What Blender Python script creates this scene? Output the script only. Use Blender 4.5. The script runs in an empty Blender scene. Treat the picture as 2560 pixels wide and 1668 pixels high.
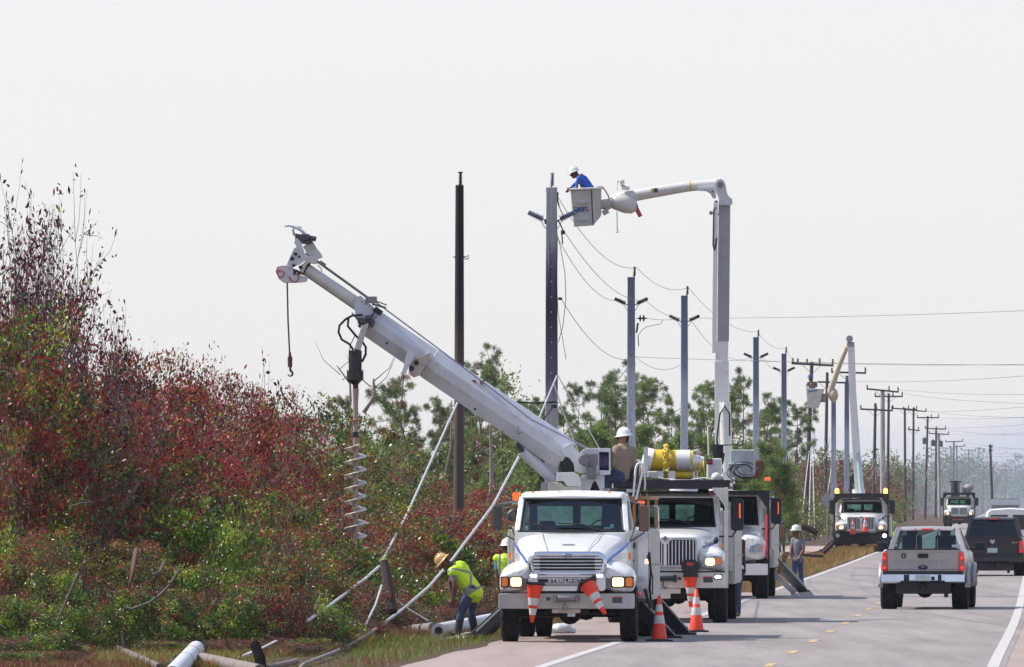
import bpy, bmesh, math, random
import numpy as np
from mathutils import Vector, Matrix, Euler
# ---------------------------------------------------------------- camera, world, sun
F = 24660.0          # focal length in photo pixels (photo 2560 x 1668)
HOR = 1240.0         # horizon row
EYE = 2.55
R = math.radians
SC = bpy.context.scene
cam_d = bpy.data.cameras.new('camera'); cam = bpy.data.objects.new('camera', cam_d)
SC.collection.objects.link(cam); SC.camera = cam
cam_d.sensor_width = 36.0; cam_d.lens = F / 2560 * 36.0
cam_d.shift_y = (HOR - 834) / 2560.0
cam_d.clip_start = 1.0; cam_d.clip_end = 30000
cam.location = (0, 0, EYE); cam.rotation_euler = (R(90), 0, 0)

SUN_DIR = Vector((-0.66, 0.10, 0.74)).normalized()      # towards the sun
sun_el = math.asin(SUN_DIR.z); sun_az = math.atan2(SUN_DIR.x, SUN_DIR.y)
W = bpy.data.worlds.new('World'); SC.world = W; W.use_nodes = True
nt = W.node_tree; nt.nodes.clear()
sky = nt.nodes.new('ShaderNodeTexSky'); sky.sky_type = 'NISHITA'; sky.sun_disc = False
sky.sun_elevation = sun_el; sky.sun_rotation = sun_az
sky.air_density = 1.0; sky.dust_density = 1.0; sky.ozone_density = 1.0
# thin bright cloud veil mixed over the clear sky, whitest low down
tcw = nt.nodes.new('ShaderNodeTexCoord'); sxw = nt.nodes.new('ShaderNodeSeparateXYZ'); nt.links.new(tcw.outputs['Generated'], sxw.inputs[0])
vr_ = nt.nodes.new('ShaderNodeValToRGB'); e = vr_.color_ramp.elements
e[0].position = 0.0; e[0].color = (4.78, 4.74, 4.95, 1); e[1].position = 1.0; e[1].color = (1.9, 2.5, 3.9, 1)
x = e.new(.09); x.color = (4.58, 4.58, 4.85, 1); x = e.new(.30); x.color = (3.3, 3.7, 4.7, 1)
nt.links.new(sxw.outputs['Z'], vr_.inputs[0])
mixw = nt.nodes.new('ShaderNodeMix'); mixw.data_type = 'RGBA'; mixw.inputs[0].default_value = 0.80
nt.links.new(sky.outputs[0], mixw.inputs[6]); nt.links.new(vr_.outputs[0], mixw.inputs[7])
bg = nt.nodes.new('ShaderNodeBackground'); bg.inputs['Strength'].default_value = 0.12
out = nt.nodes.new('ShaderNodeOutputWorld')
nt.links.new(mixw.outputs[2], bg.inputs['Color']); nt.links.new(bg.outputs[0], out.inputs['Surface'])
sl = bpy.data.lights.new('sun', 'SUN'); sl.energy = 3.7; sl.angle = R(0.6); sl.color = (1.0, 0.95, 0.86)
so = bpy.data.objects.new('sun', sl); SC.collection.objects.link(so)
so.rotation_euler = SUN_DIR.to_track_quat('Z', 'Y').to_euler(); so.location = (-60, 60, 80)
SC.view_settings.view_transform = 'Standard'; SC.view_settings.look = 'None'
SC.view_settings.exposure = 0.65; SC.view_settings.gamma = 1.0
SC.cycles.max_bounces = 8; SC.cycles.transparent_max_bounces = 24; SC.cycles.volume_bounces = 0
SC.cycles.caustics_reflective = False; SC.cycles.caustics_refractive = False
COL = SC.collection
rnd = random.Random(7)

# ---------------------------------------------------------------- helpers
def P(px, py, d):
    """point seen at photo pixel (px, py) at distance d"""
    return Vector(((px - 1280) / F * d, d, EYE + (HOR - py) / F * d))
def dist_ground(py, z=0.0):
    return F * (EYE - z) / (py - HOR)
def G(px, py, z=0.0):
    """point of height z seen at photo pixel (px, py)"""
    return P(px, py, dist_ground(py, z))
_LE = [(120, -1.0), (147, .45), (173, 1.95), (198, 3.38), (233, 5.3), (304, 9.12), (380, 13.15), (428, 15.6), (760, 33.3), (1500, 72.5), (6000, 311.0)]
def edge(d):
    """x of the road's left edge line at distance d"""
    for (a, xa), (b, xb) in zip(_LE, _LE[1:]):
        if d <= b: return xa + (xb - xa) * (d - a) / (b - a)
    return _LE[-1][1]
def sm_edge(d):
    return (edge(d - 12) + edge(d) * 2 + edge(d + 12)) / 4 if d < 600 else edge(d)

class MB:
    """collects shapes and links them as ONE mesh"""
    def __init__(s): s.v = []; s.f = []; s.mi = []; s.sm = []; s.M = Matrix.Identity(4)
    def add(s, vs, fs, mi=0, smooth=False):
        b = len(s.v); M = s.M
        s.v += [tuple(M @ Vector(v)) for v in vs]
        s.f += [tuple(b + i for i in f) for f in fs]
        s.mi += [mi] * len(fs); s.sm += [smooth] * len(fs); return s
    def box(s, c, d, mi=0, rot=None, top=None):
        """box at centre c, full size d, optional top scale (x,y)"""
        hx, hy, hz = d[0] / 2, d[1] / 2, d[2] / 2; tx, ty = top or (1, 1)
        vs = [(-hx, -hy, -hz), (hx, -hy, -hz), (hx, hy, -hz), (-hx, hy, -hz), (-hx * tx, -hy * ty, hz), (hx * tx, -hy * ty, hz), (hx * tx, hy * ty, hz), (-hx * tx, hy * ty, hz)]
        Rm = Euler(rot).to_matrix() if rot else None
        vs = [(Rm @ Vector(v) if Rm else Vector(v)) + Vector(c) for v in vs]
        return s.add(vs, [(0, 3, 2, 1), (4, 5, 6, 7), (0, 1, 5, 4), (1, 2, 6, 5), (2, 3, 7, 6), (3, 0, 4, 7)], mi)
    def b2(s, x0, x1, y0, y1, z0, z1, mi=0):
        return s.box(((x0 + x1) / 2, (y0 + y1) / 2, (z0 + z1) / 2), (abs(x1 - x0), abs(y1 - y0), abs(z1 - z0)), mi)
    def tube(s, pts, r, n=8, mi=0, caps=True, smooth=True, sq=None, up=None):
        """swept ring along pts; r number or list; sq=(a,b) makes a box section"""
        pts = [Vector(p) for p in pts]; k = len(pts)
        rs = r if isinstance(r, (list, tuple)) else [r] * k
        vs = []; fs = []; prev = None
        for i, p in enumerate(pts):
            t = (pts[min(i + 1, k - 1)] - pts[max(i - 1, 0)])
            t = t.normalized() if t.length > 1e-9 else Vector((0, 0, 1))
            if prev is None:
                ref = Vector(up) if up else (Vector((0, 0, 1)) if abs(t.z) < .9 else Vector((0, 1, 0)))
            else: ref = prev
            u = (ref - t * ref.dot(t)); u = u.normalized() if u.length > 1e-6 else t.orthogonal().normalized()
            prev = u; w = t.cross(u)
            if sq:
                a, b = (sq[0] * rs[i], sq[1] * rs[i])
                ring = [p + u * x + w * y for x, y in ((b, -a), (b, a), (-b, a), (-b, -a))]
            else:
                ring = [p + (u * math.cos(2 * math.pi * j / n) + w * math.sin(2 * math.pi * j / n)) * rs[i] for j in range(n)]
            vs += ring
        m = 4 if sq else n
        for i in range(k - 1):
            for j in range(m):
                fs.append((i * m + j, i * m + (j + 1) % m, (i + 1) * m + (j + 1) % m, (i + 1) * m + j))
        s.add(vs, fs, mi, smooth and not sq)
        if caps:
            s.add(vs[:m][::-1], [tuple(range(m))], mi); s.add(vs[-m:], [tuple(range(m))], mi)
        return s
    def cyl(s, p0, p1, r0, r1=None, n=14, mi=0, smooth=True):
        return s.tube([p0, p1], [r0, r0 if r1 is None else r1], n, mi, True, smooth)
    def beam(s, p0, p1, w, h, mi=0, up=(0, 0, 1)):
        """rectangular bar, w across, h along up"""
        return s.tube([p0, p1], [1, 1], 4, mi, True, False, (w / 2, h / 2), up)
    def sph(s, c, r, n=10, mi=0, rot=None, half=False):
        r = (r, r, r) if isinstance(r, (int, float)) else r
        c = Vector(c); Rm = Euler(rot).to_matrix() if rot else Matrix.Identity(3)
        rows = n // 2 + 1; vs = []; fs = []
        lo = 0.0 if half else -math.pi / 2
        for i in range(rows):
            a = lo + (math.pi / 2 - lo) * i / (rows - 1)
            for j in range(n):
                b = 2 * math.pi * j / n
                vs.append(c + Rm @ Vector((r[0] * math.cos(a) * math.cos(b), r[1] * math.cos(a) * math.sin(b), r[2] * math.sin(a))))
        for i in range(rows - 1):
            for j in range(n):
                fs.append((i * n + j, i * n + (j + 1) % n, (i + 1) * n + (j + 1) % n, (i + 1) * n + j))
        if half: fs.append(tuple(range(n))[::-1])
        return s.add(vs, fs, mi, True)
    def prism(s, poly, ax, a, b, mi=0, smooth=False):
        """polygon extruded along axis ax from a to b; poly in the other two axes in xyz order"""
        def pt(p, t):
            return (t, p[0], p[1]) if ax == 'x' else (p[0], t, p[1]) if ax == 'y' else (p[0], p[1], t)
        n = len(poly); vs = [pt(p, a) for p in poly] + [pt(p, b) for p in poly]
        fs = [tuple(range(n)), tuple(range(2 * n - 1, n - 1, -1))]
        s.add(vs, fs, mi)
        return s.add(vs, [(j, j + n, (j + 1) % n + n, (j + 1) % n) for j in range(n)], mi, smooth)
    def loft(s, secs, mi=0, closed=False, caps=False, smooth=True):
        m = len(secs[0]); vs = [p for sec in secs for p in sec]; fs = []
        for i in range(len(secs) - 1):
            for j in range(m if closed else m - 1):
                fs.append((i * m + j, i * m + (j + 1) % m, (i + 1) * m + (j + 1) % m, (i + 1) * m + j))
        s.add(vs, fs, mi, smooth)
        if caps: s.add(list(secs[0])[::-1], [tuple(range(m))], mi); s.add(list(secs[-1]), [tuple(range(m))], mi)
        return s
    def lathe(s, prof, n=20, mi=0, M=None, smooth=True):
        """profile (r, h) turned about local z, placed with matrix M"""
        M = M or Matrix.Identity(4); vs = []; fs = []
        for r, h in prof:
            for j in range(n):
                a = 2 * math.pi * j / n; vs.append(M @ Vector((r * math.cos(a), r * math.sin(a), h)))
        for i in range(len(prof) - 1):
            for j in range(n):
                fs.append((i * n + j, i * n + (j + 1) % n, (i + 1) * n + (j + 1) % n, (i + 1) * n + j))
        return s.add(vs, fs, mi, smooth)
    def build(s, name, mats, parent=None, bevel=0.0, label=None, fix=True, sub=0):
        me = bpy.data.meshes.new(name)
        me.from_pydata([tuple(v) for v in s.v], [], s.f)
        mats = mats if isinstance(mats, (list, tuple)) else [mats]
        for m in mats: me.materials.append(m)
        me.polygons.foreach_set('material_index', s.mi); me.polygons.foreach_set('use_smooth', s.sm)
        if fix:
            bm = bmesh.new(); bm.from_mesh(me)
            if bevel or sub: bmesh.ops.remove_doubles(bm, verts=bm.verts, dist=1e-5)
            bmesh.ops.recalc_face_normals(bm, faces=bm.faces); bm.to_mesh(me); bm.free()
        me.update()
        o = bpy.data.objects.new(name, me); COL.objects.link(o)
        if parent is not None: o.parent = parent
        if bevel:
            md = o.modifiers.new('bevel', 'BEVEL'); md.width = bevel; md.segments = 2; md.limit_method = 'ANGLE'; md.angle_limit = R(32)
        if sub:
            md = o.modifiers.new('sub', 'SUBSURF'); md.levels = sub; md.render_levels = sub
        if label: o['label'] = label
        return o

def tag(o, label=None, cat=None, group=None, kind=None):
    if label: o['label'] = label
    if cat: o['category'] = cat
    if group: o['group'] = group
    if kind: o['kind'] = kind
    return o
def empty(name, loc=(0, 0, 0), rz=0.0, label=None, cat=None, group=None):
    o = bpy.data.objects.new(name, None); COL.objects.link(o); o.location = loc; o.rotation_euler = (0, 0, rz)
    o.empty_display_size = .2
    return tag(o, label, cat, group)
_kids = {}
def copy_tree(o, parent=None, skip=()):
    c = o.copy(); COL.objects.link(c)
    if parent is not None: c.parent = parent
    for ch in list(o.children): copy_tree(ch, c)
    return c
def text_mesh(name, txt, size, mat, parent, loc, rot, depth=0.004, align='CENTER', sx=1.0, bold=0.0):
    cu = bpy.data.curves.new(name, 'FONT'); cu.body = txt; cu.size = size; cu.extrude = depth; cu.align_x = align; cu.align_y = 'CENTER'; cu.offset = bold
    ob = bpy.data.objects.new('tmp', cu); COL.objects.link(ob)
    dg = bpy.context.evaluated_depsgraph_get(); me = bpy.data.meshes.new_from_object(ob.evaluated_get(dg)); me.name = name
    bpy.data.objects.remove(ob); bpy.data.curves.remove(cu)
    me.materials.clear(); me.materials.append(mat)
    o = bpy.data.objects.new(name, me); COL.objects.link(o); o.parent = parent; o.location = loc; o.rotation_euler = rot; o.scale = (sx, 1, 1)
    return o

# ---------------------------------------------------------------- materials
_m = {}
def mat(name, col, rough=.6, metal=0.0, var=.12, scale=4.0, bump=0.0, coat=0.0, emit=None, es=1.0, dirt=0.0, dirtcol=(.16, .12, .08), spec=.5, alpha=None, bscale=None, dscale=3.0):
    if name in _m: return _m[name]
    m = bpy.data.materials.new(name); m.use_nodes = True; nt = m.node_tree; N = nt.nodes; L = nt.links
    b = N['Principled BSDF']; b.inputs['Roughness'].default_value = rough; b.inputs['Metallic'].default_value = metal
    b.inputs['Coat Weight'].default_value = coat; b.inputs['Coat Roughness'].default_value = .08; b.inputs['Specular IOR Level'].default_value = spec
    tc = N.new('ShaderNodeTexCoord')
    nz = N.new('ShaderNodeTexNoise'); nz.inputs['Scale'].default_value = scale; nz.inputs['Detail'].default_value = 6; nz.inputs['Roughness'].default_value = .6
    L.new(tc.outputs['Object'], nz.inputs['Vector'])
    rmp = N.new('ShaderNodeValToRGB'); rmp.color_ramp.elements[0].position = .3; rmp.color_ramp.elements[1].position = .7
    c0 = [max(0, c * (1 - var)) for c in col]; c1 = [min(1, c * (1 + var)) for c in col]
    rmp.color_ramp.elements[0].color = (*c0, 1); rmp.color_ramp.elements[1].color = (*c1, 1)
    L.new(nz.outputs['Fac'], rmp.inputs['Fac']); last = rmp.outputs['Color']
    if dirt:
        n2 = N.new('ShaderNodeTexNoise'); n2.inputs['Scale'].default_value = dscale; n2.inputs['Detail'].default_value = 10; n2.inputs['Roughness'].default_value = .72
        L.new(tc.outputs['Object'], n2.inputs['Vector'])
        mr = N.new('ShaderNodeMapRange'); mr.inputs['From Min'].default_value = .5; mr.inputs['From Max'].default_value = .78; mr.inputs['To Max'].default_value = dirt
        L.new(n2.outputs['Fac'], mr.inputs['Value'])
        mx = N.new('ShaderNodeMix'); mx.data_type = 'RGBA'; mx.inputs[7].default_value = (*dirtcol, 1)
        L.new(mr.outputs[0], mx.inputs[0]); L.new(last, mx.inputs[6]); last = mx.outputs[2]
    L.new(last, b.inputs['Base Color'])
    if bump:
        n3 = N.new('ShaderNodeTexNoise'); n3.inputs['Scale'].default_value = bscale or scale * 6; n3.inputs['Detail'].default_value = 5
        L.new(tc.outputs['Object'], n3.inputs['Vector'])
        bp = N.new('ShaderNodeBump'); bp.inputs['Strength'].default_value = bump; bp.inputs['Distance'].default_value = .02
        L.new(n3.outputs['Fac'], bp.inputs['Height']); L.new(bp.outputs[0], b.inputs['Normal'])
    if emit: b.inputs['Emission Color'].default_value = (*emit, 1); b.inputs['Emission Strength'].default_value = es
    _m[name] = m; return m
def glass(name, tint, mixf=.25, rough=.03):
    if name in _m: return _m[name]
    m = bpy.data.materials.new(name); m.use_nodes = True; nt = m.node_tree; N = nt.nodes; L = nt.links
    N.clear(); o = N.new('ShaderNodeOutputMaterial'); t = N.new('ShaderNodeBsdfTransparent'); t.inputs[0].default_value = (*tint, 1)
    g = N.new('ShaderNodeBsdfGlossy'); g.inputs['Roughness'].default_value = rough; g.inputs[0].default_value = (.8, .88, 1, 1)
    fr = N.new('ShaderNodeFresnel'); fr.inputs[0].default_value = 1.45
    ad = N.new('ShaderNodeMath'); ad.operation = 'MULTIPLY_ADD'; ad.inputs[1].default_value = .55; ad.inputs[2].default_value = mixf * .1
    mx = N.new('ShaderNodeMixShader'); L.new(fr.outputs[0], ad.inputs[0]); L.new(ad.outputs[0], mx.inputs[0]); L.new(t.outputs[0], mx.inputs[1]); L.new(g.outputs[0], mx.inputs[2]); L.new(mx.outputs[0], o.inputs[0])
    _m[name] = m; return m
WHITE = mat('white_truck_paint', (.78, .78, .77), .32, coat=.5, var=.05, dirt=.55, dirtcol=(.42, .35, .27), dscale=4)
CREAM = mat('worn_cream_paint', (.66, .65, .60), .5, var=.08, dirt=.55, dirtcol=(.30, .22, .14), dscale=5)
BUMPW = mat('weathered_bumper_paint', (.44, .45, .43), .5, var=.10, dirt=.5, dirtcol=(.2, .16, .12), dscale=6)
BOOMW = mat('boom_paint', (.60, .61, .66), .4, coat=.2, var=.06, dirt=.6, dirtcol=(.35, .27, .2), dscale=2.5)
FIBER = mat('fibreglass', (.62, .60, .58), .45, var=.05, dirt=.35, dirtcol=(.35, .3, .25))
BUCKG = mat('bucket_plastic', (.48, .47, .44), .5, var=.05, dirt=.4, dirtcol=(.3, .27, .2))
BLACK = mat('black_steel', (.010, .011, .018), .5, var=.3)
TYRE = mat('tyre_rubber', (.009, .009, .014), .9, var=.3, scale=8, bump=.4)
CHROME = mat('chrome', (.62, .66, .74), .16, 1.0, var=.06)
DULLM = mat('dull_metal', (.22, .22, .23), .5, .6, var=.25, dirt=.4)
RUBBER = mat('rubber_seal', (.012, .012, .014), .6)
BLUEST = mat('blue_stripe_paint', (.03, .10, .42), .4)
ORNG = mat('cone_orange', (.86, .055, .018), .5, var=.08, dirt=.25, dirtcol=(.25, .06, .03))
REFL = mat('reflective_band', (.62, .60, .58), .45, var=.15, dirt=.3)
AMBER = mat('amber_lens', (.70, .16, .02), .25, coat=.5, emit=(1, .22, .02), es=.12)
REDL = mat('red_lens', (.55, .02, .02), .25, coat=.5, emit=(1, .03, .02), es=.15)
LAMP = mat('lit_lamp', (1, .85, .55), .2, emit=(1, .62, .27), es=1.45)
LAMPW = mat('lit_white_lamp', (1, 1, 1), .2, emit=(.95, .97, 1), es=3.0)
AMBERLIT = mat('lit_amber_beacon', (1, .5, .1), .2, emit=(1, .36, .04), es=5.0)
YELLOW = mat('yellow_paint', (.72, .50, .03), .45, var=.1, dirt=.5, dirtcol=(.2, .12, .03), dscale=6)
SEATM = mat('seat_cloth', (.022, .022, .028), .9)
DASH = mat('dashboard', (.014, .014, .018), .9)
GLS = glass('windscreen_glass', (.50, .66, .66), .2)
GLSD = glass('dark_glass', (.03, .045, .055), .3)
GREYB = mat('grey_bin_paint', (.52, .51, .47), .5, var=.08, dirt=.5, dscale=4)
def rear_glass():
    m = glass('daylight_teal_rear_glass', (.5, .62, .55), .2); nt = m.node_tree; N = nt.nodes; L = nt.links; o = [n for n in N if n.type == 'OUTPUT_MATERIAL'][0]; src = o.inputs[0].links[0].from_socket
    tl = N.new('ShaderNodeBsdfTranslucent'); tl.inputs[0].default_value = (.72, .95, .82, 1); mx = N.new('ShaderNodeMixShader'); tc = N.new('ShaderNodeTexCoord'); nz = N.new('ShaderNodeTexNoise'); nz.inputs['Scale'].default_value = 5; L.new(tc.outputs['Object'], nz.inputs[0]); L.new(nz.outputs['Fac'], mx.inputs[0])  # translucent teal mixed into the glass imitates pale green daylight behind the cab
    L.new(src, mx.inputs[1]); L.new(tl.outputs[0], mx.inputs[2]); L.new(mx.outputs[0], o.inputs[0]); return m
GLSR = rear_glass()
STICK = mat('dark_sticker', (.06, .06, .07), .5)
STICKR = mat('red_sticker', (.5, .04, .05), .5)
STICKB = mat('blue_sticker', (.04, .10, .32), .5)
PLATE = mat('number_plate', (.45, .55, .55), .4, var=.2, scale=18)
# ---------------------------------------------------------------- ground and road
def ground_material():
    m = bpy.data.materials.new('roadside_ground'); m.use_nodes = True; nt = m.node_tree; N = nt.nodes; L = nt.links; b = N['Principled BSDF']; b.inputs['Roughness'].default_value = .95
    tc = N.new('ShaderNodeTexCoord')
    def noise(sc, det=8):
        n = N.new('ShaderNodeTexNoise'); n.inputs['Scale'].default_value = sc; n.inputs['Detail'].default_value = det; n.inputs['Roughness'].default_value = .7
        L.new(tc.outputs['Object'], n.inputs['Vector']); return n
    a = noise(.5); r = N.new('ShaderNodeValToRGB'); e = r.color_ramp.elements
    e[0].position = .3; e[0].color = (.035, .04, .015, 1); e[1].position = .7; e[1].color = (.12, .055, .03, 1)
    x = e.new(.5); x.color = (.07, .035, .02, 1)
    L.new(a.outputs['Fac'], r.inputs['Fac'])
    c = noise(9); r2 = N.new('ShaderNodeValToRGB'); r2.color_ramp.elements[0].color = (.45, .45, .45, 1); r2.color_ramp.elements[1].color = (1.4, 1.35, 1.3, 1)
    r2.color_ramp.elements[0].position = .3; r2.color_ramp.elements[1].position = .7
    L.new(c.outputs['Fac'], r2.inputs['Fac'])
    mx = N.new('ShaderNodeMix'); mx.data_type = 'RGBA'; mx.blend_type = 'MULTIPLY'; mx.inputs[0].default_value = 1
    L.new(r.outputs[0], mx.inputs[6]); L.new(r2.outputs[0], mx.inputs[7]); L.new(mx.outputs[2], b.inputs['Base Color'])
    bp = N.new('ShaderNodeBump'); bp.inputs['Strength'].default_value = .6; bp.inputs['Distance'].default_value = .05
    L.new(c.outputs['Fac'], bp.inputs['Height']); L.new(bp.outputs[0], b.inputs['Normal']); return m
def asphalt(name, c0, c1, speck=.35):
    m = bpy.data.materials.new(name); m.use_nodes = True; nt = m.node_tree; N = nt.nodes; L = nt.links; b = N['Principled BSDF']; b.inputs['Roughness'].default_value = .85
    tc = N.new('ShaderNodeTexCoord')
    mp = N.new('ShaderNodeMapping'); mp.inputs['Rotation'].default_value = (0, 0, R(3.2)); mp.inputs['Scale'].default_value = (1, .06, 1); L.new(tc.outputs['Object'], mp.inputs[0])
    n = N.new('ShaderNodeTexNoise'); n.inputs['Scale'].default_value = 1.1; n.inputs['Detail'].default_value = 7; n.inputs['Roughness'].default_value = .6; L.new(mp.outputs[0], n.inputs['Vector'])
    r = N.new('ShaderNodeValToRGB'); r.color_ramp.elements[0].position = .32; r.color_ramp.elements[1].position = .68
    r.color_ramp.elements[0].color = (*c0, 1); r.color_ramp.elements[1].color = (*c1, 1); L.new(n.outputs['Fac'], r.inputs['Fac'])
    f = N.new('ShaderNodeTexNoise'); f.inputs['Scale'].default_value = 22; f.inputs['Detail'].default_value = 4; L.new(tc.outputs['Object'], f.inputs['Vector'])
    r2 = N.new('ShaderNodeValToRGB'); r2.color_ramp.elements[0].position = .3; r2.color_ramp.elements[1].position = .7
    r2.color_ramp.elements[0].color = (1 - speck, 1 - speck, 1 - speck, 1); r2.color_ramp.elements[1].color = (1.1, 1.1, 1.1, 1); L.new(f.outputs['Fac'], r2.inputs['Fac'])
    mx = N.new('ShaderNodeMix'); mx.data_type = 'RGBA'; mx.blend_type = 'MULTIPLY'; mx.inputs[0].default_value = 1
    L.new(r.outputs[0], mx.inputs[6]); L.new(r2.outputs[0], mx.inputs[7])
    # wandering dark cracks and oil spots
    v = N.new('ShaderNodeTexNoise'); v.inputs['Scale'].default_value = 2.6; v.inputs['Detail'].default_value = 9; v.inputs['Roughness'].default_value = .75; L.new(tc.outputs['Object'], v.inputs['Vector'])
    mr = N.new('ShaderNodeMapRange'); mr.inputs['From Min'].default_value = .62; mr.inputs['From Max'].default_value = .72; mr.inputs['To Max'].default_value = .55; L.new(v.outputs['Fac'], mr.inputs['Value'])
    m2 = N.new('ShaderNodeMix'); m2.data_type = 'RGBA'; m2.inputs[7].default_value = (.07, .055, .05, 1); L.new(mr.outputs[0], m2.inputs[0]); L.new(mx.outputs[2], m2.inputs[6])
    L.new(m2.outputs[2], b.inputs['Base Color'])
    bp = N.new('ShaderNodeBump'); bp.inputs['Strength'].default_value = .25; bp.inputs['Distance'].default_value = .01; L.new(f.outputs['Fac'], bp.inputs['Height']); L.new(bp.outputs[0], b.inputs['Normal'])
    return m
GROUND = ground_material()
ROADM = asphalt('road_asphalt', (.225, .198, .195), (.345, .302, .293), .4)
SHOULD = asphalt('shoulder_asphalt', (.30, .23, .21), (.40, .31, .28), .4)
g = MB(); g.add([(-1500, -400, -.02), (2500, -400, -.02), (2500, 9000, -.02), (-1500, 9000, -.02)], [(0, 1, 2, 3)])
tag(g.build('ground', GROUND), 'sandy ground with dry brown grass running beside the road', None, None, 'structure')
def strip(name, off0, off1, z, m, d0=-100, d1=5500, thick=0, jag=0.0):
    b = MB(); ds = []; d = d0
    while d < d1: ds.append(d); d += 3 if d < 500 else 30
    secs = []
    for d in ds:
        j0 = jag * (math.sin(d * 1.7) * .5 + math.sin(d * .61 + 1) * .5 + math.sin(d * 4.3) * .25)
        a = sm_edge(d) if d > 130 else .45 + (d - 147) * .0577
        secs.append([(a + off0 + (j0 if off0 < 0 else 0), d, z), (a + off1 + (j0 if off0 > 0 else 0), d, z)])
    b.loft(secs, smooth=False); return b.build(name, m, fix=False)
# the verge drops to a sandy track on the far left; the road is a sheet with shoulders
tag(strip('road', -.12, 6.9, .012, ROADM), 'two lane asphalt road running straight into the haze', None, None, 'structure')
def part_strip(name, off0, off1, z, m, d0, d1, jag=0.0):
    return strip(name, off0, off1, z, m, d0, d1, 0, jag)
tag(part_strip('shoulder', -2.15, -.12, .008, SHOULD, -100, 262, .12), 'paved pinkish shoulder left of the white line', None, None, 'structure')
tag(part_strip('shoulder', 6.9, 8.1, .008, SHOULD, -100, 5400, .1), 'narrow paved shoulder right of the white line', None, None, 'structure')
SAND = asphalt('sandy_track', (.36, .27, .22), (.46, .36, .30), .35)
tag(part_strip('sand_track', -8.2, -3.0, .004, SAND, 262, 520, .5), 'sandy work track beyond the dry grass verge', None, None, 'structure')
LINEW = mat('white_road_paint', (.48, .455, .445), .7, var=.2, scale=9, dirt=.85, dirtcol=(.3, .26, .25), dscale=7)
LINEY = mat('yellow_road_paint', (.48, .34, .16), .7, var=.15, scale=9, dirt=.6, dirtcol=(.3, .24, .18), dscale=9)
tag(part_strip('road_marking', -.09, .09, .017, LINEW, 120, 5400), 'white edge line on the left side of the road', None, None, 'structure')
tag(part_strip('road_marking', 6.62, 6.80, .017, LINEW, 120, 5400), 'white edge line on the right side of the road', None, None, 'structure')
b = MB()
for k in range(-4, 120):
    d = 160.2 + k * 12.2; pts = []
    for i in range(3):
        dd = d - 1.5 + i * 1.5; x = sm_edge(dd) + 3.35; pts.append([(x - .07, dd, .017), (x + .07, dd, .017)])
    b.loft(pts, smooth=False)
tag(b.build('road_marking', LINEY, fix=False), 'dashed yellow centre line on the asphalt', None, None, 'structure')
# tar lines across the carriageway
b = MB(); tr = random.Random(3)
for (pa, pb, wd) in (((2330, 1538), (2560, 1575), .3), ((2130, 1440), (2180, 1439), .5), ((2430, 1442), (2560, 1446), .3)):
    da = dist_ground(pa[1]); db = dist_ground(pb[1]); A = P(pa[0], pa[1], da); B = P(pb[0], pb[1], db); n = 50
    up = []
    for i in range(n + 1):
        p = A.lerp(B, i / n); up.append([(p.x, p.y - wd * (.4 + tr.random() * .6), .0165), (p.x, p.y + wd * (.4 + tr.random() * .6), .0165)])
    b.loft(up, smooth=False)
tag(b.build('tar_seam', mat('tar', (.06, .05, .05), .7), fix=False), 'thin dark tar seams across the right lane', None, None, 'structure')
# ---------------------------------------------------------------- vehicles: shared parts
def wheel(root, x, y, r, w, side=1, dual=False, far=False, hubcol=None):
    """tyre lying on axis x, centre (x, y, r); child rim"""
    M = Matrix.Translation((x, y, r)) @ Matrix.Rotation(R(90), 4, 'Y')
    b = MB(); h = w / 2; n = 36
    prof = [(r * .56, -h * .8), (r * .62, -h), (r * .86, -h * 1.02), (r * .96, -h * .9), (r * .995, -h * .72)]
    for k in range(5):
        a = -h * .62 + k * h * .31
        prof += [(r, a - h * .09), (r, a + h * .09), (r * .975, a + h * .12), (r * .975, a + h * .19)]
    prof += [(r * .995, h * .85), (r * .96, h * .92), (r * .86, h * 1.02), (r * .62, h), (r * .56, h * .8)]
    b.lathe(prof, n, 0, M)
    # tread lugs
    for j in range(n):
        if j % 2: continue
        a = 2 * math.pi * j / n; b.M = M @ Matrix.Rotation(a, 4, 'Z')
        for q in (-1, 1): b.box((r * 1.0, 0, q * h * .62), (r * .035, r * .11, h * .5))
    b.M = Matrix.Identity(4)
    t = b.build('wheel', TYRE, root)
    rb = MB(); rb.lathe([(0, h * .3), (r * .2, h * .34), (r * .24, h * .1), (r * .45, -h * .1), (r * .52, h * .5), (r * .575, h * .86), (r * .575, -h * .8), (0, -h * .6)], 24, 0, Matrix.Translation((x, y, r)) @ Matrix.Rotation(R(90 * side), 4, 'Y'))
    rb.build('rim', hubcol or DULLM, t)
    return t
def mirror(root, x, y, z0, z1, w, ax, az, m=BLACK, facem=None, arms=True):
    b = MB(); b.box((x, y, (z0 + z1) / 2), (w, .12, z1 - z0)); o = b.build('mirror', m, root, .02)
    if facem:
        f = MB(); f.box((x, y - .064, (z0 + z1) / 2), (w * .82, .006, (z1 - z0) * .9)); f.build('mirror_face', facem, o, .002)
    a = MB(); s = 1 if x > 0 else -1
    if arms:
        a.tube([(ax, y + .05, z1 + .08), (x, y, z1 + .02)], .016); a.tube([(x, y, z1 + .02), (x, y, z0 - .03)], .014)
        a.tube([(x, y, z0 - .03), (ax, y + .1, az)], .016); a.tube([(x - s * w * .3, y, z1), (ax, y + .08, z0 - .2)], .012)
        a.build('mirror_arm', DULLM, o)
    return o
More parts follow.
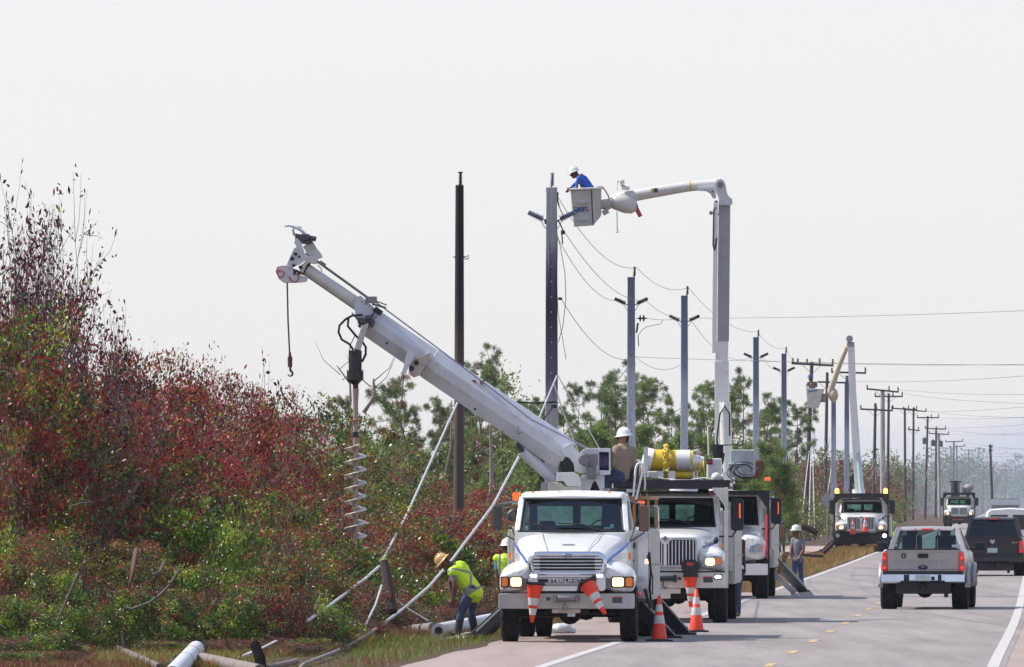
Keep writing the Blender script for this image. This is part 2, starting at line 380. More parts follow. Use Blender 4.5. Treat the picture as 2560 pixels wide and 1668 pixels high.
def cone(name, loc, h=.72, base=.38, rot=(0, 0, 0), label='', group=None, parent=None, mb=None):
    root = bpy.data.objects.new(name, None); COL.objects.link(root); root.location = loc; root.rotation_euler = rot
    tag(root, label, 'traffic cone', group)
    def r(t): return .145 * (1 - t) + .028 * t
    b = MB(); n = 20
    b.box((0, 0, .02), (base, base * .96, .035)); b.tube([(0, 0, .036), (0, 0, .05)], [.18, .165], 20)
    for sx in (-1, 1):
        for sy in (-1, 1): b.box((sx * base * .38, sy * base * .38, .006), (.07, .07, .012))
    b.build('base', BLACK, root, .006)
    for nm, t0, t1, m, e in (('body', .05, 1.0, ORNG, 0), ('reflective_band', .40, .58, REFL, .004), ('reflective_band', .66, .82, REFL, .004)):
        b = MB(); prof = [(r(t0) + e, h * t0), (r(t1) + e, h * t1)]
        if t1 == 1.0: prof += [(r(1) * .6, h * 1.004), (r(1) * .55, h * .99)]
        b.lathe(prof, n); b.build(nm, m, root)
    return root
def rr_prism(b, x0, x1, z0, z1, rad, y0, y1, mi=0, seg=4):
    """rounded rectangle facing y"""
    pts = []
    for cx, cz, a0 in ((x1 - rad, z0 + rad, -90), (x1 - rad, z1 - rad, 0), (x0 + rad, z1 - rad, 90), (x0 + rad, z0 + rad, 180)):
        for k in range(seg + 1):
            a = R(a0 + 90 * k / seg); pts.append((cx + rad * math.cos(a), cz + rad * math.sin(a)))
    b.prism(pts, 'y', y0, y1, mi); return b
def mirror_pts(half):
    """half profile centre->outer to full profile left->right"""
    return [(-x, z) for x, z in half[::-1]] + [(x, z) for x, z in half if x > 1e-6]
def hood(root, secs, m=WHITE, name='hood'):
    b = MB(); S = []
    for y, half in secs: S.append([(x, y, z) for x, z in mirror_pts(half)])
    b.loft(S); b.add([tuple(p) for p in S[0]], [tuple(range(len(S[0])))])
    o = b.build(name, m, root, sub=1); return o
def cab(root, wy0, wy1, wz0, wz1, hw0, hw1, yb, hwl, zl, rooft, m=WHITE, glassm=GLS, seats=True, roof_over=.12, people=None):
    """hollow cab. windscreen base (wy0,wz0,hw0) to head (wy1,wz1,hw1); rear wall yb; lower half width hwl from zl"""
    b = MB()
    for s in (-1, 1):
        def pt(y, hw, z): return (s * hw, y, z)
        # A pillar, top rail, B pillar, door panel
        b.beam(pt(wy0, hw0 + .05, wz0), pt(wy1, hw1 + .05, wz1 + .02), .09, .09)
        b.beam(pt(wy1, hw1 + .05, wz1 + .01), pt(yb, hw1 + .04, wz1 + .01), .08, .08)
        b.beam(pt(yb - .05, hwl - .02, wz0 - .1), pt(yb - .05, hw1 + .04, wz1), .09, .1)
        b.prism([(wy0 - .08, wz0 + .02), (yb, wz0 + .02), (yb, zl), (wy0 - .08, zl)], 'x', s * (hwl - .05), s * hwl)
        b.box((s * (hwl + .012), wy0 + .95, wz0 - .12), (.03, .16, .04), 0)
    # firewall, floor, rear wall with two openings
    b.b2(-hwl + .05, hwl - .05, wy0 - .1, wy0 - .02, zl, wz0 - .02); b.b2(-hwl + .05, hwl - .05, wy0, yb, zl, zl + .06)
    zt = wz1 + .02; wz = wz0 + .10; wt = wz1 - .12
    b.b2(-hw1 - .02, hw1 + .02, yb - .04, yb + .02, zl, wz); b.b2(-hw1, hw1, yb - .035, yb + .015, wt, zt)
    for x0, x1 in ((-hw1, -.70), (-.07, .07), (.70, hw1)): b.b2(x0, x1, yb - .038, yb + .018, wz, wt)
    body = b.build('cab', m, root, .012)
    lb = MB()
    for x0, x1 in ((-hw1 + .01, -.695), (-.065, .065), (.695, hw1 - .01)): lb.b2(x0, x1, yb - .06, yb - .045, wz, wt)
    lb.b2(-hw1 + .01, hw1 - .01, yb - .06, yb - .045, zl + .1, wz); lb.b2(-hw1 + .01, hw1 - .01, yb - .06, yb - .045, wt, zt - .02); lb.b2(-hw1 + .03, hw1 - .03, wy1 + .08, yb - .06, wz1 - .03, wz1 - .015)
    for s in (-1, 1): lb.b2(s * (hwl - .075), s * (hwl - .06), wy0, yb - .06, zl + .1, wz0)
    lb.build('cab_lining', DASH, root)
    rb = MB(); rs = []
    h = rooft - wz1
    for y, e, zz in ((wy1 - roof_over, .0, .02), (wy1 - roof_over * .6, .02, .6), (wy1 + .25, .05, .95), (wy1 + .8, .05, 1.0), (yb - .1, .04, .95), (yb + .03, .0, .35)):
        w = hw1 + e + .03; zt2 = wz1 + .04 + h * zz
        rs.append([(-w, y, wz1 + .02), (-w - .01, y, wz1 + .04 + h * zz * .45), (-w + .07, y, wz1 + .04 + h * zz * .85), (-w * .6, y, zt2), (0, y, zt2 + .015), (w * .6, y, zt2), (w - .07, y, wz1 + .04 + h * zz * .85), (w + .01, y, wz1 + .04 + h * zz * .45), (w, y, wz1 + .02)])
    rb.loft(rs, closed=True, caps=True); rb.build('roof', m, root)
    # glass
    gb = MB(); S = []
    for t in range(5):
        f = t / 4; y = wy0 + (wy1 - wy0) * f; z = wz0 + (wz1 - wz0) * f; hw = hw0 + (hw1 - hw0) * f
        S.append([(hw * u, y - .10 * (1 - u * u), z) for u in (-1, -.75, -.4, 0, .4, .75, 1)])
    gb.loft(S); ws = gb.build('windscreen', glassm, root)
    sb = MB()
    ring = [Vector(p) for p in S[0]] + [Vector(S[i][-1]) for i in range(1, 5)] + [Vector(p) for p in S[4][::-1]][1:] + [Vector(S[i][0]) for i in range(3, -1, -1)]
    sb.tube([p + Vector((0, -.012, 0)) for p in ring], .024, 6); sb.build('rubber_seal', RUBBER, ws)
    wb = MB()
    for x0 in (-hw0 * .28, hw0 * .42):
        p = [Vector((x0, wy0 - .11, wz0 + .01)), Vector((x0 - .30, wy0 - .07, wz0 + .10)), Vector((x0 - .62 * hw0, wy0 - .04, wz0 + .13))]
        if x0 > 0: p = [Vector((x0 + .15, wy0 - .10, wz0 + .01)), Vector((x0 - .2, wy0 - .09, wz0 + .12)), Vector((x0 - .62, wy0 - .09, wz0 + .14))]
        wb.tube(p, .014, 6)
    wb.build('wiper', RUBBER, ws)
    rg = MB()
    for x0, x1 in ((-.70, -.07), (.07, .70)): rg.b2(x0, x1, yb - .012, yb - .006, wz, wt)
    rg.build('rear_window', GLSR, root)
    sg = MB()
    for s in (-1, 1): sg.add([(s * (hw0 + .07), wy0 + .05, wz0 + .02), (s * (hwl - .03), yb - .1, wz0 + .02), (s * (hw1 + .05), yb - .1, wz1), (s * (hw1 + .06), wy1 + .05, wz1)], [(0, 1, 2, 3)])
    sg.build('side_window', GLS, root)
    if seats:
        ib = MB(); ib.b2(-hw0 + .05, hw0 - .05, wy0 + .02, wy0 + .35, wz0 - .35, wz0 + .01)
        ib.build('dashboard', DASH, root, .03)
        for x, hs_ in ((-.5, .42), (.62, .86)):
            st = MB(); st.box((x, wy0 + 1.35, wz0 - .24 + hs_ / 2), (.36, .14, hs_), 0, None, (.8, 1)); st.box((x, wy0 + 1.1, wz0 - .28), (.46, .5, .16))
            if hs_ > .5: st.box((x + .02, wy0 + 1.37, wz0 - .16 + hs_), (.22, .1, .12))
            st.build('seat', SEATM, root, .04)
        sw = MB(); Mx = Matrix.Translation((.5, wy0 + .55, wz0 + .02)) @ Matrix.Rotation(R(62), 4, 'X')
        ringp = [Mx @ Vector((.2 * math.cos(a), .2 * math.sin(a), 0)) for a in [i * math.pi / 8 for i in range(17)]]
        sw.tube(ringp, .014, 6); sw.tube([Mx @ Vector((0, 0, 0)), Vector((.5, wy0 + .2, wz0 - .2))], .02, 6); sw.tube([ringp[0], ringp[8]], .012, 6)
        sw.build('steering_wheel', RUBBER, root)
    return body
def roof_lights(root, xs, y, z, m=AMBER, r=.045):
    for x in xs:
        b = MB(); b.sph((x, y, z), (r, r * 1.2, r * 1.1), 10, 0, None, True); b.cyl((x, y, z - .02), (x, y, z + .001), r * 1.1, None, 10); b.build('marker_light', m, root)
def tilted_stripe(root, pts, w=.035, m=BLUEST, name='stripe'):
    b = MB()
    for s in (-1, 1): b.tube([(s * x, y, z) for x, y, z in pts], 1.0, 4, 0, True, False, (.010, w / 2), (0, 0, 1))
    return b.build(name, m, root)
def sticker(root, x0, x1, z0, z1, y, m, name='sticker'):
    b = MB(); b.b2(x0, x1, y - .004, y, z0, z1); return b.build(name, m, root)
def outrigger(root, top, foot, w=.2, m=BLACK, edge_m=None):
    b = MB(); b.beam(top, foot, w, .23, 0, (1, 0, .6)); t = Vector(foot)
    o = b.build('outrigger_leg', m, root, .01)
    b = MB(); b.box((t.x, t.y, .03), (.42, .40, .05)); b.cyl((t.x, t.y, .04), (t.x, t.y, .16), .06); b.build('foot_pad', BLACK, o, .008)
    if edge_m:
        b = MB(); A = Vector(top); B = Vector(foot); n = Vector((0, -w / 2 - .006, 0)); u = Vector((.0, 0, .13)); b.beam(A + n + u, B + n + u, .012, .03); b.build('edge_strip', edge_m, o)
    return o
def service_body(root, x0, x1, y0, y1, z0, z1, m=GREYB):
    """utility bins down one side with doors, hinges, handles and louvres"""
    b = MB(); b.b2(x0, x1, y0, y1, z0, z1); o = b.build('tool_bin', m, root, .015)
    s = 1 if x1 > 0 else -1; xo = x1 if s > 0 else x0
    n = 5; dy = (y1 - y0) / n
    d = MB(); h = MB()
    for k in range(n):
        d.b2(xo, xo + s * .018, y0 + k * dy + .03, y0 + (k + 1) * dy - .03, z0 + .05, z1 - .05)
        h.box((xo + s * .035, y0 + (k + .5) * dy, (z0 + z1) / 2), (.03, .12, .05))
    d.build('bin_door', m, o, .006); h.build('door_handle', CHROME, o)
    f = MB()
    for k in range(3): f.b2(x0 + .03 + k * (x1 - x0) * .3, x0 + .05 + k * (x1 - x0) * .3, y0 - .01, y0, z0 + .03, z1 - .03)
    f.build('front_rib', m, o)
    return o
def frame_under(root, y0, y1, zc=.75, axles=()):
    b = MB()
    for s in (-1, 1): b.b2(s * .38, s * .46, y0, y1, zc - .12, zc + .13)
    for y, r, w in axles:
        b.cyl((-w, y, r), (w, y, r), .07, None, 10); b.sph((.0, y, r), (.2, .18, .2), 12)
        for s in (-1, 1): b.box((s * .42, y, r + .13), (.09, 1.1, .08)); b.cyl((s * (w - .05), y, r), (s * w, y, r), .16)
    b.box((0, y0 + 1.2, .62), (.7, 1.0, .3)); b.box((.65, y0 + 3.3, .72), (.36, 1.0, .34)); b.box((-.65, y0 + 3.3, .72), (.36, 1.0, .34)); b.b2(-1.0, 1.0, y1 - .15, y1, .55, .9)
    return b.build('chassis', BLACK, root, .01)
def rect_lamp(root, x, z, w, h, y, lampm, name='headlight', bezel=BLACK, pad=.02):
    b = MB(); rr_prism(b, x - w / 2 - pad, x + w / 2 + pad, z - h / 2 - pad, z + h / 2 + pad, .025, y - .008, y + .05); o = b.build(name, bezel, root)
    b = MB(); rr_prism(b, x - w / 2, x + w / 2, z - h / 2, z + h / 2, .03, y - .022, y - .009); b.build('lens', lampm, o); return o
# ---------------------------------------------------------------- truck in front: digger derrick truck
YAW = math.atan(.055)
def local_of(root_xy, ox, oy, sc):
    """crop pixel -> local (x, z) of a vehicle at local depth yl"""
    rx, rd = root_xy
    def f(cx, cy, yl=0.0):
        px = ox + cx / sc; py = oy + cy / sc; d = rd + yl
        return ((px - 1280) / F * d - rx - yl * .055, EYE + (HOR - py) / F * d)
    return f
T1 = (.944, 171.2)
t1 = empty('digger_truck', (T1[0], T1[1], 0), -YAW, 'nearest white truck, with raised auger boom and two cones hung on its bumper', 'truck', 'utility trucks parked along the road')
L1 = local_of(T1, 1220, 1220, 3.693)
# bumper
b = MB(); rr_prism(b, -1.18, 1.18, .592, .856, .03, 0, .16); bump = b.build('bumper', BUMPW, t1, .01)
b = MB(); b.b2(-.19, .19, -.09, .0, .74, .80, 0); b.cyl((-.16, -.05, .77), (.16, -.05, .77), .055); 
for x in (-.19, .19): b.box((x, -.05, .77), (.05, .11, .13))
b.build('winch', DULLM, bump, .006)
b = MB(); b.tube([(-.03, -.06, .72), (-.03, -.07, .66), (-.06, -.07, .61), (-.02, -.08, .57), (.02, -.08, .60), (.02, -.08, .63)], .014, 8); b.build('tow_hook', DULLM, bump)
b = MB(); b.b2(-.25, .24, .02, .12, .515, .585); b.build('front_plate', mat('rusty_white', (.5, .42, .36), .6, dirt=.9, dirtcol=(.25, .10, .04), dscale=9), bump, .006)
b = MB(); b.b2(0.02, .15, .015, .025, .455, .515); b.build('number_plate', PLATE, bump)
sticker(bump, .80, .97, .69, .80, -.002, STICK); sticker(bump, .80, .97, .785, .80, -.0065, STICKR); sticker(bump, .99, 1.12, .69, .79, -.002, mat('pale_sticker', (.42, .42, .50), .5, scale=30, var=.4)); sticker(bump, -.35, -.28, .735, .79, -.002, STICK)
# lower front: fenders with lamp recess
for s in (-1, 1):
    S = []; fm = MB()
    for y, pts in ((.04, [(.56, .86), (1.10, .86), (1.135, .90), (1.14, 1.08), (1.10, 1.17), (.92, 1.23), (.70, 1.30), (.56, 1.30)]),
                   (.16, [(.56, .86), (1.14, .86), (1.17, .92), (1.175, 1.12), (1.12, 1.23), (.95, 1.31), (.72, 1.38), (.56, 1.38)]),
                   (.45, [(.56, .86), (1.16, .87), (1.19, .96), (1.19, 1.16), (1.12, 1.29), (.98, 1.37), (.76, 1.44), (.56, 1.44)]),
                   (.62, [(.56, 1.05), (1.16, 1.05), (1.19, 1.10), (1.19, 1.18), (1.12, 1.31), (.98, 1.39), (.78, 1.46), (.56, 1.46)]),
                   (1.5, [(.56, 1.05), (1.13, 1.05), (1.16, 1.10), (1.16, 1.16), (1.10, 1.28), (1.0, 1.37), (.85, 1.44), (.56, 1.44)]),
                   (1.85, [(.56, .62), (1.05, .62), (1.08, .72), (1.08, 1.0), (1.05, 1.15), (1.0, 1.25), (.9, 1.3), (.56, 1.3)])):
        S.append([(s * x, y, z) for x, z in pts])
    fm.loft(S, closed=True, caps=True); fm.build('fender', WHITE, t1, sub=1)
hood(t1, [(.10, [(0, 1.53), (.30, 1.53), (.55, 1.50), (.66, 1.42), (.68, 1.2), (.68, .98)]),
          (.30, [(0, 1.60), (.32, 1.60), (.60, 1.565), (.715, 1.46), (.74, 1.25), (.74, .98)]),
          (.9, [(0, 1.725), (.42, 1.72), (.70, 1.675), (.82, 1.55), (.85, 1.3), (.85, .98)]),
          (1.5, [(0, 1.835), (.50, 1.83), (.82, 1.79), (.93, 1.66), (.96, 1.4), (.96, .98)]),
          (2.02, [(0, 1.90), (.55, 1.90), (.90, 1.86), (.99, 1.74), (1.0, 1.45), (1.0, .98)])])
# hood creases and badge
b = MB(); b.b2(-.11, .11, .70, .74, 1.695, 1.712); b.build('hood_vent', mat('grey_trim', (.25, .25, .26), .4), t1)
b = MB()
for s in (-1, 1): b.tube([(s * .34, .18, 1.582), (s * .38, .6, 1.672), (s * .47, 1.2, 1.80), (s * .52, 1.9, 1.905)], .007, 5)
b.build('hood_crease', mat('seam_shadow_grey', (.42, .42, .42), .5), t1)
b = MB(); b.box((.70, 2.06, 2.02), (.06, .004, .07)); b.box((.62, 2.05, 1.985), (.12, .004, .03)); b.build('windscreen_sticker', mat('pale_green_sticker', (.35, .6, .42), .5), t1)
# grille surround, rounded and chromed
gx0, gz1 = L1(372, 600); gx1, gz0 = L1(1080, 785); GC = 0.015; GW = .665
b = MB(); path = []
for cx, cz, a0 in ((GW - .16, 1.20 + .13, -90), (GW - .16, 1.535 - .13, 0), (-GW + .16, 1.535 - .13, 90), (-GW + .16, 1.20 + .13, 180)):
    for k in range(6):
        a = R(a0 + 90 * k / 5); path.append((GC + cx + .13 * math.cos(a), .05, cz + .13 * math.sin(a)))
path.append(path[0]); b.tube(path, .052, 10); gs = b.build('grille', CHROME, t1)
b = MB(); rr_prism(b, GC - GW + .05, GC + GW - .05, 1.22, 1.52, .1, .055, .075); b.build('grille_backing', BLACK, gs)
b = MB()
for k in range(5):
    z = 1.245 + k * .058
    b.b2(GC - .6, GC + .6, .005, .05, z - .010, z + .010)
    for s in (-1, 1): b.b2(GC + s * .48, GC + s * .60, .0, .05, z - .019, z + .019)
b.build('grille_bar', CHROME, gs, .004)
b = MB(); b.lathe([(0, .012), (.05, .012), (.062, .004), (.062, -.02)], 20, 0, Matrix.Translation((GC, .0, 1.515)) @ Matrix.Rotation(R(90), 4, 'X') @ Matrix.Diagonal((1.35, .62, 1, 1))); b.build('badge', mat('badge_enamel', (.25, .30, .38), .3, .6), gs)
# lower grille with lettering
b = MB(); rr_prism(b, -.66, .68, .90, 1.17, .06, .005, .06); lg = b.build('lower_panel', CHROME, t1)
b = MB(); b.b2(-.50, .50, -.004, .006, .985, 1.135); b.build('grille_mesh', BLACK, lg)
b = MB()
for z in (1.005, 1.035, 1.115): b.b2(-.50, .50, -.012, -.003, z - .006, z + .006)
b.build('grille_bar', CHROME, lg)
text_mesh('lettering', 'STERLING', .075, mat('bright_letter', (.7, .7, .72), .4), lg, (-.03, -.012, 1.075), (R(90), 0, 0), .006, 'CENTER', 1.75, .002)
for cx in (420, 1030):
    x, z = L1(cx, 815); rect_lamp(t1, x, z + .005, .115, .055, .0, LAMPW, 'fog_light', CHROME)
for cl, cr, m_, nm in ((125, 180, AMBER, 'turn_light'), (207, 308, LAMP, 'headlight'), (1148, 1253, LAMP, 'headlight'), (1272, 1335, AMBER, 'turn_light')):
    x0, z1 = L1(cl, 828); x1, z0 = L1(cr, 910); rect_lamp(t1, (x0 + x1) / 2, (z0 + z1) / 2, x1 - x0, z1 - z0, .035, m_, nm)
b = MB()
for s in (-1, 1): b.b2(s * .66, s * .77, .022, .04, .93, 1.12)
b.build('lamp_trim', mat('grey_lamp_housing', (.13, .14, .16), .4, .3), t1, .01)
b = MB(); b.b2(-1.15, 1.15, .03, .12, .857, .872); b.build('bumper_gap', RUBBER, t1)
# stripe along the hood side, side vents and markers
for s in (-1, 1):
    b = MB(); b.tube([(s * .70, .16, 1.40), (s * .79, .6, 1.50), (s * .905, 1.2, 1.60), (s * 1.0, 1.9, 1.72)], 1.0, 4, 0, True, False, (.010, .015), (0, 0, 1)); b.build('stripe', BLUEST, t1)
    b = MB()
    for k in range(4): b.box((s * (.88 + k * .032), 1.25 - .03 * k, 1.49 + k * .008), (.014, .02, .10))
    b.build('side_vent', CHROME, t1)
    b = MB(); b.box((s * 1.045, 1.3, 1.50), (.045, .06, .13)); b.build('side_marker', AMBER, t1, .01)
cab(t1, 2.0, 2.42, 1.93, 2.49, .905, .845, 3.75, 1.0, .95, 2.60)
roof_lights(t1, [L1(c, 45, 2.6)[0] for c in (415, 665, 765, 870, 1120)], 2.50, 2.585)
b = MB()
for x in (.53, .60): b.cyl((x, 2.75, 2.66), (x, 3.1, 2.66), .03, .022); b.cyl((x, 2.9, 2.58), (x, 2.9, 2.66), .015)
b.build('air_horn', DULLM, t1)
xm, zm1 = L1(88, 165, 2.4); _, zm0 = L1(88, 385, 2.4)
mirror(t1, xm, 2.4, zm0, zm1, .17, -.98, 1.75, mat('dark_mirror_shell', (.05, .05, .05), .4, dirt=.4))
xm, zm1 = L1(1440, 165, 2.4); _, zm0 = L1(1440, 400, 2.4)
mirror(t1, xm, 2.4, zm0, zm1, .18, 1.0, 1.75, mat('brown_mirror_shell', (.16, .10, .08), .25, .5, dirt=.4))
b = MB(); b.tube([(1.42, 2.38, 2.38), (1.50, 2.38, 2.35), (1.51, 2.38, 2.0), (1.45, 2.38, 1.95)], .013); b.build('mirror_guard', CHROME, t1)
x, z = L1(262, 78, 2.6); b = MB(); b.box((x, 2.6, z), (.13, .13, .135)); b.cyl((x, 2.6, z - .14), (x, 2.6, z - .06), .02); b.b2(x - .07, x + .07, 2.5, 2.7, z - .14, z - .085, 1); b.build('beacon', [mat('orange_beacon', (.9, .16, .03), .4, emit=(1, .15, .02), es=.4), WHITE], t1, .01)
x, z = L1(1415, 135, 2.6); b = MB(); b.box((x, 2.6, z), (.125, .1, .055)); b.cyl((x, 2.6, z - .1), (x, 2.6, z - .02), .02); b.build('beacon', _m['orange_beacon'], t1, .01)
# spotlight pod on the left door
x, z = L1(235, 250, 2.8); b = MB(); b.lathe([(0, -.1), (.06, -.1), (.10, .06), (.11, .09), (.0, .07)], 14, 0, Matrix.Translation((x, 2.8, z)) @ Matrix.Rotation(R(95), 4, 'X')); b.tube([(x, 2.8, z + .1), (x - .1, 2.8, z + .13), (x - .22, 2.75, z + .12)], .012); b.build('work_light', DULLM, t1)
for s in (-1, 1):
    wheel(t1, s * 1.04, 1.15, .50, .29, s)
    wheel(t1, s * 1.07, 7.2, .50, .27, s); wheel(t1, s * .76, 7.2, .50, .27, s)
frame_under(t1, .2, 9.2, .75, ((1.15, .5, .92), (7.2, .5, .62)))
# body behind the cab
b = MB(); b.b2(-1.2, 1.2, 4.0, 9.3, 1.02, 1.12); b.b2(-.5, .5, 4.0, 9.2, 1.12, 1.5); b.b2(-1.18, -.7, 4.1, 4.5, 1.1, 2.0); b.b2(-1.2, 1.2, 9.2, 9.3, .9, 1.7); b.build('deck', CREAM, t1, .01)
service_body(t1, .92, 1.24, 4.15, 9.2, .68, 1.95); service_body(t1, -1.24, -.92, 4.15, 9.2, .68, 1.95)
b = MB(); b.b2(.3, 1.25, 5.2, 9.0, 2.48, 2.54)
for x in (.4, .8, 1.2): b.cyl((x, 5.3, 1.9), (x, 5.3, 2.5), .03); b.cyl((x, 8.9, 1.9), (x, 8.9, 2.5), .03)
for k in range(8): b.cyl((.35 + k * .12, 5.15, 2.47), (.35 + k * .12, 5.15, 2.6), .012)
b.build('operator_platform', mat('rusty_orange_steel', (.42, .22, .10), .6, dirt=.8, dirtcol=(.5, .42, .34), dscale=8), t1, .005)
# chains and junk hanging off the body side
b = MB(); b.tube([(1.27, 4.1, 1.55), (1.30, 4.05, 1.2), (1.28, 4.05, .9), (1.31, 4.1, .62)], .022); b.tube([(1.24, 4.0, 1.5), (1.34, 3.98, 1.1), (1.33, 4.0, .8)], .012); b.tube([(1.2, 3.95, .9), (1.3, 3.95, .55)], .03); b.build('hose', BLACK, t1)
x, z = L1(1388, 980, 3.0); b = MB(); b.sph((x, 3.0, z), .045, 10); b.build('marker_light', REDL, t1)
x, z = L1(1465, 680, 4.05); b = MB(); b.sph((x, 4.05, z), .05, 10); b.build('marker_light', LAMP, t1)
b = MB(); b.b2(1.02, 1.25, 4.04, 4.13, .72, 1.93)
for k in range(6): b.b2(1.03 + k * .038, 1.045 + k * .038, 4.0, 4.04, .74, 1.92)
b.build('ribbed_panel', CHROME, t1)
b = MB(); b.b2(.93, 1.06, 3.82, 3.95, 1.0, 1.9); b.b2(.96, 1.04, 3.81, 3.82, 1.62, 1.72, 1); b.b2(.96, 1.02, 3.81, 3.82, 1.38, 1.42, 1); b.build('step_box', [CREAM, STICK], t1, .01)
# outriggers
def wl(root_xy, p):   # world -> local of a yawed vehicle
    v = Matrix.Rotation(YAW, 3, 'Z') @ (Vector(p) - Vector((root_xy[0], root_xy[1], 0))); return tuple(v)
outrigger(t1, wl(T1, P(1583, 1500, 175.5)), wl(T1, P(1676, 1597, 176.0)), .22)
outrigger(t1, wl(T1, P(1622, 1486, 179.8)), wl(T1, P(1712, 1588, 180.4)), .22)
outrigger(t1, wl(T1, P(1262, 1530, 175.2)), wl(T1, P(1192, 1596, 175.2)), .34, BLACK, WHITE)
# turntable, pedestal, winch
BD = 176.6
def Q(px, py, d=BD): return Vector(wl(T1, P(px, py, d)))
pl = Q(1440, 1190)
def qprism(b, pts, d0, d1, mi=0, smooth=False):
    """outline in photo pixels given real thickness between distances d0 and d1, drawn at the mean distance"""
    dm = (d0 + d1) / 2; n = len(pts); base = [P(x, y, dm) for x, y in pts]
    A = [Vector(wl(T1, (p.x, d0, p.z))) for p in base]; B = [Vector(wl(T1, (p.x, d1, p.z))) for p in base]
    b.add(A + B, [tuple(range(n))[::-1], tuple(range(n, 2 * n))], mi)
    b.add(A + B, [(j, (j + 1) % n, (j + 1) % n + n, j + n) for j in range(n)], mi, smooth); return b
def zc(x, y): return (1400 + x / 7.05, 1040 + y / 7.05)
b = MB(); c = Q(1440, 1220, 176.6); b.cyl((c.x, c.y, 1.5), (c.x, c.y, 2.45), .42, None, 24); b.cyl((c.x, c.y, 2.45), (c.x, c.y, 2.6), .52, None, 24)
qprism(b, [(1368, 1236), (1370, 1206), (1402, 1207), (1412, 1217), (1455, 1216), (1456, 1236)], 176.0, 177.4)
b.build('turntable_base', mat('rusty_cream', (.58, .54, .46), .55, dirt=.9, dirtcol=(.28, .12, .05), dscale=6), t1, .008)
b = MB(); qprism(b, [zc(*p) for p in ((350, 1100), (420, 1040), (780, 1040), (780, 1320), (700, 1320), (640, 1180), (605, 1140), (570, 1190), (520, 1320), (390, 1320))], 176.1, 177.2)
b.build('pedestal', BOOMW, t1, .008)
b = MB(); qprism(b, [zc(*p) for p in ((530, 1318), (570, 1190), (605, 1145), (640, 1182), (700, 1318))], 176.3, 177.1); b.build('pedestal_opening', BLACK, t1)
b = MB(); qprism(b, [zc(*p) for p in ((-60, 1150), (-60, 1000), (250, 990), (330, 1040), (390, 1190), (370, 1240), (130, 1240), (60, 1150))], 176.0, 176.12)
b.build('cover_plate', WHITE, t1, .006)
b = MB(); qprism(b, [(1352, 1232), (1353, 1206), (1368, 1206), (1368, 1232)], 176.5, 177.0); b.build('control_box', mat('lavender_grey', (.42, .42, .46), .5), t1, .008)
b = MB(); qprism(b, [zc(*p) for p in ((350, 650), (440, 575), (690, 570), (690, 1030), (630, 1040), (620, 900), (400, 900), (340, 800))], 176.0, 176.5)
qprism(b, [zc(*p) for p in ((685, 575), (885, 575), (890, 1030), (860, 1040), (690, 1040), (690, 960), (860, 960), (855, 640), (690, 640))], 175.95, 176.9); wn = b.build('winch', BOOMW, t1, .008)
c = Q(*zc(440, 770), 175.95); b = MB(); M0 = Matrix.Translation(c) @ Matrix.Rotation(R(90), 4, 'X'); b.lathe([(0, .14), (.03, .15), (.08, .15), (.115, .13), (.118, 0)], 22, 0, M0)
for k in range(8):
    a = k * math.pi / 4; b.cyl(c + Vector((.09 * math.cos(a), -.16, .09 * math.sin(a))), c + Vector((.09 * math.cos(a), -.12, .09 * math.sin(a))), .012, None, 6)
b.box(c + Vector((.16, -.05, 0)), (.12, .14, .20)); b.box(c + Vector((.11, 0, -.24)), (.16, .2, .22)); b.build('winch_motor', mat('grey_gearbox', (.17, .16, .19), .5, .2, dirt=.5), wn, .006)
c0 = Q(*zc(692, 800), 176.4); c1 = Q(*zc(852, 800), 176.4); b = MB(); b.cyl(c0, c1, .155, None, 28)
for k in range(9):
    p = c0.lerp(c1, (k + .5) / 9); b.tube([p - Vector((.007, 0, 0)), p + Vector((.007, 0, 0))], .168, 24)
b.build('rope_drum', mat('purple_rope', (.26, .20, .48), .8, var=.3, scale=30), wn)
b = MB()
for t in (0, 1):
    p = c0.lerp(c1, t); b.cyl(p, p + Vector((.012, 0, 0)), .19, None, 28)
b.build('drum_flange', BLACK, wn)
# operator seat and handrails
b = MB(); qprism(b, [zc(*p) for p in ((1120, 1060), (1165, 830), (1190, 795), (1385, 800), (1395, 840), (1370, 1250), (1130, 1250))], 176.75, 176.9); st = b.build('operator_seat', mat('navy_vinyl', (.012, .014, .035), .5), t1, .02)
p = Q(*zc(1100, 1215), 176.6); b = MB(); b.box(p, (.5, .5, .1)); b.build('seat_cushion', _m['navy_vinyl'], st, .03)
b = MB(); 
for (x0, x1, x2, x3) in ((1290, 1335, 1390, 1440), ):
    b.tube([Q(*zc(x0, 1420), 176.0), Q(*zc(x1, 920), 176.0), Q(*zc(1365, 850), 176.0), Q(*zc(1400, 828), 176.0), Q(*zc(1450, 850), 176.0), Q(*zc(1470, 900), 176.0), Q(*zc(1340, 1480), 176.0)], .021)
    b.tube([Q(*zc(1475, 900), 176.5), Q(*zc(1500, 1200), 176.5), Q(*zc(1490, 1300), 176.5)], .018)
b.tube([Q(*zc(930, 1310), 175.9), Q(*zc(925, 1190), 175.9)], [.02, .01])
b.build('handrail', WHITE, t1)
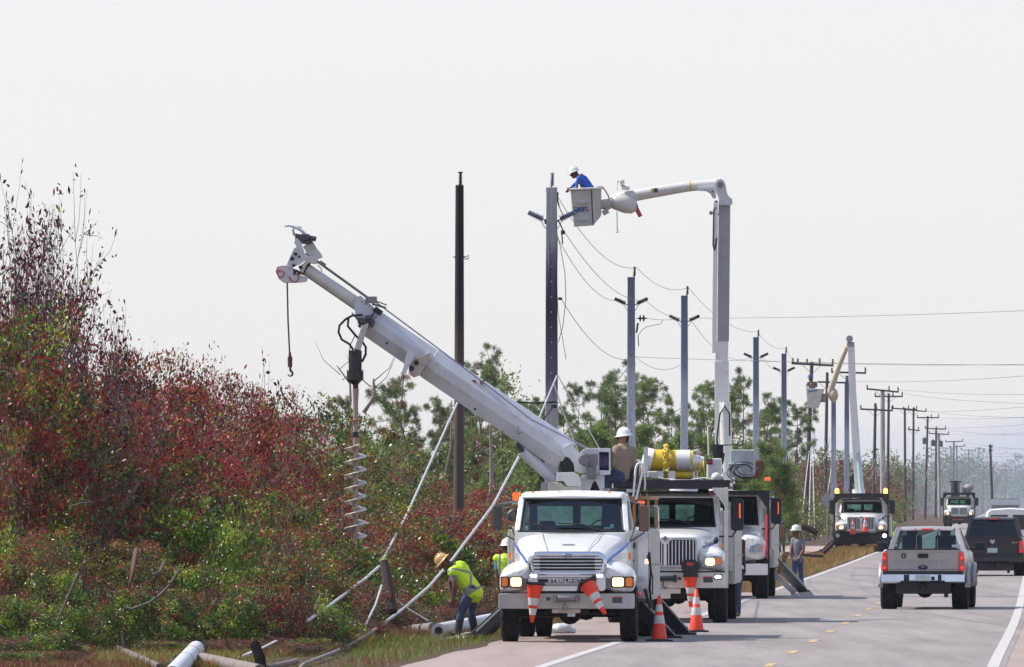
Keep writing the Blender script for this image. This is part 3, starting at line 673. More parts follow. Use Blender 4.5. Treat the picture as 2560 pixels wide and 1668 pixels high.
# boom
def uq(d_, u): return d_
bo = [(765, 673, 176.6), (895, 760, 176.6), (931, 810, 176.6), (1047, 889, 176.6), (1074, 909, 176.6), (1413, 1137, 176.6)]
OCT = [(.285, -.05), (.10, -.23), (-.06, -.23), (-.285, -.11), (-.285, .11), (-.06, .23), (.10, .23), (.285, .05)]
def boom_sec(b, a, c, k, mi=0, caps=True, shape=OCT):
    A = Q(*a); C = Q(*c); t = (C - A).normalized(); w = Vector((math.sin(YAW), math.cos(YAW), 0)); w = (w - t * w.dot(t)).normalized(); u = w.cross(t)
    if u.z < 0: u = -u
    b.loft([[p + u * (x * kk) + w * (y * kk) for x, y in shape] for p, kk in ((A, k[0]), (C, k[1]))], mi, True, caps, False)
b = MB(); boom_sec(b, (1072, 907, BD), (1416, 1139, BD), (1.0, 1.04)); ob = b.build('outer_boom', BOOMW, t1, .012)
b = MB(); boom_sec(b, (930, 808, BD), (1080, 911, BD), (.93, .94)); b.build('middle_boom', BOOMW, t1, .012)
b = MB(); boom_sec(b, (905, 775, BD), (940, 814, BD), (.62, .80)); qprism(b, [(884, 762), (894, 742), (901, 739), (908, 745), (918, 757), (936, 772), (935, 782), (926, 798), (900, 800), (890, 792)], 176.38, 176.42)
qprism(b, [(884, 762), (894, 742), (901, 739), (908, 745), (918, 757), (936, 772), (935, 782), (926, 798), (900, 800), (890, 792)], 176.78, 176.82)
b.build('boom_collar', BOOMW, t1, .006)
b = MB(); b.cyl(Q(762, 671), Q(900, 765), .112, .118, 20); b.build('tip_tube', mat('ivory_paint', (.66, .64, .60), .45, var=.05, dirt=.4), t1)
b = MB(); b.tube([Q(764, 634, 176.5), Q(795, 655, 176.5), Q(920, 745, 176.5)], .024); b.tube([Q(925, 747, 176.4), Q(967, 763, 176.4)], .012); b.tube([Q(930, 760, 176.4), Q(965, 770, 176.4)], .02); b.box(Q(928, 750, 176.45), (.2, .2, .12)); b.box(Q(806, 660, 176.5), (.12, .08, .07), 0, (0, R(35), 0)); b.build('winch_guide', DULLM, t1, .004)
b = MB(); br = random.Random(12)
for k in range(9): c = Q(915 + br.uniform(-14, 16), 800 + br.uniform(-8, 14), 176.3 + br.uniform(-.1, .2)); b.box(c, (br.uniform(.05, .16), .1, br.uniform(.04, .12)), 0, (0, br.uniform(-.9, .9), 0))
b.tube([Q(892, 796, 176.3), Q(905, 808, 176.25), Q(925, 806, 176.25), Q(932, 818, 176.3)], .02, 6); b.tube([Q(880, 782, 176.3), Q(895, 800, 176.2), Q(912, 815, 176.25)], .015, 6); b.build('swivel_fittings', mat('grimy_steel', (.08, .08, .10), .5, .4, var=.5, scale=20), t1, .004)
for k in range(5): b = MB(); c = Q(905 + k * 9, 755 + k * 6, 176.3); b.cyl(c, c + Vector((0, -.02, 0)), .012, None, 8); b.build('bolt', BLACK, t1)
b = MB(); b.box(Q(945, 778, 176.35), (.16, .06, .10), 0, (0, R(36), 0)); b.build('collar_opening', BLACK, t1); b = MB(); b.box(Q(930, 792, 176.33), (.02, .1, .2), 0, (0, R(30), 0)); b.build('collar_joint', BLACK, t1)
# rope along the top of the boom
b = MB(); b.tube([Q(935, 752, 176.4), Q(1060, 845, 176.38), Q(1200, 950, 176.38), Q(1330, 1050, 176.4), Q(1475, 1124, 176.4)], .013, 6); b.build('winch_rope', mat('lilac_rope', (.30, .27, .42), .8), t1)
# stow bracket on the boom
b = MB(); qprism(b, [(1032, 900), (1046, 895), (1076, 881), (1066, 912), (1050, 938), (1034, 944), (1023, 935), (1022, 925)], 176.15, 176.75)
b.build('auger_bracket', mat('rusty_white', (.5, .42, .36), .6), t1, .006)
b = MB(); qprism(b, [(1019, 879), (1034, 881), (1036, 890), (1012, 938), (1003, 937), (1012, 905)], 176.0, 176.1); b.build('bracket_plate', BOOMW, t1, .004)
b = MB(); 
for (x, y, r_) in ((1041, 907, .045), (1029, 921, .05)): c = Q(x, y, 176.13); b.cyl(c, c + Vector((0, .05, 0)), r_, None, 14)
c = Q(1187, 1023, 176.34); b.cyl(c, c + Vector((0, .03, 0)), .022); c = Q(967, 858, 176.36); b.cyl(c, c + Vector((0, .03, 0)), .022); b.build('bolt_hole', BLACK, t1)
b = MB(); c = Q(1257, 1081, 176.35); b.tube([c + Vector((.03 * math.cos(a), -.02, .03 * math.sin(a))) for a in [i * math.pi / 6 for i in range(13)]], .008, 6)
c = Q(1296, 1075, 176.3); b.tube([c + Vector((.07 * math.cos(a), -.02, .07 * math.sin(a))) for a in [R(200 + i * 16) for i in range(10)]], .006, 5); b.tube([c + Vector((0, -.02, .07)), c + Vector((.005, -.02, -.09))], .009, 6); b.build('angle_gauge', DULLM, t1)
b = MB()
for k in range(10): c = Q(1003 + k * 6, 880 - k * .6 + (k > 6) * 2, 176.1)
for (x, y) in ((1184, 955), (1206, 955)): c = Q(x, y, 176.45); b.box(c, (.08, .06, .06))
b.build('rust_lug', mat('rust', (.25, .09, .04), .8), t1)
# boom heel and lift cylinder
b = MB(); qprism(b, [(1404, 1120), (1425, 1108), (1436, 1118), (1450, 1140), (1470, 1160), (1474, 1182), (1452, 1184), (1438, 1180), (1434, 1160), (1424, 1146), (1410, 1140)], 176.2, 177.0); b.build('boom_heel', BOOMW, t1, .01)
b = MB(); qprism(b, [(1398, 1163), (1405, 1141), (1420, 1144), (1432, 1158), (1437, 1182), (1406, 1184)], 176.4, 176.8); b.build('boom_pivot', BLACK, t1)
b = MB(); b.cyl(Q(1305, 1128), Q(1392, 1206), .105, None, 18); lc = b.build('lift_cylinder', BOOMW, t1); b = MB(); b.cyl(Q(1288, 1112), Q(1306, 1129), .06, None, 12); b.build('cylinder_rod', CHROME, lc)
b = MB(); qprism(b, [(1290, 1108), (1302, 1114), (1312, 1127), (1304, 1132), (1292, 1118)], 176.2, 177.0); b.build('cylinder_bracket', BLACK, t1)
# boom head
def z7(x, y): return (680 + x / 6.4625, 540 + y / 6.4625)
b = MB(); qprism(b, [z7(*p) for p in ((60, 900), (90, 815), (160, 800), (240, 800), (330, 830), (480, 960), (580, 990), (550, 1060), (400, 1080), (190, 1080), (110, 1020))], 176.35, 176.42); b.build('sheave_plate', BOOMW, t1, .006); b = MB()
qprism(b, [z7(*p) for p in ((75, 900), (100, 820), (240, 805), (330, 830), (480, 960), (585, 1000), (555, 1065), (400, 1083), (190, 1083), (115, 1020))], 176.75, 176.82); hd = b.build('sheave_plate', BOOMW, t1, .006)
b = MB(); c = Q(*z7(250, 940), 176.45); b.cyl(c, c + Vector((0, .28, 0)), .13, None, 20); b.build('sheave', DULLM, hd)
b = MB()
b.tube([Q(*z7(*p), 176.33) for p in ((90, 830), (65, 900), (95, 960), (130, 995), (180, 975), (205, 930), (180, 890), (120, 880), (80, 920))], .01, 6)
b.tube([Q(*z7(*p), 176.33) for p in ((270, 980), (320, 1050), (380, 1070), (430, 1020), (430, 950), (380, 930))], .01, 6); b.tube([Q(*z7(*p), 176.33) for p in ((740, 790), (790, 850), (812, 905))], .008, 6); b.build('red_cable', STICKR, hd)
b = MB(); qprism(b, [z7(*p) for p in ((235, 790), (300, 640), (350, 530), (395, 500), (355, 430), (370, 380), (410, 365), (470, 430), (510, 540), (545, 640), (540, 720), (450, 785), (330, 830))], 176.3, 176.36); b.build('pole_claw_arm', BOOMW, t1, .006); b = MB()
qprism(b, [z7(*p) for p in ((245, 790), (310, 640), (360, 530), (400, 500), (365, 430), (375, 385), (410, 370), (470, 430), (510, 540), (545, 640), (540, 720), (450, 785), (330, 830))], 176.8, 176.86); cl = b.build('pole_claw_arm', BOOMW, t1, .006)
b = MB()
for (x, y, r_) in ((380, 615, .030), (325, 690, .035), (350, 800, .03), (440, 660, .02), (460, 830, .035)): c = Q(*z7(x, y), 176.27); b.cyl(c, c + Vector((0, .05, 0)), r_, None, 12)
for (x, y, s_) in ((390, 730, .1), (350, 900, .12), (420, 920, .1)): b.box(Q(*z7(x, y), 176.5), (s_, .3, s_ * .8), 0, (0, R(30), 0))
b.build('claw_pin', BLACK, cl)
b = MB(); b.tube([Q(*z7(*p), 176.6) for p in ((430, 350), (355, 290), (333, 225), (360, 178), (420, 175), (478, 190))], [.03, .028, .025, .022, .02, .014], 8)
b.tube([Q(*z7(*p), 176.45) for p in ((540, 305), (490, 245), (420, 205), (340, 170), (270, 155), (205, 165))], [.03, .028, .026, .024, .022, .018], 8); b.build('pole_claw', BOOMW, cl)
b = MB(); b.box(Q(*z7(480, 375), 176.6), (.22, .3, .16), 0, (0, R(10), 0)); b.box(Q(*z7(540, 340), 176.5), (.14, .2, .10)); b.cyl(Q(*z7(560, 345), 176.5), Q(*z7(715, 375), 176.5), .045); b.box(Q(*z7(600, 420), 176.5), (.12, .14, .07), 0, (0, R(-20), 0)); b.build('claw_cylinder', mat('grimy_steel', (.08, .08, .10), .5, .4, var=.5, scale=20), cl, .006)
b = MB(); b.tube([Q(*z7(*p), 176.7) for p in ((580, 450), (640, 560), (720, 660), (735, 700))], 1, 4, 0, True, False, (.1, .055), (0, 1, 0)); b.build('claw_link', mat('ivory_paint', (.66, .64, .60), .45), cl, .01)
b = MB(); qprism(b, [z7(*p) for p in ((545, 640), (650, 650), (740, 700), (720, 780), (600, 760), (560, 800), (500, 930), (440, 900), (470, 800), (530, 740))], 176.42, 176.78); b.build('head_casting', mat('ivory_paint', (.66, .64, .60), .45), t1, .01)
b = MB(); b.tube([Q(765, 672) + (Q(895, 760) - Q(765, 672)).normalized() * t for t in (-.03, .02)], .128, 20); b.build('tube_ring', BLACK, t1)

# hook line, a thing that hangs from the boom
hk = empty('lifting_hook', P(720, 945, 176.6), 0, 'rusty swivel hook hanging on a dark cable from the derrick boom tip', 'hook')
o0 = P(720, 945, 176.6)
b = MB(); b.tube([P(718, 705, 176.6) - o0, P(720, 800, 176.6) - o0, P(724.5, 893, 176.6) - o0], .017, 6); b.build('cable', mat('dark_rope', (.09, .06, .07), .9), hk)
b = MB(); b.cyl(P(724.5, 880, 176.6) - o0, P(725, 893, 176.6) - o0, .02, .03); b.cyl(P(725, 892, 176.6) - o0, P(725, 918, 176.6) - o0, .045, .042); b.build('swivel', mat('maroon_swivel', (.10, .03, .035), .6, dirt=.4), hk)
b = MB(); c = P(725.5, 934, 176.6) - o0; b.tube([c + Vector((0, 0, .115)), c + Vector((.005, 0, .05))] + [c + Vector((.042 * math.cos(a), 0, .047 * math.sin(a) - .0)) for a in [R(80 - i * 28) for i in range(10)]], [.02, .022] + [.02] * 5 + [.016, .014, .012, .01, .008], 8); b.build('hook', _m['maroon_swivel'], hk)

# auger, hanging from the boom
ag = empty('earth_auger', P(888, 1350, 176.2), 0, 'rusty spiral earth auger hanging upright from the derrick boom', 'auger')
AD = 176.2; ao = P(888, 1350, AD)
def A_(x, y, d=AD): return P(x, y, d) - ao
b = MB(); b.beam(A_(915, 806, 176.3), A_(893, 876), .11, .11, 0, (0, 1, 0)); b.build('hanger_arm', mat('cream_arm', (.55, .50, .44), .5, dirt=.6), ag, .01)
b = MB(); b.cyl(A_(888, 876), A_(888, 931), .118, None, 20); b.cyl(A_(888, 929), A_(888, 950), .150, None, 20); b.cyl(A_(888, 949), A_(889, 962), .148, .05, 20); b.cyl(A_(889, 960), A_(889, 975), .05)
for k in range(8):
    a = k * math.pi / 4; c = A_(888, 928); b.cyl(c + Vector((.135 * math.cos(a), .135 * math.sin(a), -.02)), c + Vector((.135 * math.cos(a), .135 * math.sin(a), .02)), .014, None, 6)
b.build('drive_motor', mat('oily_black_motor', (.022, .018, .024), .35, .2, var=.5, scale=12), ag)
b = MB()
def c3(x, y): return (660 + x / 2.674, 520 + y / 2.674)
for pts in (((660, 715), (590, 720), (545, 745), (505, 785), (498, 830), (520, 880), (570, 910), (598, 950)), ((565, 740), (560, 790), (610, 850), (630, 870)), ((655, 890), (680, 930), (680, 980), (655, 1030))):
    b.tube([A_(*c3(*p)) for p in pts], .021, 8)
b.tube([A_(*c3(*p)) for p in ((610, 850), (580, 910), (570, 960))], .008, 6); b.build('hydraulic_hose', BLACK, ag)
b = MB(); b.cyl(A_(889, 972), A_(889, 1005), .06, .048, 12); b.cyl(A_(889, 1003), A_(889, 1352), .047, None, 14); b.cyl(A_(889, 1080), A_(889, 1094), .052, None, 14, 1); b.build('shaft', [mat('rusty_tan_shaft', (.34, .26, .22), .6, .2, var=.25, dirt=.7, dirtcol=(.16, .08, .05), dscale=9), BLACK], ag)
b = MB(); zt = A_(889, 1108).z; zb = A_(889, 1345).z; pitch = .237; turns = (zt - zb) / pitch; n = int(turns * 20); S = []; cc = A_(889, 1100)
for i in range(n + 1):
    a = 2 * math.pi * i / 20 + .6; z = zt - (i / 20) * pitch; rr_ = .20 * (1 if i > 4 else .4 + .15 * i)
    ca, sa = math.cos(a), -math.sin(a)
    S.append([(cc.x + .045 * ca, cc.y + .045 * sa, z), (cc.x + rr_ * ca, cc.y + rr_ * sa, z - .012), (cc.x + rr_ * ca, cc.y + rr_ * sa, z - .024), (cc.x + .045 * ca, cc.y + .045 * sa, z - .016)])
b.loft(S, 0, True, True); b.build('flight', mat('worn_flight_steel', (.62, .58, .55), .4, .2, var=.3, dirt=.8, dirtcol=(.25, .12, .06)), ag)
b = MB(); b.lathe([(.05, 0), (.11, -.004), (.12, -.012), (.05, -.02)], 16, 0, Matrix.Translation(A_(889, 1050))); b.build('collar', mat('rust', (.25, .09, .04), .8), ag)

# cones hung on the bumper (upside down)
x, z = L1(432, 868, -.2); w0 = Matrix.Rotation(-YAW, 3, 'Z') @ Vector((x, -.2, z)) + Vector((T1[0], T1[1], 0))
cone('traffic_cone', w0, .70, .30, (R(180), R(4), 0), 'traffic cone hung upside down on the front truck bumper, left of the winch', 'traffic cones')
x, z = L1(905, 872, -.22); w0 = Matrix.Rotation(-YAW, 3, 'Z') @ Vector((x, -.22, z)) + Vector((T1[0], T1[1], 0))
cone('traffic_cone', w0, .68, .34, (R(150), R(-23), R(20)), 'tilted traffic cone hanging tip down on the front truck bumper, right of the winch', 'traffic cones')
# ---------------------------------------------------------------- further utility trucks
def guard(root, x0, x1, y0, y1, z0, z1, m=BLACK, posts=(), pm=BLACK, zb=.8):
    b = MB(); b.b2(x0, x1, y0, y1, z0, z0 + .06)
    for z in (z1 - .03,): b.b2(x0, x1, y0, y0 + .06, z - .03, z + .03); b.b2(x0, x0 + .05, y0, y1, z - .03, z + .03); b.b2(x1 - .05, x1, y0, y1, z - .03, z + .03)
    b.b2(x0, x1, y0 + .004, y0 + .03, z0 + .05, z1 - .05)
    n = 14
    for k in range(n + 1): x = x0 + (x1 - x0 - .04) * k / n; b.b2(x, x + .04, y0, y0 + .035, z0 + .05, z1 - .04)
    o = b.build('cab_guard', m, root)
    for (x, yy) in posts:
        b = MB(); b.beam((x, yy, zb), (x, yy, z0 + .03), .07, .07, 0, (0, 1, 0)); s = 1 if x > 0 else -1
        b.prism([(x + .035, z0), (x - s * .0 - .035, z0 - .35), (x - s * .28, z0), (x - s * .28, z0 + .02), (x + .035, z0 + .02)], 'y', yy - .02, yy + .02)
        b.build('guard_post', pm, root, .006)
    return o
def inter_truck(name, loc, label, mesh_scale=1.0, post=None, blackbump=False, lod=0, guard_z=(2.69, 2.87), m2=False, cones=0, markers=REDL, yaw=-YAW):
    t = empty(name, loc, yaw, label, 'truck', 'utility trucks parked along the road')
    bz0, bz1 = (.60, .88) if m2 else (.71, 1.02)
    bm_ = WHITE if m2 else (BLACK if blackbump else CREAM)
    if blackbump: bz0, bz1 = .42, .88
    b = MB(); rr_prism(b, -1.22, 1.22, bz0, bz1, .03, 0, .15); bu = b.build('bumper', bm_, t, .01)
    dz = -.06 if blackbump else 0
    if not m2 and not blackbump:
        b = MB(); b.cyl((-.22, -.06, .90), (.18, -.06, .90), .05); b.box((-.24, -.05, .9), (.06, .12, .14)); b.box((.2, -.05, .9), (.06, .12, .14)); b.tube([(-.04, -.06, .85), (-.05, -.07, .76), (0, -.07, .70), (.03, -.07, .75)], .013); b.build('winch', BLACK, bu)
        sticker(bu, .76, .95, .82, .94, -.002, STICK); sticker(bu, .76, .95, .925, .94, -.0065, STICKR); sticker(bu, .25, .32, .87, .93, -.002, STICK)
        rect_lamp(bu, 1.055, .935, .125, .065, -.004, LAMPW, 'fog_light', BLACK)
        b = MB(); b.b2(-1.0, .3, .05, .2, .60, .70); b.b2(-.1, .1, .04, .2, .5, .7); b.build('valance', CREAM, bu)
    fz = .10 if m2 else 0
    for s in (-1, 1):
        S = []; fm = MB()
        if m2: prof = ((.10, [(.5, .95), (1.02, .95), (1.12, 1.0), (1.13, 1.25), (1.05, 1.45), (.85, 1.52), (.7, 1.55), (.5, 1.55)]), (.35, [(.5, .95), (1.1, .95), (1.18, 1.02), (1.19, 1.3), (1.10, 1.52), (.92, 1.60), (.75, 1.62), (.5, 1.62)]), (.7, [(.5, 1.1), (1.13, 1.1), (1.19, 1.14), (1.19, 1.32), (1.12, 1.5), (.95, 1.62), (.8, 1.64), (.5, 1.64)]), (1.6, [(.5, 1.1), (1.08, 1.1), (1.14, 1.14), (1.14, 1.25), (1.08, 1.4), (1.0, 1.5), (.9, 1.5), (.5, 1.5)]), (1.85, [(.5, .7), (1.0, .7), (1.04, .8), (1.04, 1.0), (1.02, 1.1), (1.0, 1.2), (.9, 1.2), (.5, 1.2)]))
        else: prof = ((.06, [(.60, 1.05), (1.06, 1.05), (1.14, 1.09), (1.16, 1.26), (1.13, 1.34), (.92, 1.40), (.74, 1.42), (.60, 1.42)]), (.3, [(.60, 1.05), (1.12, 1.05), (1.18, 1.1), (1.19, 1.34), (1.15, 1.45), (.98, 1.52), (.78, 1.52), (.6, 1.52)]), (.6, [(.6, 1.12), (1.13, 1.12), (1.19, 1.16), (1.19, 1.36), (1.13, 1.5), (1.0, 1.56), (.85, 1.57), (.6, 1.57)]), (1.5, [(.6, 1.12), (1.10, 1.12), (1.15, 1.16), (1.15, 1.28), (1.10, 1.42), (1.0, 1.5), (.9, 1.52), (.6, 1.52)]), (1.85, [(.6, .7), (1.02, .7), (1.05, .8), (1.05, 1.05), (1.02, 1.15), (1.0, 1.25), (.9, 1.3), (.6, 1.3)]))
        for y, pts in prof: S.append([(s * x, y, z + dz) for x, z in pts])
        fm.loft(S, closed=True, caps=True); fm.build('fender', WHITE, t, sub=1)
    if m2: hs = [(.12, [(0, 1.52), (.4, 1.50), (.62, 1.44), (.70, 1.3), (.70, 1.15), (.70, .95)]), (.5, [(0, 1.64), (.5, 1.62), (.75, 1.55), (.85, 1.4), (.86, 1.2), (.86, .98)]), (1.2, [(0, 1.76), (.6, 1.75), (.86, 1.68), (.94, 1.55), (.95, 1.3), (.95, .98)]), (2.0, [(0, 1.84), (.6, 1.84), (.92, 1.78), (1.0, 1.66), (1.0, 1.4), (1.0, .98)])]
    else: hs = [(.04, [(0, 1.74), (.4, 1.73), (.60, 1.70), (.64, 1.64), (.64, 1.4), (.64, 1.03)]), (.3, [(0, 1.81), (.42, 1.80), (.66, 1.77), (.73, 1.68), (.74, 1.4), (.74, 1.03)]), (1.0, [(0, 1.87), (.5, 1.86), (.78, 1.82), (.87, 1.7), (.88, 1.45), (.88, 1.03)]), (1.95, [(0, 1.92), (.6, 1.92), (.93, 1.87), (1.0, 1.76), (1.0, 1.5), (1.0, 1.03)])]
    hs = [(y, [(x, z + dz) for x, z in h]) for y, h in hs]
    hood(t, hs)
    # grille
    if m2:
        b = MB(); rr_prism(b, -.52, .52, 1.0, 1.42, .08, .05, .13); gr = b.build('grille', CHROME, t)
        b = MB(); rr_prism(b, -.47, .47, 1.04, 1.38, .06, .03, .05); b.build('grille_mesh', BLACK, gr)
        for s in (-1, 1):
            b = MB(); pts = [(s * x, z) for x, z in ((.76, 1.18), (.80, 1.32), (.95, 1.37), (1.10, 1.36), (1.12, 1.28), (1.08, 1.20), (.9, 1.16))]
            b.prism(pts, 'y', .02, .12); h = b.build('headlight', mat('clear_lens', (.35, .42, .52), .12, .3, var=.5, scale=14), t)
            b = MB(); b.prism([(s * 1.02, 1.2), (s * 1.04, 1.34), (s * 1.09, 1.33), (s * 1.08, 1.22)], 'y', .008, .02); b.build('turn_light', AMBER, h)
    else:
        zb_, zt_ = 1.17 + dz, 1.67 + dz
        b = MB(); rr_prism(b, -.635, .635, zb_ - .05, zt_ + .05, .06, .0, .05); gr = b.build('grille', CHROME, t, .008)
        b = MB(); rr_prism(b, -.60, .60, zb_, zt_, .03, -.012, -.001); b.build('grille_backing', mat('navy_shadow_mesh', (.008, .01, .03), .6), gr)
        b = MB()
        for k in range(17):
            x = -.56 + k * .07; b.b2(x - .009, x + .009, -.03, -.012, zb_ + .01, zt_ - .01)
        b.b2(-.03, .03, -.035, -.012, zb_, zt_); b.prism([(-.16, zt_ + .05), (0, zt_ - .12), (.16, zt_ + .05)], 'y', -.036, -.004); b.build('grille_bar', mat('bright_bar', (.80, .82, .88), .3, .6), gr)
        b = MB(); b.prism([(0, zt_ - .04), (.085, zt_ + .025), (0, zt_ + .09), (-.085, zt_ + .025)], 'y', -.06, -.037); b.prism([(-.03, zt_ - .01), (.03, zt_ - .01), (.03, zt_ + .06), (-.03, zt_ + .06)], 'y', -.07, -.061, 1); b.build('badge', [CHROME, STICKR if lod else DULLM], gr, .004)
        b = MB(); b.b2(-.62, .62, .0, .06, 1.055 + dz, 1.105 + dz); b.build('lower_trim', CHROME, gr); 
        b = MB(); b.b2(-1.12, 1.15, .03, .12, 1.022 + dz, 1.05 + dz); b.build('bumper_gap', RUBBER, gr)
        for s in (-1, 1):
            b = MB(); pts = [(s * x, z + dz) for x, z in ((.70, 1.13), (.72, 1.24), (.80, 1.33), (1.0, 1.355), (1.13, 1.34), (1.15, 1.22), (1.08, 1.13), (.9, 1.10))]
            b.prism(pts, 'y', .02, .10); h = b.build('headlight', mat('lamp_housing', (.30, .33, .40), .25, .7), t, .01)
            b = MB(); rr_prism(b, min(s * .80, s * .99), max(s * .80, s * .99), 1.16 + dz, 1.31 + dz, .05, .0, .018); b.build('lens', LAMP, h)
            b = MB(); rr_prism(b, min(s * 1.02, s * 1.12), max(s * 1.02, s * 1.12), 1.18 + dz, 1.32 + dz, .04, .002, .018); b.build('turn_light', AMBER, h)
            b = MB(); b.sph((s * .98, 1.0, 1.66 + dz), (.05, .10, .075), 12); b.build('air_intake', BLACK, t)
            b = MB(); b.tube([(s * .76, .35, 1.52 + dz), (s * .95, 1.0, 1.60 + dz), (s * 1.02, 1.8, 1.66 + dz)], 1.0, 4, 0, True, False, (.010, .018), (0, 0, 1)); b.build('stripe', BLUEST, t)
            b = MB(); b.box((s * 1.1, .9, 1.55 + dz), (.05, .08, .04)); b.build('side_marker', AMBER, t)
    wz0 = (1.84 if m2 else 1.94) + dz * 1.6; wz1 = (2.52 if m2 else 2.49) + dz * 2.6; rt = (2.64 if m2 else 2.60) + dz * 2.6
    cab(t, 1.98, 2.45, wz0, wz1, .93, .86, 3.7, 1.0, .95, rt, WHITE, GLS if not m2 else GLS, roof_over=.16)
    if not m2: roof_lights(t, (-.72, -.12, .12, .32, .82) if not blackbump else (-.2, 0, .2), 2.38, rt - .03, markers, .035)
    for s in (-1, 1):
        x = s * 1.36; z0, z1 = (1.85 + dz, 2.50 + dz * 1.5)
        b = MB(); rr_prism(b, x - .13, x + .13, z0, z1, .06, 2.35, 2.5); mo = b.build('mirror', BLACK, t, .01)
        b = MB(); b.tube([(s * 1.0, 2.4, z0 - .12), (x - s * .1, 2.4, z0 - .12), (x, 2.42, z0 + .03)], .017); b.tube([(s * .95, 2.5, z1 + .02), (x, 2.42, z1 - .03)], .015); b.build('mirror_arm', BLACK, mo)
        if not blackbump:
            b = MB(); b.b2(x + .04, x + .07, 2.343, 2.35, z0 + .25, z1 - .1); b.build('reflector', mat('orange_beacon', (.9, .16, .03), .4), mo)
        wheel(t, s * 1.045, 1.2, .51, .30, s); wheel(t, s * 1.07, 6.9, .51, .27, s); wheel(t, s * .76, 6.9, .51, .27, s)
        service_body(t, *((.94, 1.24) if s > 0 else (-1.24, -.94)), 4.1, 8.6, .75, 1.9)
    frame_under(t, .2, 8.6, .75, ((1.2, .51, .92), (6.9, .51, .62)))
    b = MB(); b.b2(-1.2, 1.2, 3.95, 8.6, 1.02, 1.1); b.b2(-1.2, -.9, 3.9, 4.1, 1.1, 2.3); b.b2(.85, 1.2, 3.9, 4.3, 1.1, 2.25); b.build('deck', CREAM, t, .01)
    if guard_z:
        z0, z1 = guard_z; pm = CREAM if post == 'cream' else BLACK
        guard(t, -1.24, 1.24, 1.5 if not m2 else .4, 4.0, z0, z1, BLACK, [(s * 1.22, .1 if post == 'cream' else .35) for s in ((1,) if post == 'cream' else (-1, 1))], pm, bz0)
    return t
# second truck: digger derrick with yellow machinery on the rack
T2 = (3.06, 197.0)
t2 = inter_truck('derrick_truck', (T2[0], T2[1], 0), 'second white truck, with a yellow drum on its cab rack and vertical bar grille', post='cream', guard_z=(2.69, 2.87))
L2 = local_of(T2, 1300, 1000, 3.606)
def l2(cx, cy, yl=3.0): x, z = L2(cx, cy, yl); return Vector((x, yl, z))
b = MB(); 
def hcyl(b, xa, xb, y0c, y1c, yl, mi=0, r2=None, n=24):
    p = l2(xa, (y0c + y1c) / 2, yl); q = l2(xb, (y0c + y1c) / 2, yl); r0 = (l2(xa, y0c, yl).z - l2(xa, y1c, yl).z) / 2; b.cyl(p, q, r0, r0 if r2 is None else r2, n, mi)
hcyl(b, 1120, 1290, 447, 640, 2.8, 0); hcyl(b, 1345, 1415, 452, 640, 2.8, 0); hcyl(b, 1535, 1560, 455, 640, 2.8, 0); hcyl(b, 1400, 1560, 640, 715, 2.8, 0); drum = b.build('yellow_drum', YELLOW, t2)
b = MB(); hcyl(b, 1412, 1538, 450, 642, 2.8); hcyl(b, 1539, 1660, 480, 655, 2.8, 0, .12); b.build('white_band', WHITE, drum); b = MB()
c = l2(1120, 545, 2.8); b.lathe([(0, .05), (.12, .045), (.22, .01), (.268, -.02), (.268, -.17)], 24, 0, Matrix.Translation(c + Vector((.0, 0, 0))) @ Matrix.Rotation(R(-78), 4, 'Y')); b.b2(c.x + .0, c.x + .09, 2.5, 2.56, c.z - .27, c.z + .27); b.build('end_cap', WHITE, drum)
b = MB()
for k in range(12):
    a0 = k * math.pi / 6; c = l2(1317, 560, 2.8); rr0 = .33
    p = c + Vector((0, -rr0 * math.cos(a0), rr0 * math.sin(a0) + .02)); q = c + Vector((0, -rr0 * math.cos(a0 + .42), rr0 * math.sin(a0 + .42) + .02))
    b.tube([p, (p + q) / 2 + Vector((.035, 0, 0)), q], .026, 6); b.tube([p, (p + q) / 2 - Vector((.035, 0, 0)), q], .026, 6)
b.build('chain', YELLOW, drum)
b = MB(); c0 = l2(1640, 600, 2.8)
for k in range(3): b.tube([c0 + Vector((-.12 + k * .08 + .0 * math.cos(a), .2 * math.cos(a), .17 * math.sin(a) - .02)) for a in [i * math.pi / 8 for i in range(17)]], .016, 6)
b.build('yellow_sling', YELLOW, drum)
b = MB(); c = l2(1195, 672, 2.3); b.box(c, (.20, .12, .13), 0); b.box(c + Vector((.04, 0, -.06)), (.14, .13, .05), 0); b.build('work_light', CREAM, t2, .02)
b = MB(); p = l2(1770, 700, 2.0); b.sph(p, .105, 16); b.cyl(p, p + Vector((.14, .02, 0)), .06); b.tube([l2(1550, 720, 2.2), l2(1650, 705, 2.2), l2(1740, 720, 2.2)], .02); b.build('strobe_dome', CREAM, t2)
b = MB(); p = l2(1755, 620, 4.2); b.box(p, (.29, .3, .42)); q = b.build('turret_box', WHITE, t2, .02); b = MB(); p = l2(1712, 555, 4.0); b.box(p, (.11, .04, .12)); c = b.build('camera_lens', BLACK, q, .01); b = MB(); b.cyl(p + Vector((0, -.03, 0)), p + Vector((0, -.02, 0)), .04); b.build('lens_ring', STICKR, c)
b = MB(); p0 = l2(1560, 455, 2.8); b.tube([l2(1555, 530, 2.7), l2(1560, 465, 2.7), l2(1600, 455, 2.7), l2(1618, 470, 2.7), l2(1618, 530, 2.7)], .016); b.tube([l2(1700, 500, 4.4), l2(1695, 240, 4.4), l2(1712, 232, 4.4)], .014); b.build('hand_hold', CREAM, t2)
b = MB(); b.tube([l2(1560, 440, 5), l2(1640, 425, 5), l2(1660, 412, 5), l2(1750, 408, 5), l2(2050, 405, 5)], .012, 5)
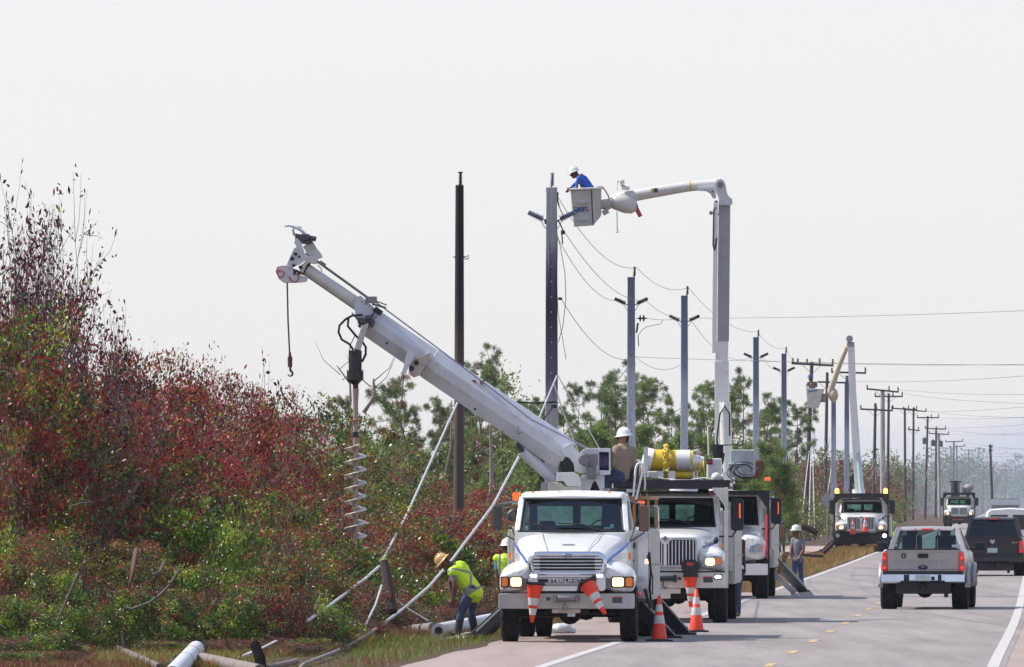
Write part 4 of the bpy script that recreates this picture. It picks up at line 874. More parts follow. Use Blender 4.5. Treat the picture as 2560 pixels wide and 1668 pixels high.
b.tube([l2(1780, 400, 4.8), l2(1770, 460, 4.8), l2(1790, 540, 4.8)], .05); b.tube([l2(1830, 480, 4.8), l2(1820, 560, 4.8), l2(1800, 600, 4.8)], .04); b.box(l2(1790, 470, 4.9), (.2, .2, .3)); b.build('hydraulic_gear', BLACK, t2)
b = MB(); hr = random.Random(4)
for k in range(7):
    c = l2(1990 + k * 10, 640 + hr.uniform(-20, 20), 5.2); r0 = hr.uniform(.13, .26)
    b.tube([c + Vector((r0 * 1.5 * math.cos(a), .1 * math.sin(a * 2 + k), r0 * math.sin(a) * .8)) for a in [R(-20 + i * 22 + k * 30) for i in range(11)]], .011, 5)
b.build('hose_coil', BLACK, t2)
b = MB(); c = l2(2010, 570, 6.0); b.box(c, (.5, .4, .55)); b.box(c + Vector((-.15, -.25, -.15)), (.3, .2, .3)); b.build('equipment_box', mat('pale_grey_box', (.42, .45, .47), .5, dirt=.4), t2, .02)
b = MB(); b.cyl((.2, 6.0, 1.1), (.2, 6.0, 2.9), .35); b.b2(-.9, .9, 4.4, 7.5, 1.1, 2.3); b.beam((.3, 6.2, 3.0), (-.9, 2.9, 3.15), .3, .3); b.build('boom', BOOMW, t2, .02)
# cone with black bases held on its bumper
x, z = local_of(T2, 1560, 1180, 3.3725)(562, 862, -.2); w0 = Matrix.Rotation(-YAW, 3, 'Z') @ Vector((x, -.2, z)) + Vector((T2[0], T2[1], 0))
cone('traffic_cone', w0, .66, .30, (R(182), 0, 0), 'slim traffic cone hung upside down on the second truck bumper', 'traffic cones')
b = MB(); x, z = local_of(T2, 1560, 1180, 3.3725)(560, 790, -.2); b.box((x, -.18, z), (.36, .2, .16)); b.box((x, -.18, z - .12), (.32, .22, .07)); b.box((x - .02, -.19, z + .09), (.26, .2, .06)); b.box((x, -.29, z + .03), (.14, .01, .07), 1); b.build('cone_holder', [BLACK, STICKR], t2, .01)
# third truck: bucket truck
T3 = (5.08, 243.0)
t3 = inter_truck('bucket_truck', (T3[0], T3[1], 0), 'white bucket truck third in line, lifting a worker in blue beside the pole top', m2=True, guard_z=(2.60, 2.68))
def W3(px, py, d=250.0): v = Matrix.Rotation(YAW, 3, 'Z') @ (P(px, py, d) - Vector((T3[0], T3[1], 0))); return v
def dsp(x, y): return (x * 1.07563, y * 1.07563)
def c4(x, y): return (1300 + x / 2.9833, 380 + y / 2.9833)
b = MB(); base = W3(1802, 1300); b.cyl((base.x, base.y, 1.1), (base.x, base.y, 3.0), .30, None, 20); b.box((base.x, base.y, 3.1), (.7, .6, .5)); b.build('pedestal', WHITE, t3, .02)
b = MB(); b.tube([W3(*c4(1505, 1560)), W3(1806, 1140)], 1, 4, 0, True, False, (.18, .17), (0, 1, 0)); b.tube([W3(*c4(1508, 1410)), W3(*c4(1500, 1700))], 1, 4, 0, True, False, (.16, .15), (0, 1, 0)); lo = b.build('lower_boom', WHITE, t3, .01)
b = MB(); b.tube([W3(*c4(1525, 400)), W3(*c4(1515, 1412))], [1, 1], 4, 0, True, False, (.145, .17), (0, 1, 0)); b.build('fibreglass_section', mat('grey_boom_section', (.36, .35, .38), .5, var=.08, dirt=.3), lo, .01)
b = MB(); b.tube([W3(*c4(1460, 380), 249.6), W3(*c4(1455, 900), 249.6), W3(*c4(1450, 1500), 249.6)], 1, 4, 0, True, False, (.055, .08), (0, 1, 0)); b.build('levelling_beam', WHITE, lo, .006)
b = MB(); b.cyl(W3(1812, 1005, 249.5), W3(1818, 1180, 249.5), .145, .15, 16); b.cyl(W3(1812, 1025, 249.3), W3(1812, 1005, 249.3), .08, .05, 12); lc = b.build('lift_cylinder', WHITE, t3)
b = MB(); b.tube([W3(1806, 1180, 249.2), W3(1792, 1100, 249.2), W3(1800, 1035, 249.2), W3(1812, 1015, 249.2), W3(1824, 1035, 249.2), W3(1824, 1090, 249.2)], .024, 6); b.build('hose', BLACK, lc)
b = MB()
def q3prism(b, pts, d0, d1, mi=0):
    dm = (d0 + d1) / 2; n = len(pts); base_ = [P(x, y, dm) for x, y in pts]
    fn = lambda p, d: Matrix.Rotation(YAW, 3, 'Z') @ (Vector((p.x, d, p.z)) - Vector((T3[0], T3[1], 0)))
    A = [fn(p, d0) for p in base_]; B = [fn(p, d1) for p in base_]
    b.add(A + B, [tuple(range(n))[::-1], tuple(range(n, 2 * n))] + [(j, (j + 1) % n, (j + 1) % n + n, j + n) for j in range(n)], mi)
el = [(1452, 235), (1470, 208), (1495, 200), (1518, 212), (1532, 240), (1545, 310), (1560, 335), (1582, 350), (1586, 385), (1570, 400), (1520, 398), (1490, 400), (1480, 340), (1462, 300)]
q3prism(b, [c4(*p) for p in el], 249.65, 249.75); q3prism(b, [c4(*p) for p in el], 250.2, 250.3); q3prism(b, [c4(*p) for p in [(1470, 225), (1510, 225), (1535, 330), (1570, 370), (1500, 392)]], 249.75, 250.2)
q3prism(b, [c4(*p) for p in ((1325, 270), (1455, 262), (1462, 345), (1440, 345), (1420, 310), (1390, 292), (1330, 288))], 249.7, 250.1); ek = b.build('elbow_plate', BOOMW, t3, .01)
b = MB()
for (x, y, r_) in ((1495, 245, .07), (1463, 375, .05), (1436, 295, .03), (1425, 455, .05), (1472, 465, .03), (1468, 570, .025)): p = W3(*c4(x, y), 249.6); b.cyl(p, p + Vector((0, .06, 0)), r_, None, 14)
b.cyl(W3(*c4(1495, 355), 249.7), W3(*c4(1495, 400), 249.7), .04); b.build('pivot_pin', DULLM, ek)
b = MB(); b.tube([W3(*c4(1462, 415), 249.5), W3(*c4(1445, 430), 249.5), W3(*c4(1440, 700), 249.5), W3(*c4(1452, 735), 249.5), W3(*c4(1468, 640), 249.5)], .018, 6); b.build('hose', BLACK, ek)
b = MB(); b.tube([W3(*c4(700, 355)), W3(*c4(1000, 300)), W3(*c4(1250, 260)), W3(*c4(1455, 240))], [.148, .14, .125, .12], 18); ub = b.build('upper_boom', FIBER, t3)
b = MB(); b.tube([W3(*c4(1263, 258)), W3(*c4(1275, 257))], .13, 18); b.build('boom_band', YELLOW, ub)
b = MB(); p = W3(*c4(1012, 285), 249.84); b.box(p, (.11, .02, .10)); b.build('sticker', STICK, ub); b = MB(); p = W3(*c4(985, 285), 249.85); b.box(p, (.05, .02, .08)); b.build('sticker', YELLOW, ub)
b = MB(); S = []
for x, y0_, y1_, w_ in ((672, 340, 400, .10), (690, 325, 425, .19), (730, 310, 440, .23), (780, 305, 458, .24), (830, 320, 460, .22), (870, 350, 440, .15)):
    c = W3(*c4(x, (y0_ + y1_) / 2)); h_ = (y1_ - y0_) / 2.9833 / 98.6 / 2
    S.append([(c.x, c.y + w_ * math.cos(a), c.z + h_ * math.sin(a)) for a in [i * math.pi / 8 for i in range(16)]])
b.loft(S, 0, True, True); b.build('boom_tip_cover', FIBER, t3)
def c5(x, y): return (1390 + x / 7.7556, 400 + y / 7.7556)
b = MB(); b.beam(W3(*c5(1530, 850)), W3(*c5(1560, 960)), .12, .10, 0, (0, 1, 0)); b.build('tool_holder', STICKB, t3); b = MB(); b.tube([W3(*c5(1540, 900)), W3(*c5(1570, 960)), W3(*c5(1640, 1100))], [.055, .055, .055], 10); b.build('red_handle', STICKR, t3)
b = MB(); b.box(W3(*c5(1350, 545), 249.9), (.20, .2, .10), 0, (0, R(8), 0)); b.beam(W3(*c5(1300, 560), 249.9), W3(*c5(1255, 400), 249.9), .07, .07); b.box(W3(*c5(1290, 430), 249.9), (.10, .1, .1), 0, (0, R(-25), 0)); b.box(W3(*c5(1200, 420), 249.9), (.04, .05, .06)); b.tube([W3(*c5(1190, 430), 249.9), W3(*c5(1190, 590), 249.9)], .012); b.build('jib_winch', WHITE, t3, .006)
b = MB(); b.box(W3(*c5(1300, 492), 249.8), (.10, .03, .02), 0, (0, R(5), 0)); b.build('red_trim', STICKR, t3)
hk2 = empty('lifting_hook', P(1544, 579, 250), 0, 'small white hook hanging on a line below the bucket boom tip', 'hook'); ho = P(1544, 579, 250)
b = MB(); b.tube([P(*c5(1182, 1000), 250) - ho, P(*c5(1186, 1310), 250) - ho], .011, 6); b.build('cable', mat('dark_rope', (.09, .06, .07), .9), hk2)
b = MB(); c = P(*c5(1188, 1385), 250) - ho; b.tube([c + Vector((.028 * math.cos(a), 0, .035 * math.sin(a))) for a in [R(110 - i * 30) for i in range(11)]], .009, 6); b.tube([c + Vector((0, 0, .03)), c + Vector((0, 0, .1))], .012); b.build('hook', DULLM, hk2)
# bucket
BQ = 249.6
b = MB(); fl = [(278, 560), (715, 535), (765, 545), (900, 540), (905, 740), (880, 800), (880, 1090), (780, 1215), (700, 1270), (390, 1300), (345, 1285), (330, 1150)]
A0 = [W3(*c5(*p), BQ - .3) for p in ((275, 575), (690, 555), (722, 1278), (345, 1298))]; A1 = [W3(*c5(*p), BQ + .32) for p in ((300, 575), (880, 545), (880, 1085), (380, 1270))]
A15 = [W3(*c5(*p), BQ - .1) for p in ((275, 575), (880, 548), (850, 1130), (345, 1298))]
b.loft([A0, A15, A1], 0, True, True, False); bk = b.build('bucket', BUCKG, t3, .02)
b = MB(); rim = [W3(*c5(*p), d_) for p, d_ in (((262, 575), BQ - .34), ((705, 555), BQ - .34), ((900, 545), BQ - .1), ((900, 545), BQ + .36), ((290, 575), BQ + .36), ((262, 575), BQ - .34))]; b.tube(rim, .03, 6); b.build('bucket_rim', mat('pale_rim', (.62, .62, .58), .5), bk)
b = MB(); b.tube([W3(*c5(*p), BQ - .31) for p in ((690, 580), (705, 1000), (725, 1270))], .014, 5); b.build('bucket_seam', RUBBER, bk)
for (x0, y0_, x1, y1_, m_) in ((330, 955, 405, 1040, STICKB), (412, 915, 475, 1005, STICKB), (490, 910, 550, 1000, STICKB), (562, 905, 612, 945, STICKR), (575, 968, 632, 990, STICK), (330, 908, 400, 920, STICKR)):
    b = MB(); p = W3(*c5(x0, y0_), BQ - .31); q = W3(*c5(x1, y1_), BQ - .31); b.b2(p.x, q.x, p.y - .008, p.y + .02, q.z, p.z); b.build('sticker', m_, bk)
for yy in (820, 1150):
    b = MB(); p = W3(*c5(500, yy), BQ - .30); b.sph(p, (.18, .03, .07), 14); b.build('step_recess', BUCKG, bk)
b = MB(); b.tube([W3(*c5(*p), BQ) for p in ((800, 525), (900, 520), (960, 600), (1010, 690), (1045, 790))], .016, 6); b.build('red_hose', mat('red_brown_hose', (.30, .06, .05), .6), bk)
b = MB(); b.tube([W3(*c5(860, 860), 250), W3(*c5(1010, 860), 250), W3(*c5(1060, 850), 250)], [.13, .15, .12], 10); b.box(W3(*c5(960, 1010), 250), (.16, .2, .12), 0, (0, R(-30), 0)); b.build('bucket_mount', BUCKG, t3, .01)
# outriggers of truck 3, white braced legs
def w3g(px, d): return W3(px, HOR + EYE * F / d, d)
o_ = outrigger(t3, W3(1930, 1392, 250.5), tuple(W3(2005, 1472, 262.0)), .30, BLACK); b = MB(); b.beam(W3(1935, 1435, 250.0), W3(1982, 1478, 256.5), .16, .14, 0, (1, 0, 1)); b.build('outrigger_arm', mat('lavender_grey', (.42, .42, .46), .5), t3, .006)
b = MB(); b.beam((1.19, .15, 1.0), (1.19, .15, 2.1), .05, .03); b.build('red_strip', mat('red_paint', (.55, .02, .05), .5), t3)
b = MB(); b.b2(.9, 1.25, 3.9, 4.6, 1.2, 2.55)
for z in (1.5, 1.9, 2.3): b.b2(1.0, 1.1, 3.87, 3.9, z - .02, z + .02)
b.build('rear_locker', WHITE, t3, .02)
b = MB()
for k, (px, py, r_) in enumerate(((1955, 1330, .09), (1962, 1395, .08), (1950, 1425, .07))): p = W3(px, py, 249); b.box(p, (.12, .12, .3 - k * .05), 0, (0, R(10 * k), 0))
b.build('hanging_gear', mat('tan_leather', (.32, .16, .08), .8, var=.3, scale=15), t3, .02)
b = MB(); p = W3(1919, 1198, 245); b.box(p, (.14, .12, .09)); b.build('beacon', _m['orange_beacon'], t3, .02)
b = MB(); c = W3(1890, 1170, 252); b.lathe([(0, -.28), (.12, -.26), (.20, -.12), (.24, .05), (.20, .2), (.0, .22)], 14, 0, Matrix.Translation(c)); b.build('hanging_sack', mat('brown_canvas', (.14, .065, .035), .9, var=.3, bump=.5), t3)
# fourth truck: second bucket truck
T4 = (15.80, 446.5)
t4 = inter_truck('bucket_truck', (T4[0], T4[1], -.05), 'white bucket truck on the verge with lit headlights and two cones on its bumper', blackbump=True, guard_z=(2.50, 2.72))
for s in (-1, 1):
    b = MB(); b.cyl((s * 1.1, .6, 2.72), (s * 1.1, .6, 2.86), .09); b.sph((s * 1.1, .6, 2.86), .09, 12); b.build('beacon', AMBERLIT, t4)
    b = MB(); b.cyl((s * 1.06, -.03, .80), (s * 1.06, 0, .80), .09); b.build('fog_light', LAMPW if s > 0 else CREAM, t4)
def W4(px, py, d=453.0): return Matrix.Rotation(YAW, 3, 'Z') @ (P(px, py, d) - Vector((T4[0], T4[1], -.05)))
def c7(x, y): return (1880 + x / 2.872, 800 + y / 2.872)
b = MB(); p = W4(*c7(765, 1240)); b.cyl((p.x, p.y, 1), (p.x, p.y, 2.9), .3); b.b2(-1.0, 1.0, 4.2, 8.2, 1.1, 1.9); b.build('pedestal', WHITE, t4)
b = MB(); b.tube([W4(*c7(712, 180)), W4(*c7(722, 500)), W4(*c7(745, 850)), W4(*c7(768, 1245))], [1, 1, 1.1, 1.1], 4, 0, True, False, (.16, .16), (0, 1, 0)); lb4 = b.build('lower_boom', WHITE, t4, .01)
b = MB(); b.cyl(W4(*c7(762, 950), 452.5), W4(*c7(790, 1245), 452.5), .10, .12, 12); b.build('lift_cylinder', mat('pale_blue_paint', (.45, .58, .62), .5), lb4)
b = MB(); b.cyl(W4(*c7(700, 135), 452.7), W4(*c7(700, 135), 453.3), .16, None, 18); b.box(W4(*c7(708, 175)), (.34, .4, .22)); b.build('elbow', mat('grey_boom_section', (.36, .35, .38), .5), t4, .02)
b = MB(); b.tube([W4(*c7(680, 195)), W4(*c7(620, 340)), W4(*c7(565, 500)), W4(*c7(555, 560))], [.10, .13, .15, .13], 12); b.build('upper_boom', mat('tan_fibreglass', (.50, .41, .32), .5), t4)
b = MB(); b.sph(W4(*c7(585, 540)), (.22, .22, .33), 14); b.build('boom_tip_cover', mat('tan_fibreglass', (.50, .41, .32), .5), t4)
b = MB(); b.tube([W4(*c7(700, 1235)), W4(*c7(712, 1120)), W4(*c7(735, 1100)), W4(*c7(705, 1180)), W4(*c7(735, 1245))], .05, 6); b.box(W4(*c7(718, 1150)), (.22, .2, .35)); b.build('hydraulic_gear', BLACK, t4)
b = MB(); A0 = [W4(*c7(*p), 452.6) for p in ((388, 488), (510, 495), (478, 638), (398, 628))]; A1 = [W4(*c7(*p), 453.2) for p in ((392, 488), (520, 495), (490, 600), (402, 610))]; b.loft([A0, A1], 0, True, True, False); bk4 = b.build('bucket', mat('bucket_pale', (.60, .58, .52), .5, dirt=.3), t4, .02)
b = MB()
for k in range(4): p = W4(*c7(412 + k * 17, 514 - k * 3), 452.58); b.box(p, (.07, .015, .07))
b.build('sticker', STICKB, bk4)
b = MB(); b.box(W4(*c7(500, 560), 453), (.35, .3, .4)); b.build('bucket_mount', DULLM, bk4, .02)
for k, (x, y, yaw_) in enumerate(((1240, 1020, .1), (1440, 985, 0))):
    px = 1940 + x / 6.461; py = 1180 + y / 6.461; d = 446.0
    cone('traffic_cone', P(px, py, d), .70, .34, (0, 0, yaw_), ('left' if k == 0 else 'right') + ' one of two small cones standing on the far bucket truck bumper', 'traffic cones')
    p = wl((T4[0], T4[1]), P(px, py, d)); b = MB(); b.b2(p[0] - .2, p[0] + .2, -.75, 0, p[2] + .05 - .06, p[2] + .05); b.build('cone_shelf', BLACK, t4)
outrigger(t4, wl((T4[0], T4[1]), P(2085, 1352, 452)), wl((T4[0], T4[1]), P(2052, 1384, 452)), .3, BLACK)
# fifth truck, far away
T5 = (34.9, 770.0)
t5 = inter_truck('far_truck', (T5[0], T5[1], 0), 'far hazy utility truck coming down the road with one bright headlight', blackbump=True, guard_z=(2.62, 2.82))
b = MB(); b.b2(-.7, 0, 4, 5, 2.5, 3.6); b.b2(.2, .9, 4, 6, 2.6, 3.2); b.sph((.7, 5, 3.2), (.4, .6, .3), 10); b.build('load', mat('murky_load', (.25, .24, .25), .8, var=.4), t5, .03)
b = MB(); b.b2(-.42, -.20, 3.9, 4, 2.7, 3.75); b.b2(-.75, .12, 3.9, 4.0, 3.6, 3.72); b.build('stack', BLACK, t5)
b = MB(); b.b2(-.5, .35, -.02, 0, .65, .75); b.build('marker_panel', STICKR, t5)
# ---------------------------------------------------------------- pickups and van seen from behind (local -y is the rear, facing the camera)
def pickup(name, loc, yaw, label, paint, spec):
    t = empty(name, loc, yaw, label, 'pickup truck')
    W2 = spec['hw']; tg0, tg1, tw = spec['tg']; zr = spec['roof']; zb = spec['bump']
    # bed sides: loft along y
    b = MB()
    for s in (-1, 1):
        S = []
        for y, k in ((.10, .955), (.25, .99), (.8, 1.0), (1.9, .99), (2.15, .98), (5.2, .98), (5.6, .93)):
            top = tg1 + .02 if y < 2.2 else tg1 - .02
            S.append([(s * (tw + .0), y, top), (s * W2 * (k - .08), y, top), (s * W2 * (k - .02), y, top - .06), (s * W2 * k, y, top - .25), (s * W2 * (k + .0), y, tg0 + .1), (s * W2 * (k - .02), y, tg0 - .12), (s * (tw), y, tg0 - .12)])
        b.loft(S, 0, True, True)
    b.b2(-W2 * .9, W2 * .9, 3.9, 5.55, tg0, tg1 - .08)
    b.b2(-tw, tw, .2, 2.1, tg0 + .02, tg0 + .1); b.b2(-tw, tw, 2.05, 2.12, tg0, tg1)
    b.build('body', paint, t, .01)
    if spec.get('flare'):
        for s in (-1, 1):
            for yc in (1.05, 4.5):
                n = 14; S = []; b = MB()
                for i in range(n + 1):
                    a = math.pi * i / n; y = yc + .50 * math.cos(a); z = .50 + .46 * math.sin(a)
                    S.append([(s * (W2 - .03), y, z), (s * (W2 + .075), y, z + .0), (s * (W2 + .075), y - .0, z + .07), (s * (W2 - .03), y, z + .10)])
                b.loft(S, 0, True, True); b.build('wheel_flare', paint, t)
    # tailgate
    b = MB(); rr_prism(b, -tw + .006, tw - .006, tg0, tg1, .03, .06, .13); b.b2(-tw + .01, tw - .01, .045, .12, tg1 - .035, tg1 + .012); b.b2(-tw + .05, tw - .05, .05, .06, tg0 + .05, tg0 + .065)
    tg = b.build('tailgate', spec.get('gate', paint), t, .008)
    b = MB(); b.b2(-tw, tw, .04, .14, tg1 + .012, tg1 + .03); b.build('gate_cap', RUBBER, tg)
    # cab: rear end at y 2.15
    y0 = 2.15; zw = tg1 - .02; hwb, hwt = spec['cab']; b = MB()
    for s in (-1, 1):
        b.tube([(s * hwb, y0, zw), (s * (hwt + .02), y0 + .32, zr - .06)], 1, 4, 0, True, False, (.06, .055), (0, 1, 0))
        b.tube([(s * hwt, y0 + .3, zr - .07), (s * hwt, y0 + 1.9, zr - .07)], 1, 4, 0, True, False, (.05, .05), (0, 0, 1)); b.tube([(s * hwt, y0 + 1.9, zr - .07), (s * hwb, y0 + 2.5, zw)], 1, 4, 0, True, False, (.05, .05), (0, 1, 0))
        b.tube([(s * hwb, y0 + 1.1, zw), (s * hwt, y0 + 1.1, zr - .07)], 1, 4, 0, True, False, (.05, .05), (0, 1, 0)); b.b2(s * hwb, s * (hwb + .04), y0, y0 + 2.6, tg0, zw)
    b.b2(-hwb, hwb, y0 - .0, y0 + .05, tg0, zw + .02)
    b.build('cab', paint, t, .012)
    b = MB(); S = []
    for y, k, h in ((y0 + .24, .93, .0), (y0 + .34, 1.0, .7), (y0 + .6, 1.02, 1), (y0 + 1.5, 1.02, 1), (y0 + 1.95, .97, .5)):
        w = hwt * k + .03; zt = zr - .07 + .07 * h
        S.append([(-w, y, zr - .10), (-w + .01, y, zr - .05), (-w + .08, y, zt - .01), (0, y, zt + .005), (w - .08, y, zt - .01), (w - .01, y, zr - .05), (w, y, zr - .10)])
    b.loft(S, 0, True, True); rf = b.build('roof', paint, t)
    b = MB(); b.b2(-.13, .13, y0 + .17, y0 + .24, zr - .085, zr - .045); b.build('brake_light', REDL, rf, .006)
    for x in (-.27, .27):
        b = MB(); b.b2(x - .02, x + .02, y0 + .19, y0 + .24, zr - .08, zr - .05); b.build('marker_light', REDL, rf)
    b = MB(); S = []
    for f in (0, .5, 1): S.append([(x * (hwb + (hwt - hwb) * f - .035), y0 + .02 + .25 * f, zw + .03 + (zr - .12 - zw) * f) for x in (-1, -.5, 0, .5, 1)])
    b.loft(S); wn_ = b.build('rear_window', spec['glass'], t)
    b = MB(); ring = S[0] + [S[1][-1]] + S[2][::-1] + [S[1][0], S[0][0]]; b.tube([Vector(p) + Vector((0, -.006, 0)) for p in ring], .016, 6)
    for x in spec.get('mull', ()): b.tube([(x, y0 + .008, zw + .03), (x * .95, y0 + .255, zr - .12)], .012, 5)
    b.build('window_seal', RUBBER, wn_)
    for s in (-1, 1):
        b = MB(); b.add([(s * (hwb + .02), y0 + .1, zw + .02), (s * (hwb + .02), y0 + 2.45, zw + .02), (s * (hwt + .03), y0 + 1.9, zr - .11), (s * (hwt + .03), y0 + .36, zr - .11)], [(0, 1, 2, 3)]); b.build('side_window', spec['glass'], t)
    b = MB(); b.add([(-hwb + .05, y0 + 2.5, zw), (hwb - .05, y0 + 2.5, zw), (hwt - .05, y0 + 1.95, zr - .1), (-hwt + .05, y0 + 1.95, zr - .1)], [(0, 1, 2, 3)]); b.build('windscreen', spec['glass'], t)
    for x in (-.38, .38):
        b = MB(); b.box((x, y0 + .95, zw + .10), (.46, .12, .5)); b.box((x, y0 + .95, zw + .42), (.24, .09, .14)); b.build('seat', SEATM, t, .04)
    b = MB(); b.b2(-hwb + .1, hwb - .1, y0 + 2.1, y0 + 2.4, zw - .25, zw + .04); b.build('dashboard', DASH, t, .03)
    # driver: head and shoulders seen through the glass
    # tail lights
    for s in (-1, 1):
        b = MB(); x0, x1 = sorted((s * (tw + .012), s * (W2 - .02)))
        z0_, z1_ = spec['tl']; h = z1_ - z0_; b.prism([(x0, z0_), (x1, z0_), (x1, z0_ + h * .7), (x1 - (s > 0) * .03, z1_), (x0 + (s < 0) * .03, z1_)], 'y', .035, .12); tl = b.build('tail_light', REDL, t, .01)
        b = MB(); b.b2(x0 + .02, x1 - .02, .026, .035, z0_ + h * .34, z0_ + h * .55); b.build('reverse_light', mat('smoky_lens', (.32, .17, .12), .3), tl)
        if spec.get('lit'):
            for zz in (.18, .70): b = MB(); b.b2(x0 + .04, x1 - .04, .024, .036, z0_ + h * (zz - .05), z0_ + h * (zz + .05)); b.build('bulb', mat('lit_red', (1, .05, .03), .3, emit=(1, .05, .04), es=.9), tl)
    # bumper
    b = MB(); zb0, zb1 = zb; S = []
    for x in (-1, -.97, -.55, -.5, .5, .55, .97, 1):
        yy = .0 if abs(x) < .6 else (.0 if abs(x) < .96 else .10)
        dzz = .03 if abs(x) < .52 else 0
        S.append([(x * (W2 - .02), yy - .10, zb1), (x * (W2 - .02), yy - .12, zb0 + .03 + dzz), (x * (W2 - .02), yy - .06, zb0 + dzz), (x * (W2 - .02), yy + .06, zb0), (x * (W2 - .02), yy + .06, zb1 + .005)])
    b.loft(S, 0, True, True, False); bu = b.build('bumper', spec['bmat'], t, .01)
    if spec.get('plate', True): b = MB(); b.b2(-.165, .165, -.135, -.125, zb0 + .05, zb1 - .02); b.build('number_plate', PLATE, bu)
    b = MB(); b.b2(-tw - .1, tw + .1, -.02, .1, zb1 + .002, zb1 + .07); b.b2(-.30, -.42, -.128, -.1, zb0 + .04, zb1 - .01); b.b2(.34, .42, -.128, -.1, zb0 + .04, zb1 - .01); b.b2(.19, .27, -.13, -.1, zb0 + .07, zb1 - .05); b.build('bumper_pad', BLACK, bu)
    wr = spec['wr']
    for s in (-1, 1):
        wheel(t, s * (W2 - .15), 1.05, wr, .36, s, hubcol=DULLM); wheel(t, s * (W2 - .12), 4.55, wr, .33, s, hubcol=DULLM)
    b = MB(); b.cyl((-W2 + .3, 1.05, wr), (W2 - .3, 1.05, wr), .055); b.sph((0, 1.05, wr), (.19, .18, .17), 12); b.b2(-W2 + .34, W2 - .34, .1, 5.0, zb0 - .24, zb0 + .1); b.cyl((-.08, .1, zb0 - .06), (.08, .1, zb0 - .06), .05)
    for s in (-1, 1): b.box((s * .5, .5, zb0 - .26), (.08, .3, .12))
    b.b2(-.04, .04, -.06, .2, zb0 - .14, zb0 - .04); b.build('chassis', BLACK, t, .01)
    for s in (-1, 1):
        b = MB(); b.box((s * (W2 + .16), y0 + 2.25, zw + .10), (.24, .12, .19)); b.beam((s * (W2 - .08), y0 + 2.3, zw + .03), (s * (W2 + .1), y0 + 2.25, zw + .06), .05, .05); b.build('door_mirror', BLACK, t, .03)
    return t, tg
PEW = mat('pewter_paint', (.36, .345, .355), .4, .3, coat=.4, var=.05, dirt=.5, dirtcol=(.26, .20, .16))
PEWG = mat('pewter_tailgate', (.42, .385, .37), .45, .2, coat=.3, var=.05, dirt=.6, dirtcol=(.34, .27, .21))
pk, tg = pickup('pickup_truck', (9.18, 220.4, 0), -YAW - .03, 'dusty silver pickup with chrome bumper driving away in the right lane', PEW,
    dict(hw=.95, tg=(.86, 1.33, .795), roof=1.86, cab=(.82, .64), glass=GLS, bump=(.60, .80), tl=(.87, 1.29), lit=True, bmat=CHROME, wr=.43, flare=True, gate=PEWG, mull=(-.24, .24)))
text_mesh('lettering', 'CHEVROLET', .15, mat('letter_outline', (.33, .295, .28), .5), tg, (0, .058, 1.065), (R(90), 0, 0), .002, 'CENTER', 1.52)
b = MB(); rr_prism(b, -.12, .12, 1.16, 1.26, .03, .04, .06); b.build('gate_handle', RUBBER, tg)
b = MB(); b.lathe([(0, .01), (.055, .01), (.06, 0)], 18, 0, Matrix.Translation((-.43, .057, 1.21)) @ Matrix.Rotation(R(90), 4, 'X')); b.build('round_badge', mat('green_black_badge', (.03, .05, .03), .4), tg); b = MB(); b.box((-.43, .045, 1.21), (.02, .008, .06)); b.build('badge_figure', REFL, tg)
b = MB(); b.lathe([(0, .01), (.055, .01), (.06, 0)], 20, 0, Matrix.Translation((0, .05, .955)) @ Matrix.Rotation(R(90), 4, 'X') @ Matrix.Diagonal((1.9, .9, 1, 1))); ov = b.build('oval_badge', mat('navy_badge', (.02, .02, .09), .3), tg)
text_mesh('badge_mark', 'YY', .07, REFL, ov, (0, .036, .955), (R(90), 0, 0), .002)
b = MB()
for x, z, w_, h_ in ((-.70, 1.44, .06, .05), (.66, 1.42, .20, .06)): b.box((x, 2.13, z), (w_, .006, h_))
b.build('window_sticker', mat('pale_decal', (.45, .5, .6), .5), pk)
b = MB(); b.cyl((-.70, 2.16, 1.52), (-.70, 2.155, 1.52), .03); b.build('window_sticker', YELLOW, pk)
CHAR = mat('charcoal_paint', (.016, .014, .019), .4, .3, coat=.35, var=.1, dirt=.2, dirtcol=(.08, .07, .07))
pk2, tg2 = pickup('pickup_truck', (15.22, 312.5, 0), -YAW - .01, 'dark charcoal pickup ahead of the silver one, with a horned emblem on its tailgate', CHAR,
    dict(hw=1.0, tg=(.62, 1.22, .83), roof=1.88, cab=(.86, .68), glass=GLSD, bump=(.42, .60), tl=(.75, 1.13), bmat=CHAR, wr=.40, plate=False))
text_mesh('lettering', '4X4', .07, REFL, tg2, (.70, .05, 1.07), (R(90), 0, 0), .003, 'CENTER', 1.5)
b = MB(); hz = 1.10
b.prism([(-.075, hz + .05), (-.04, hz + .065), (0, hz + .03), (.04, hz + .065), (.075, hz + .05), (.07, hz - .02), (.05, hz - .03), (.05, hz + .02), (.035, hz + .0), (.02, hz - .07), (-.02, hz - .07), (-.035, hz + .0), (-.05, hz + .02), (-.05, hz - .03), (-.07, hz - .02)], 'y', .04, .058); b.build('emblem', mat('silver_emblem', (.55, .55, .6), .3, .6), tg2)
b = MB(); b.b2(-.16, .16, .045, .058, .75, .90); b.build('number_plate', PLATE, tg2)
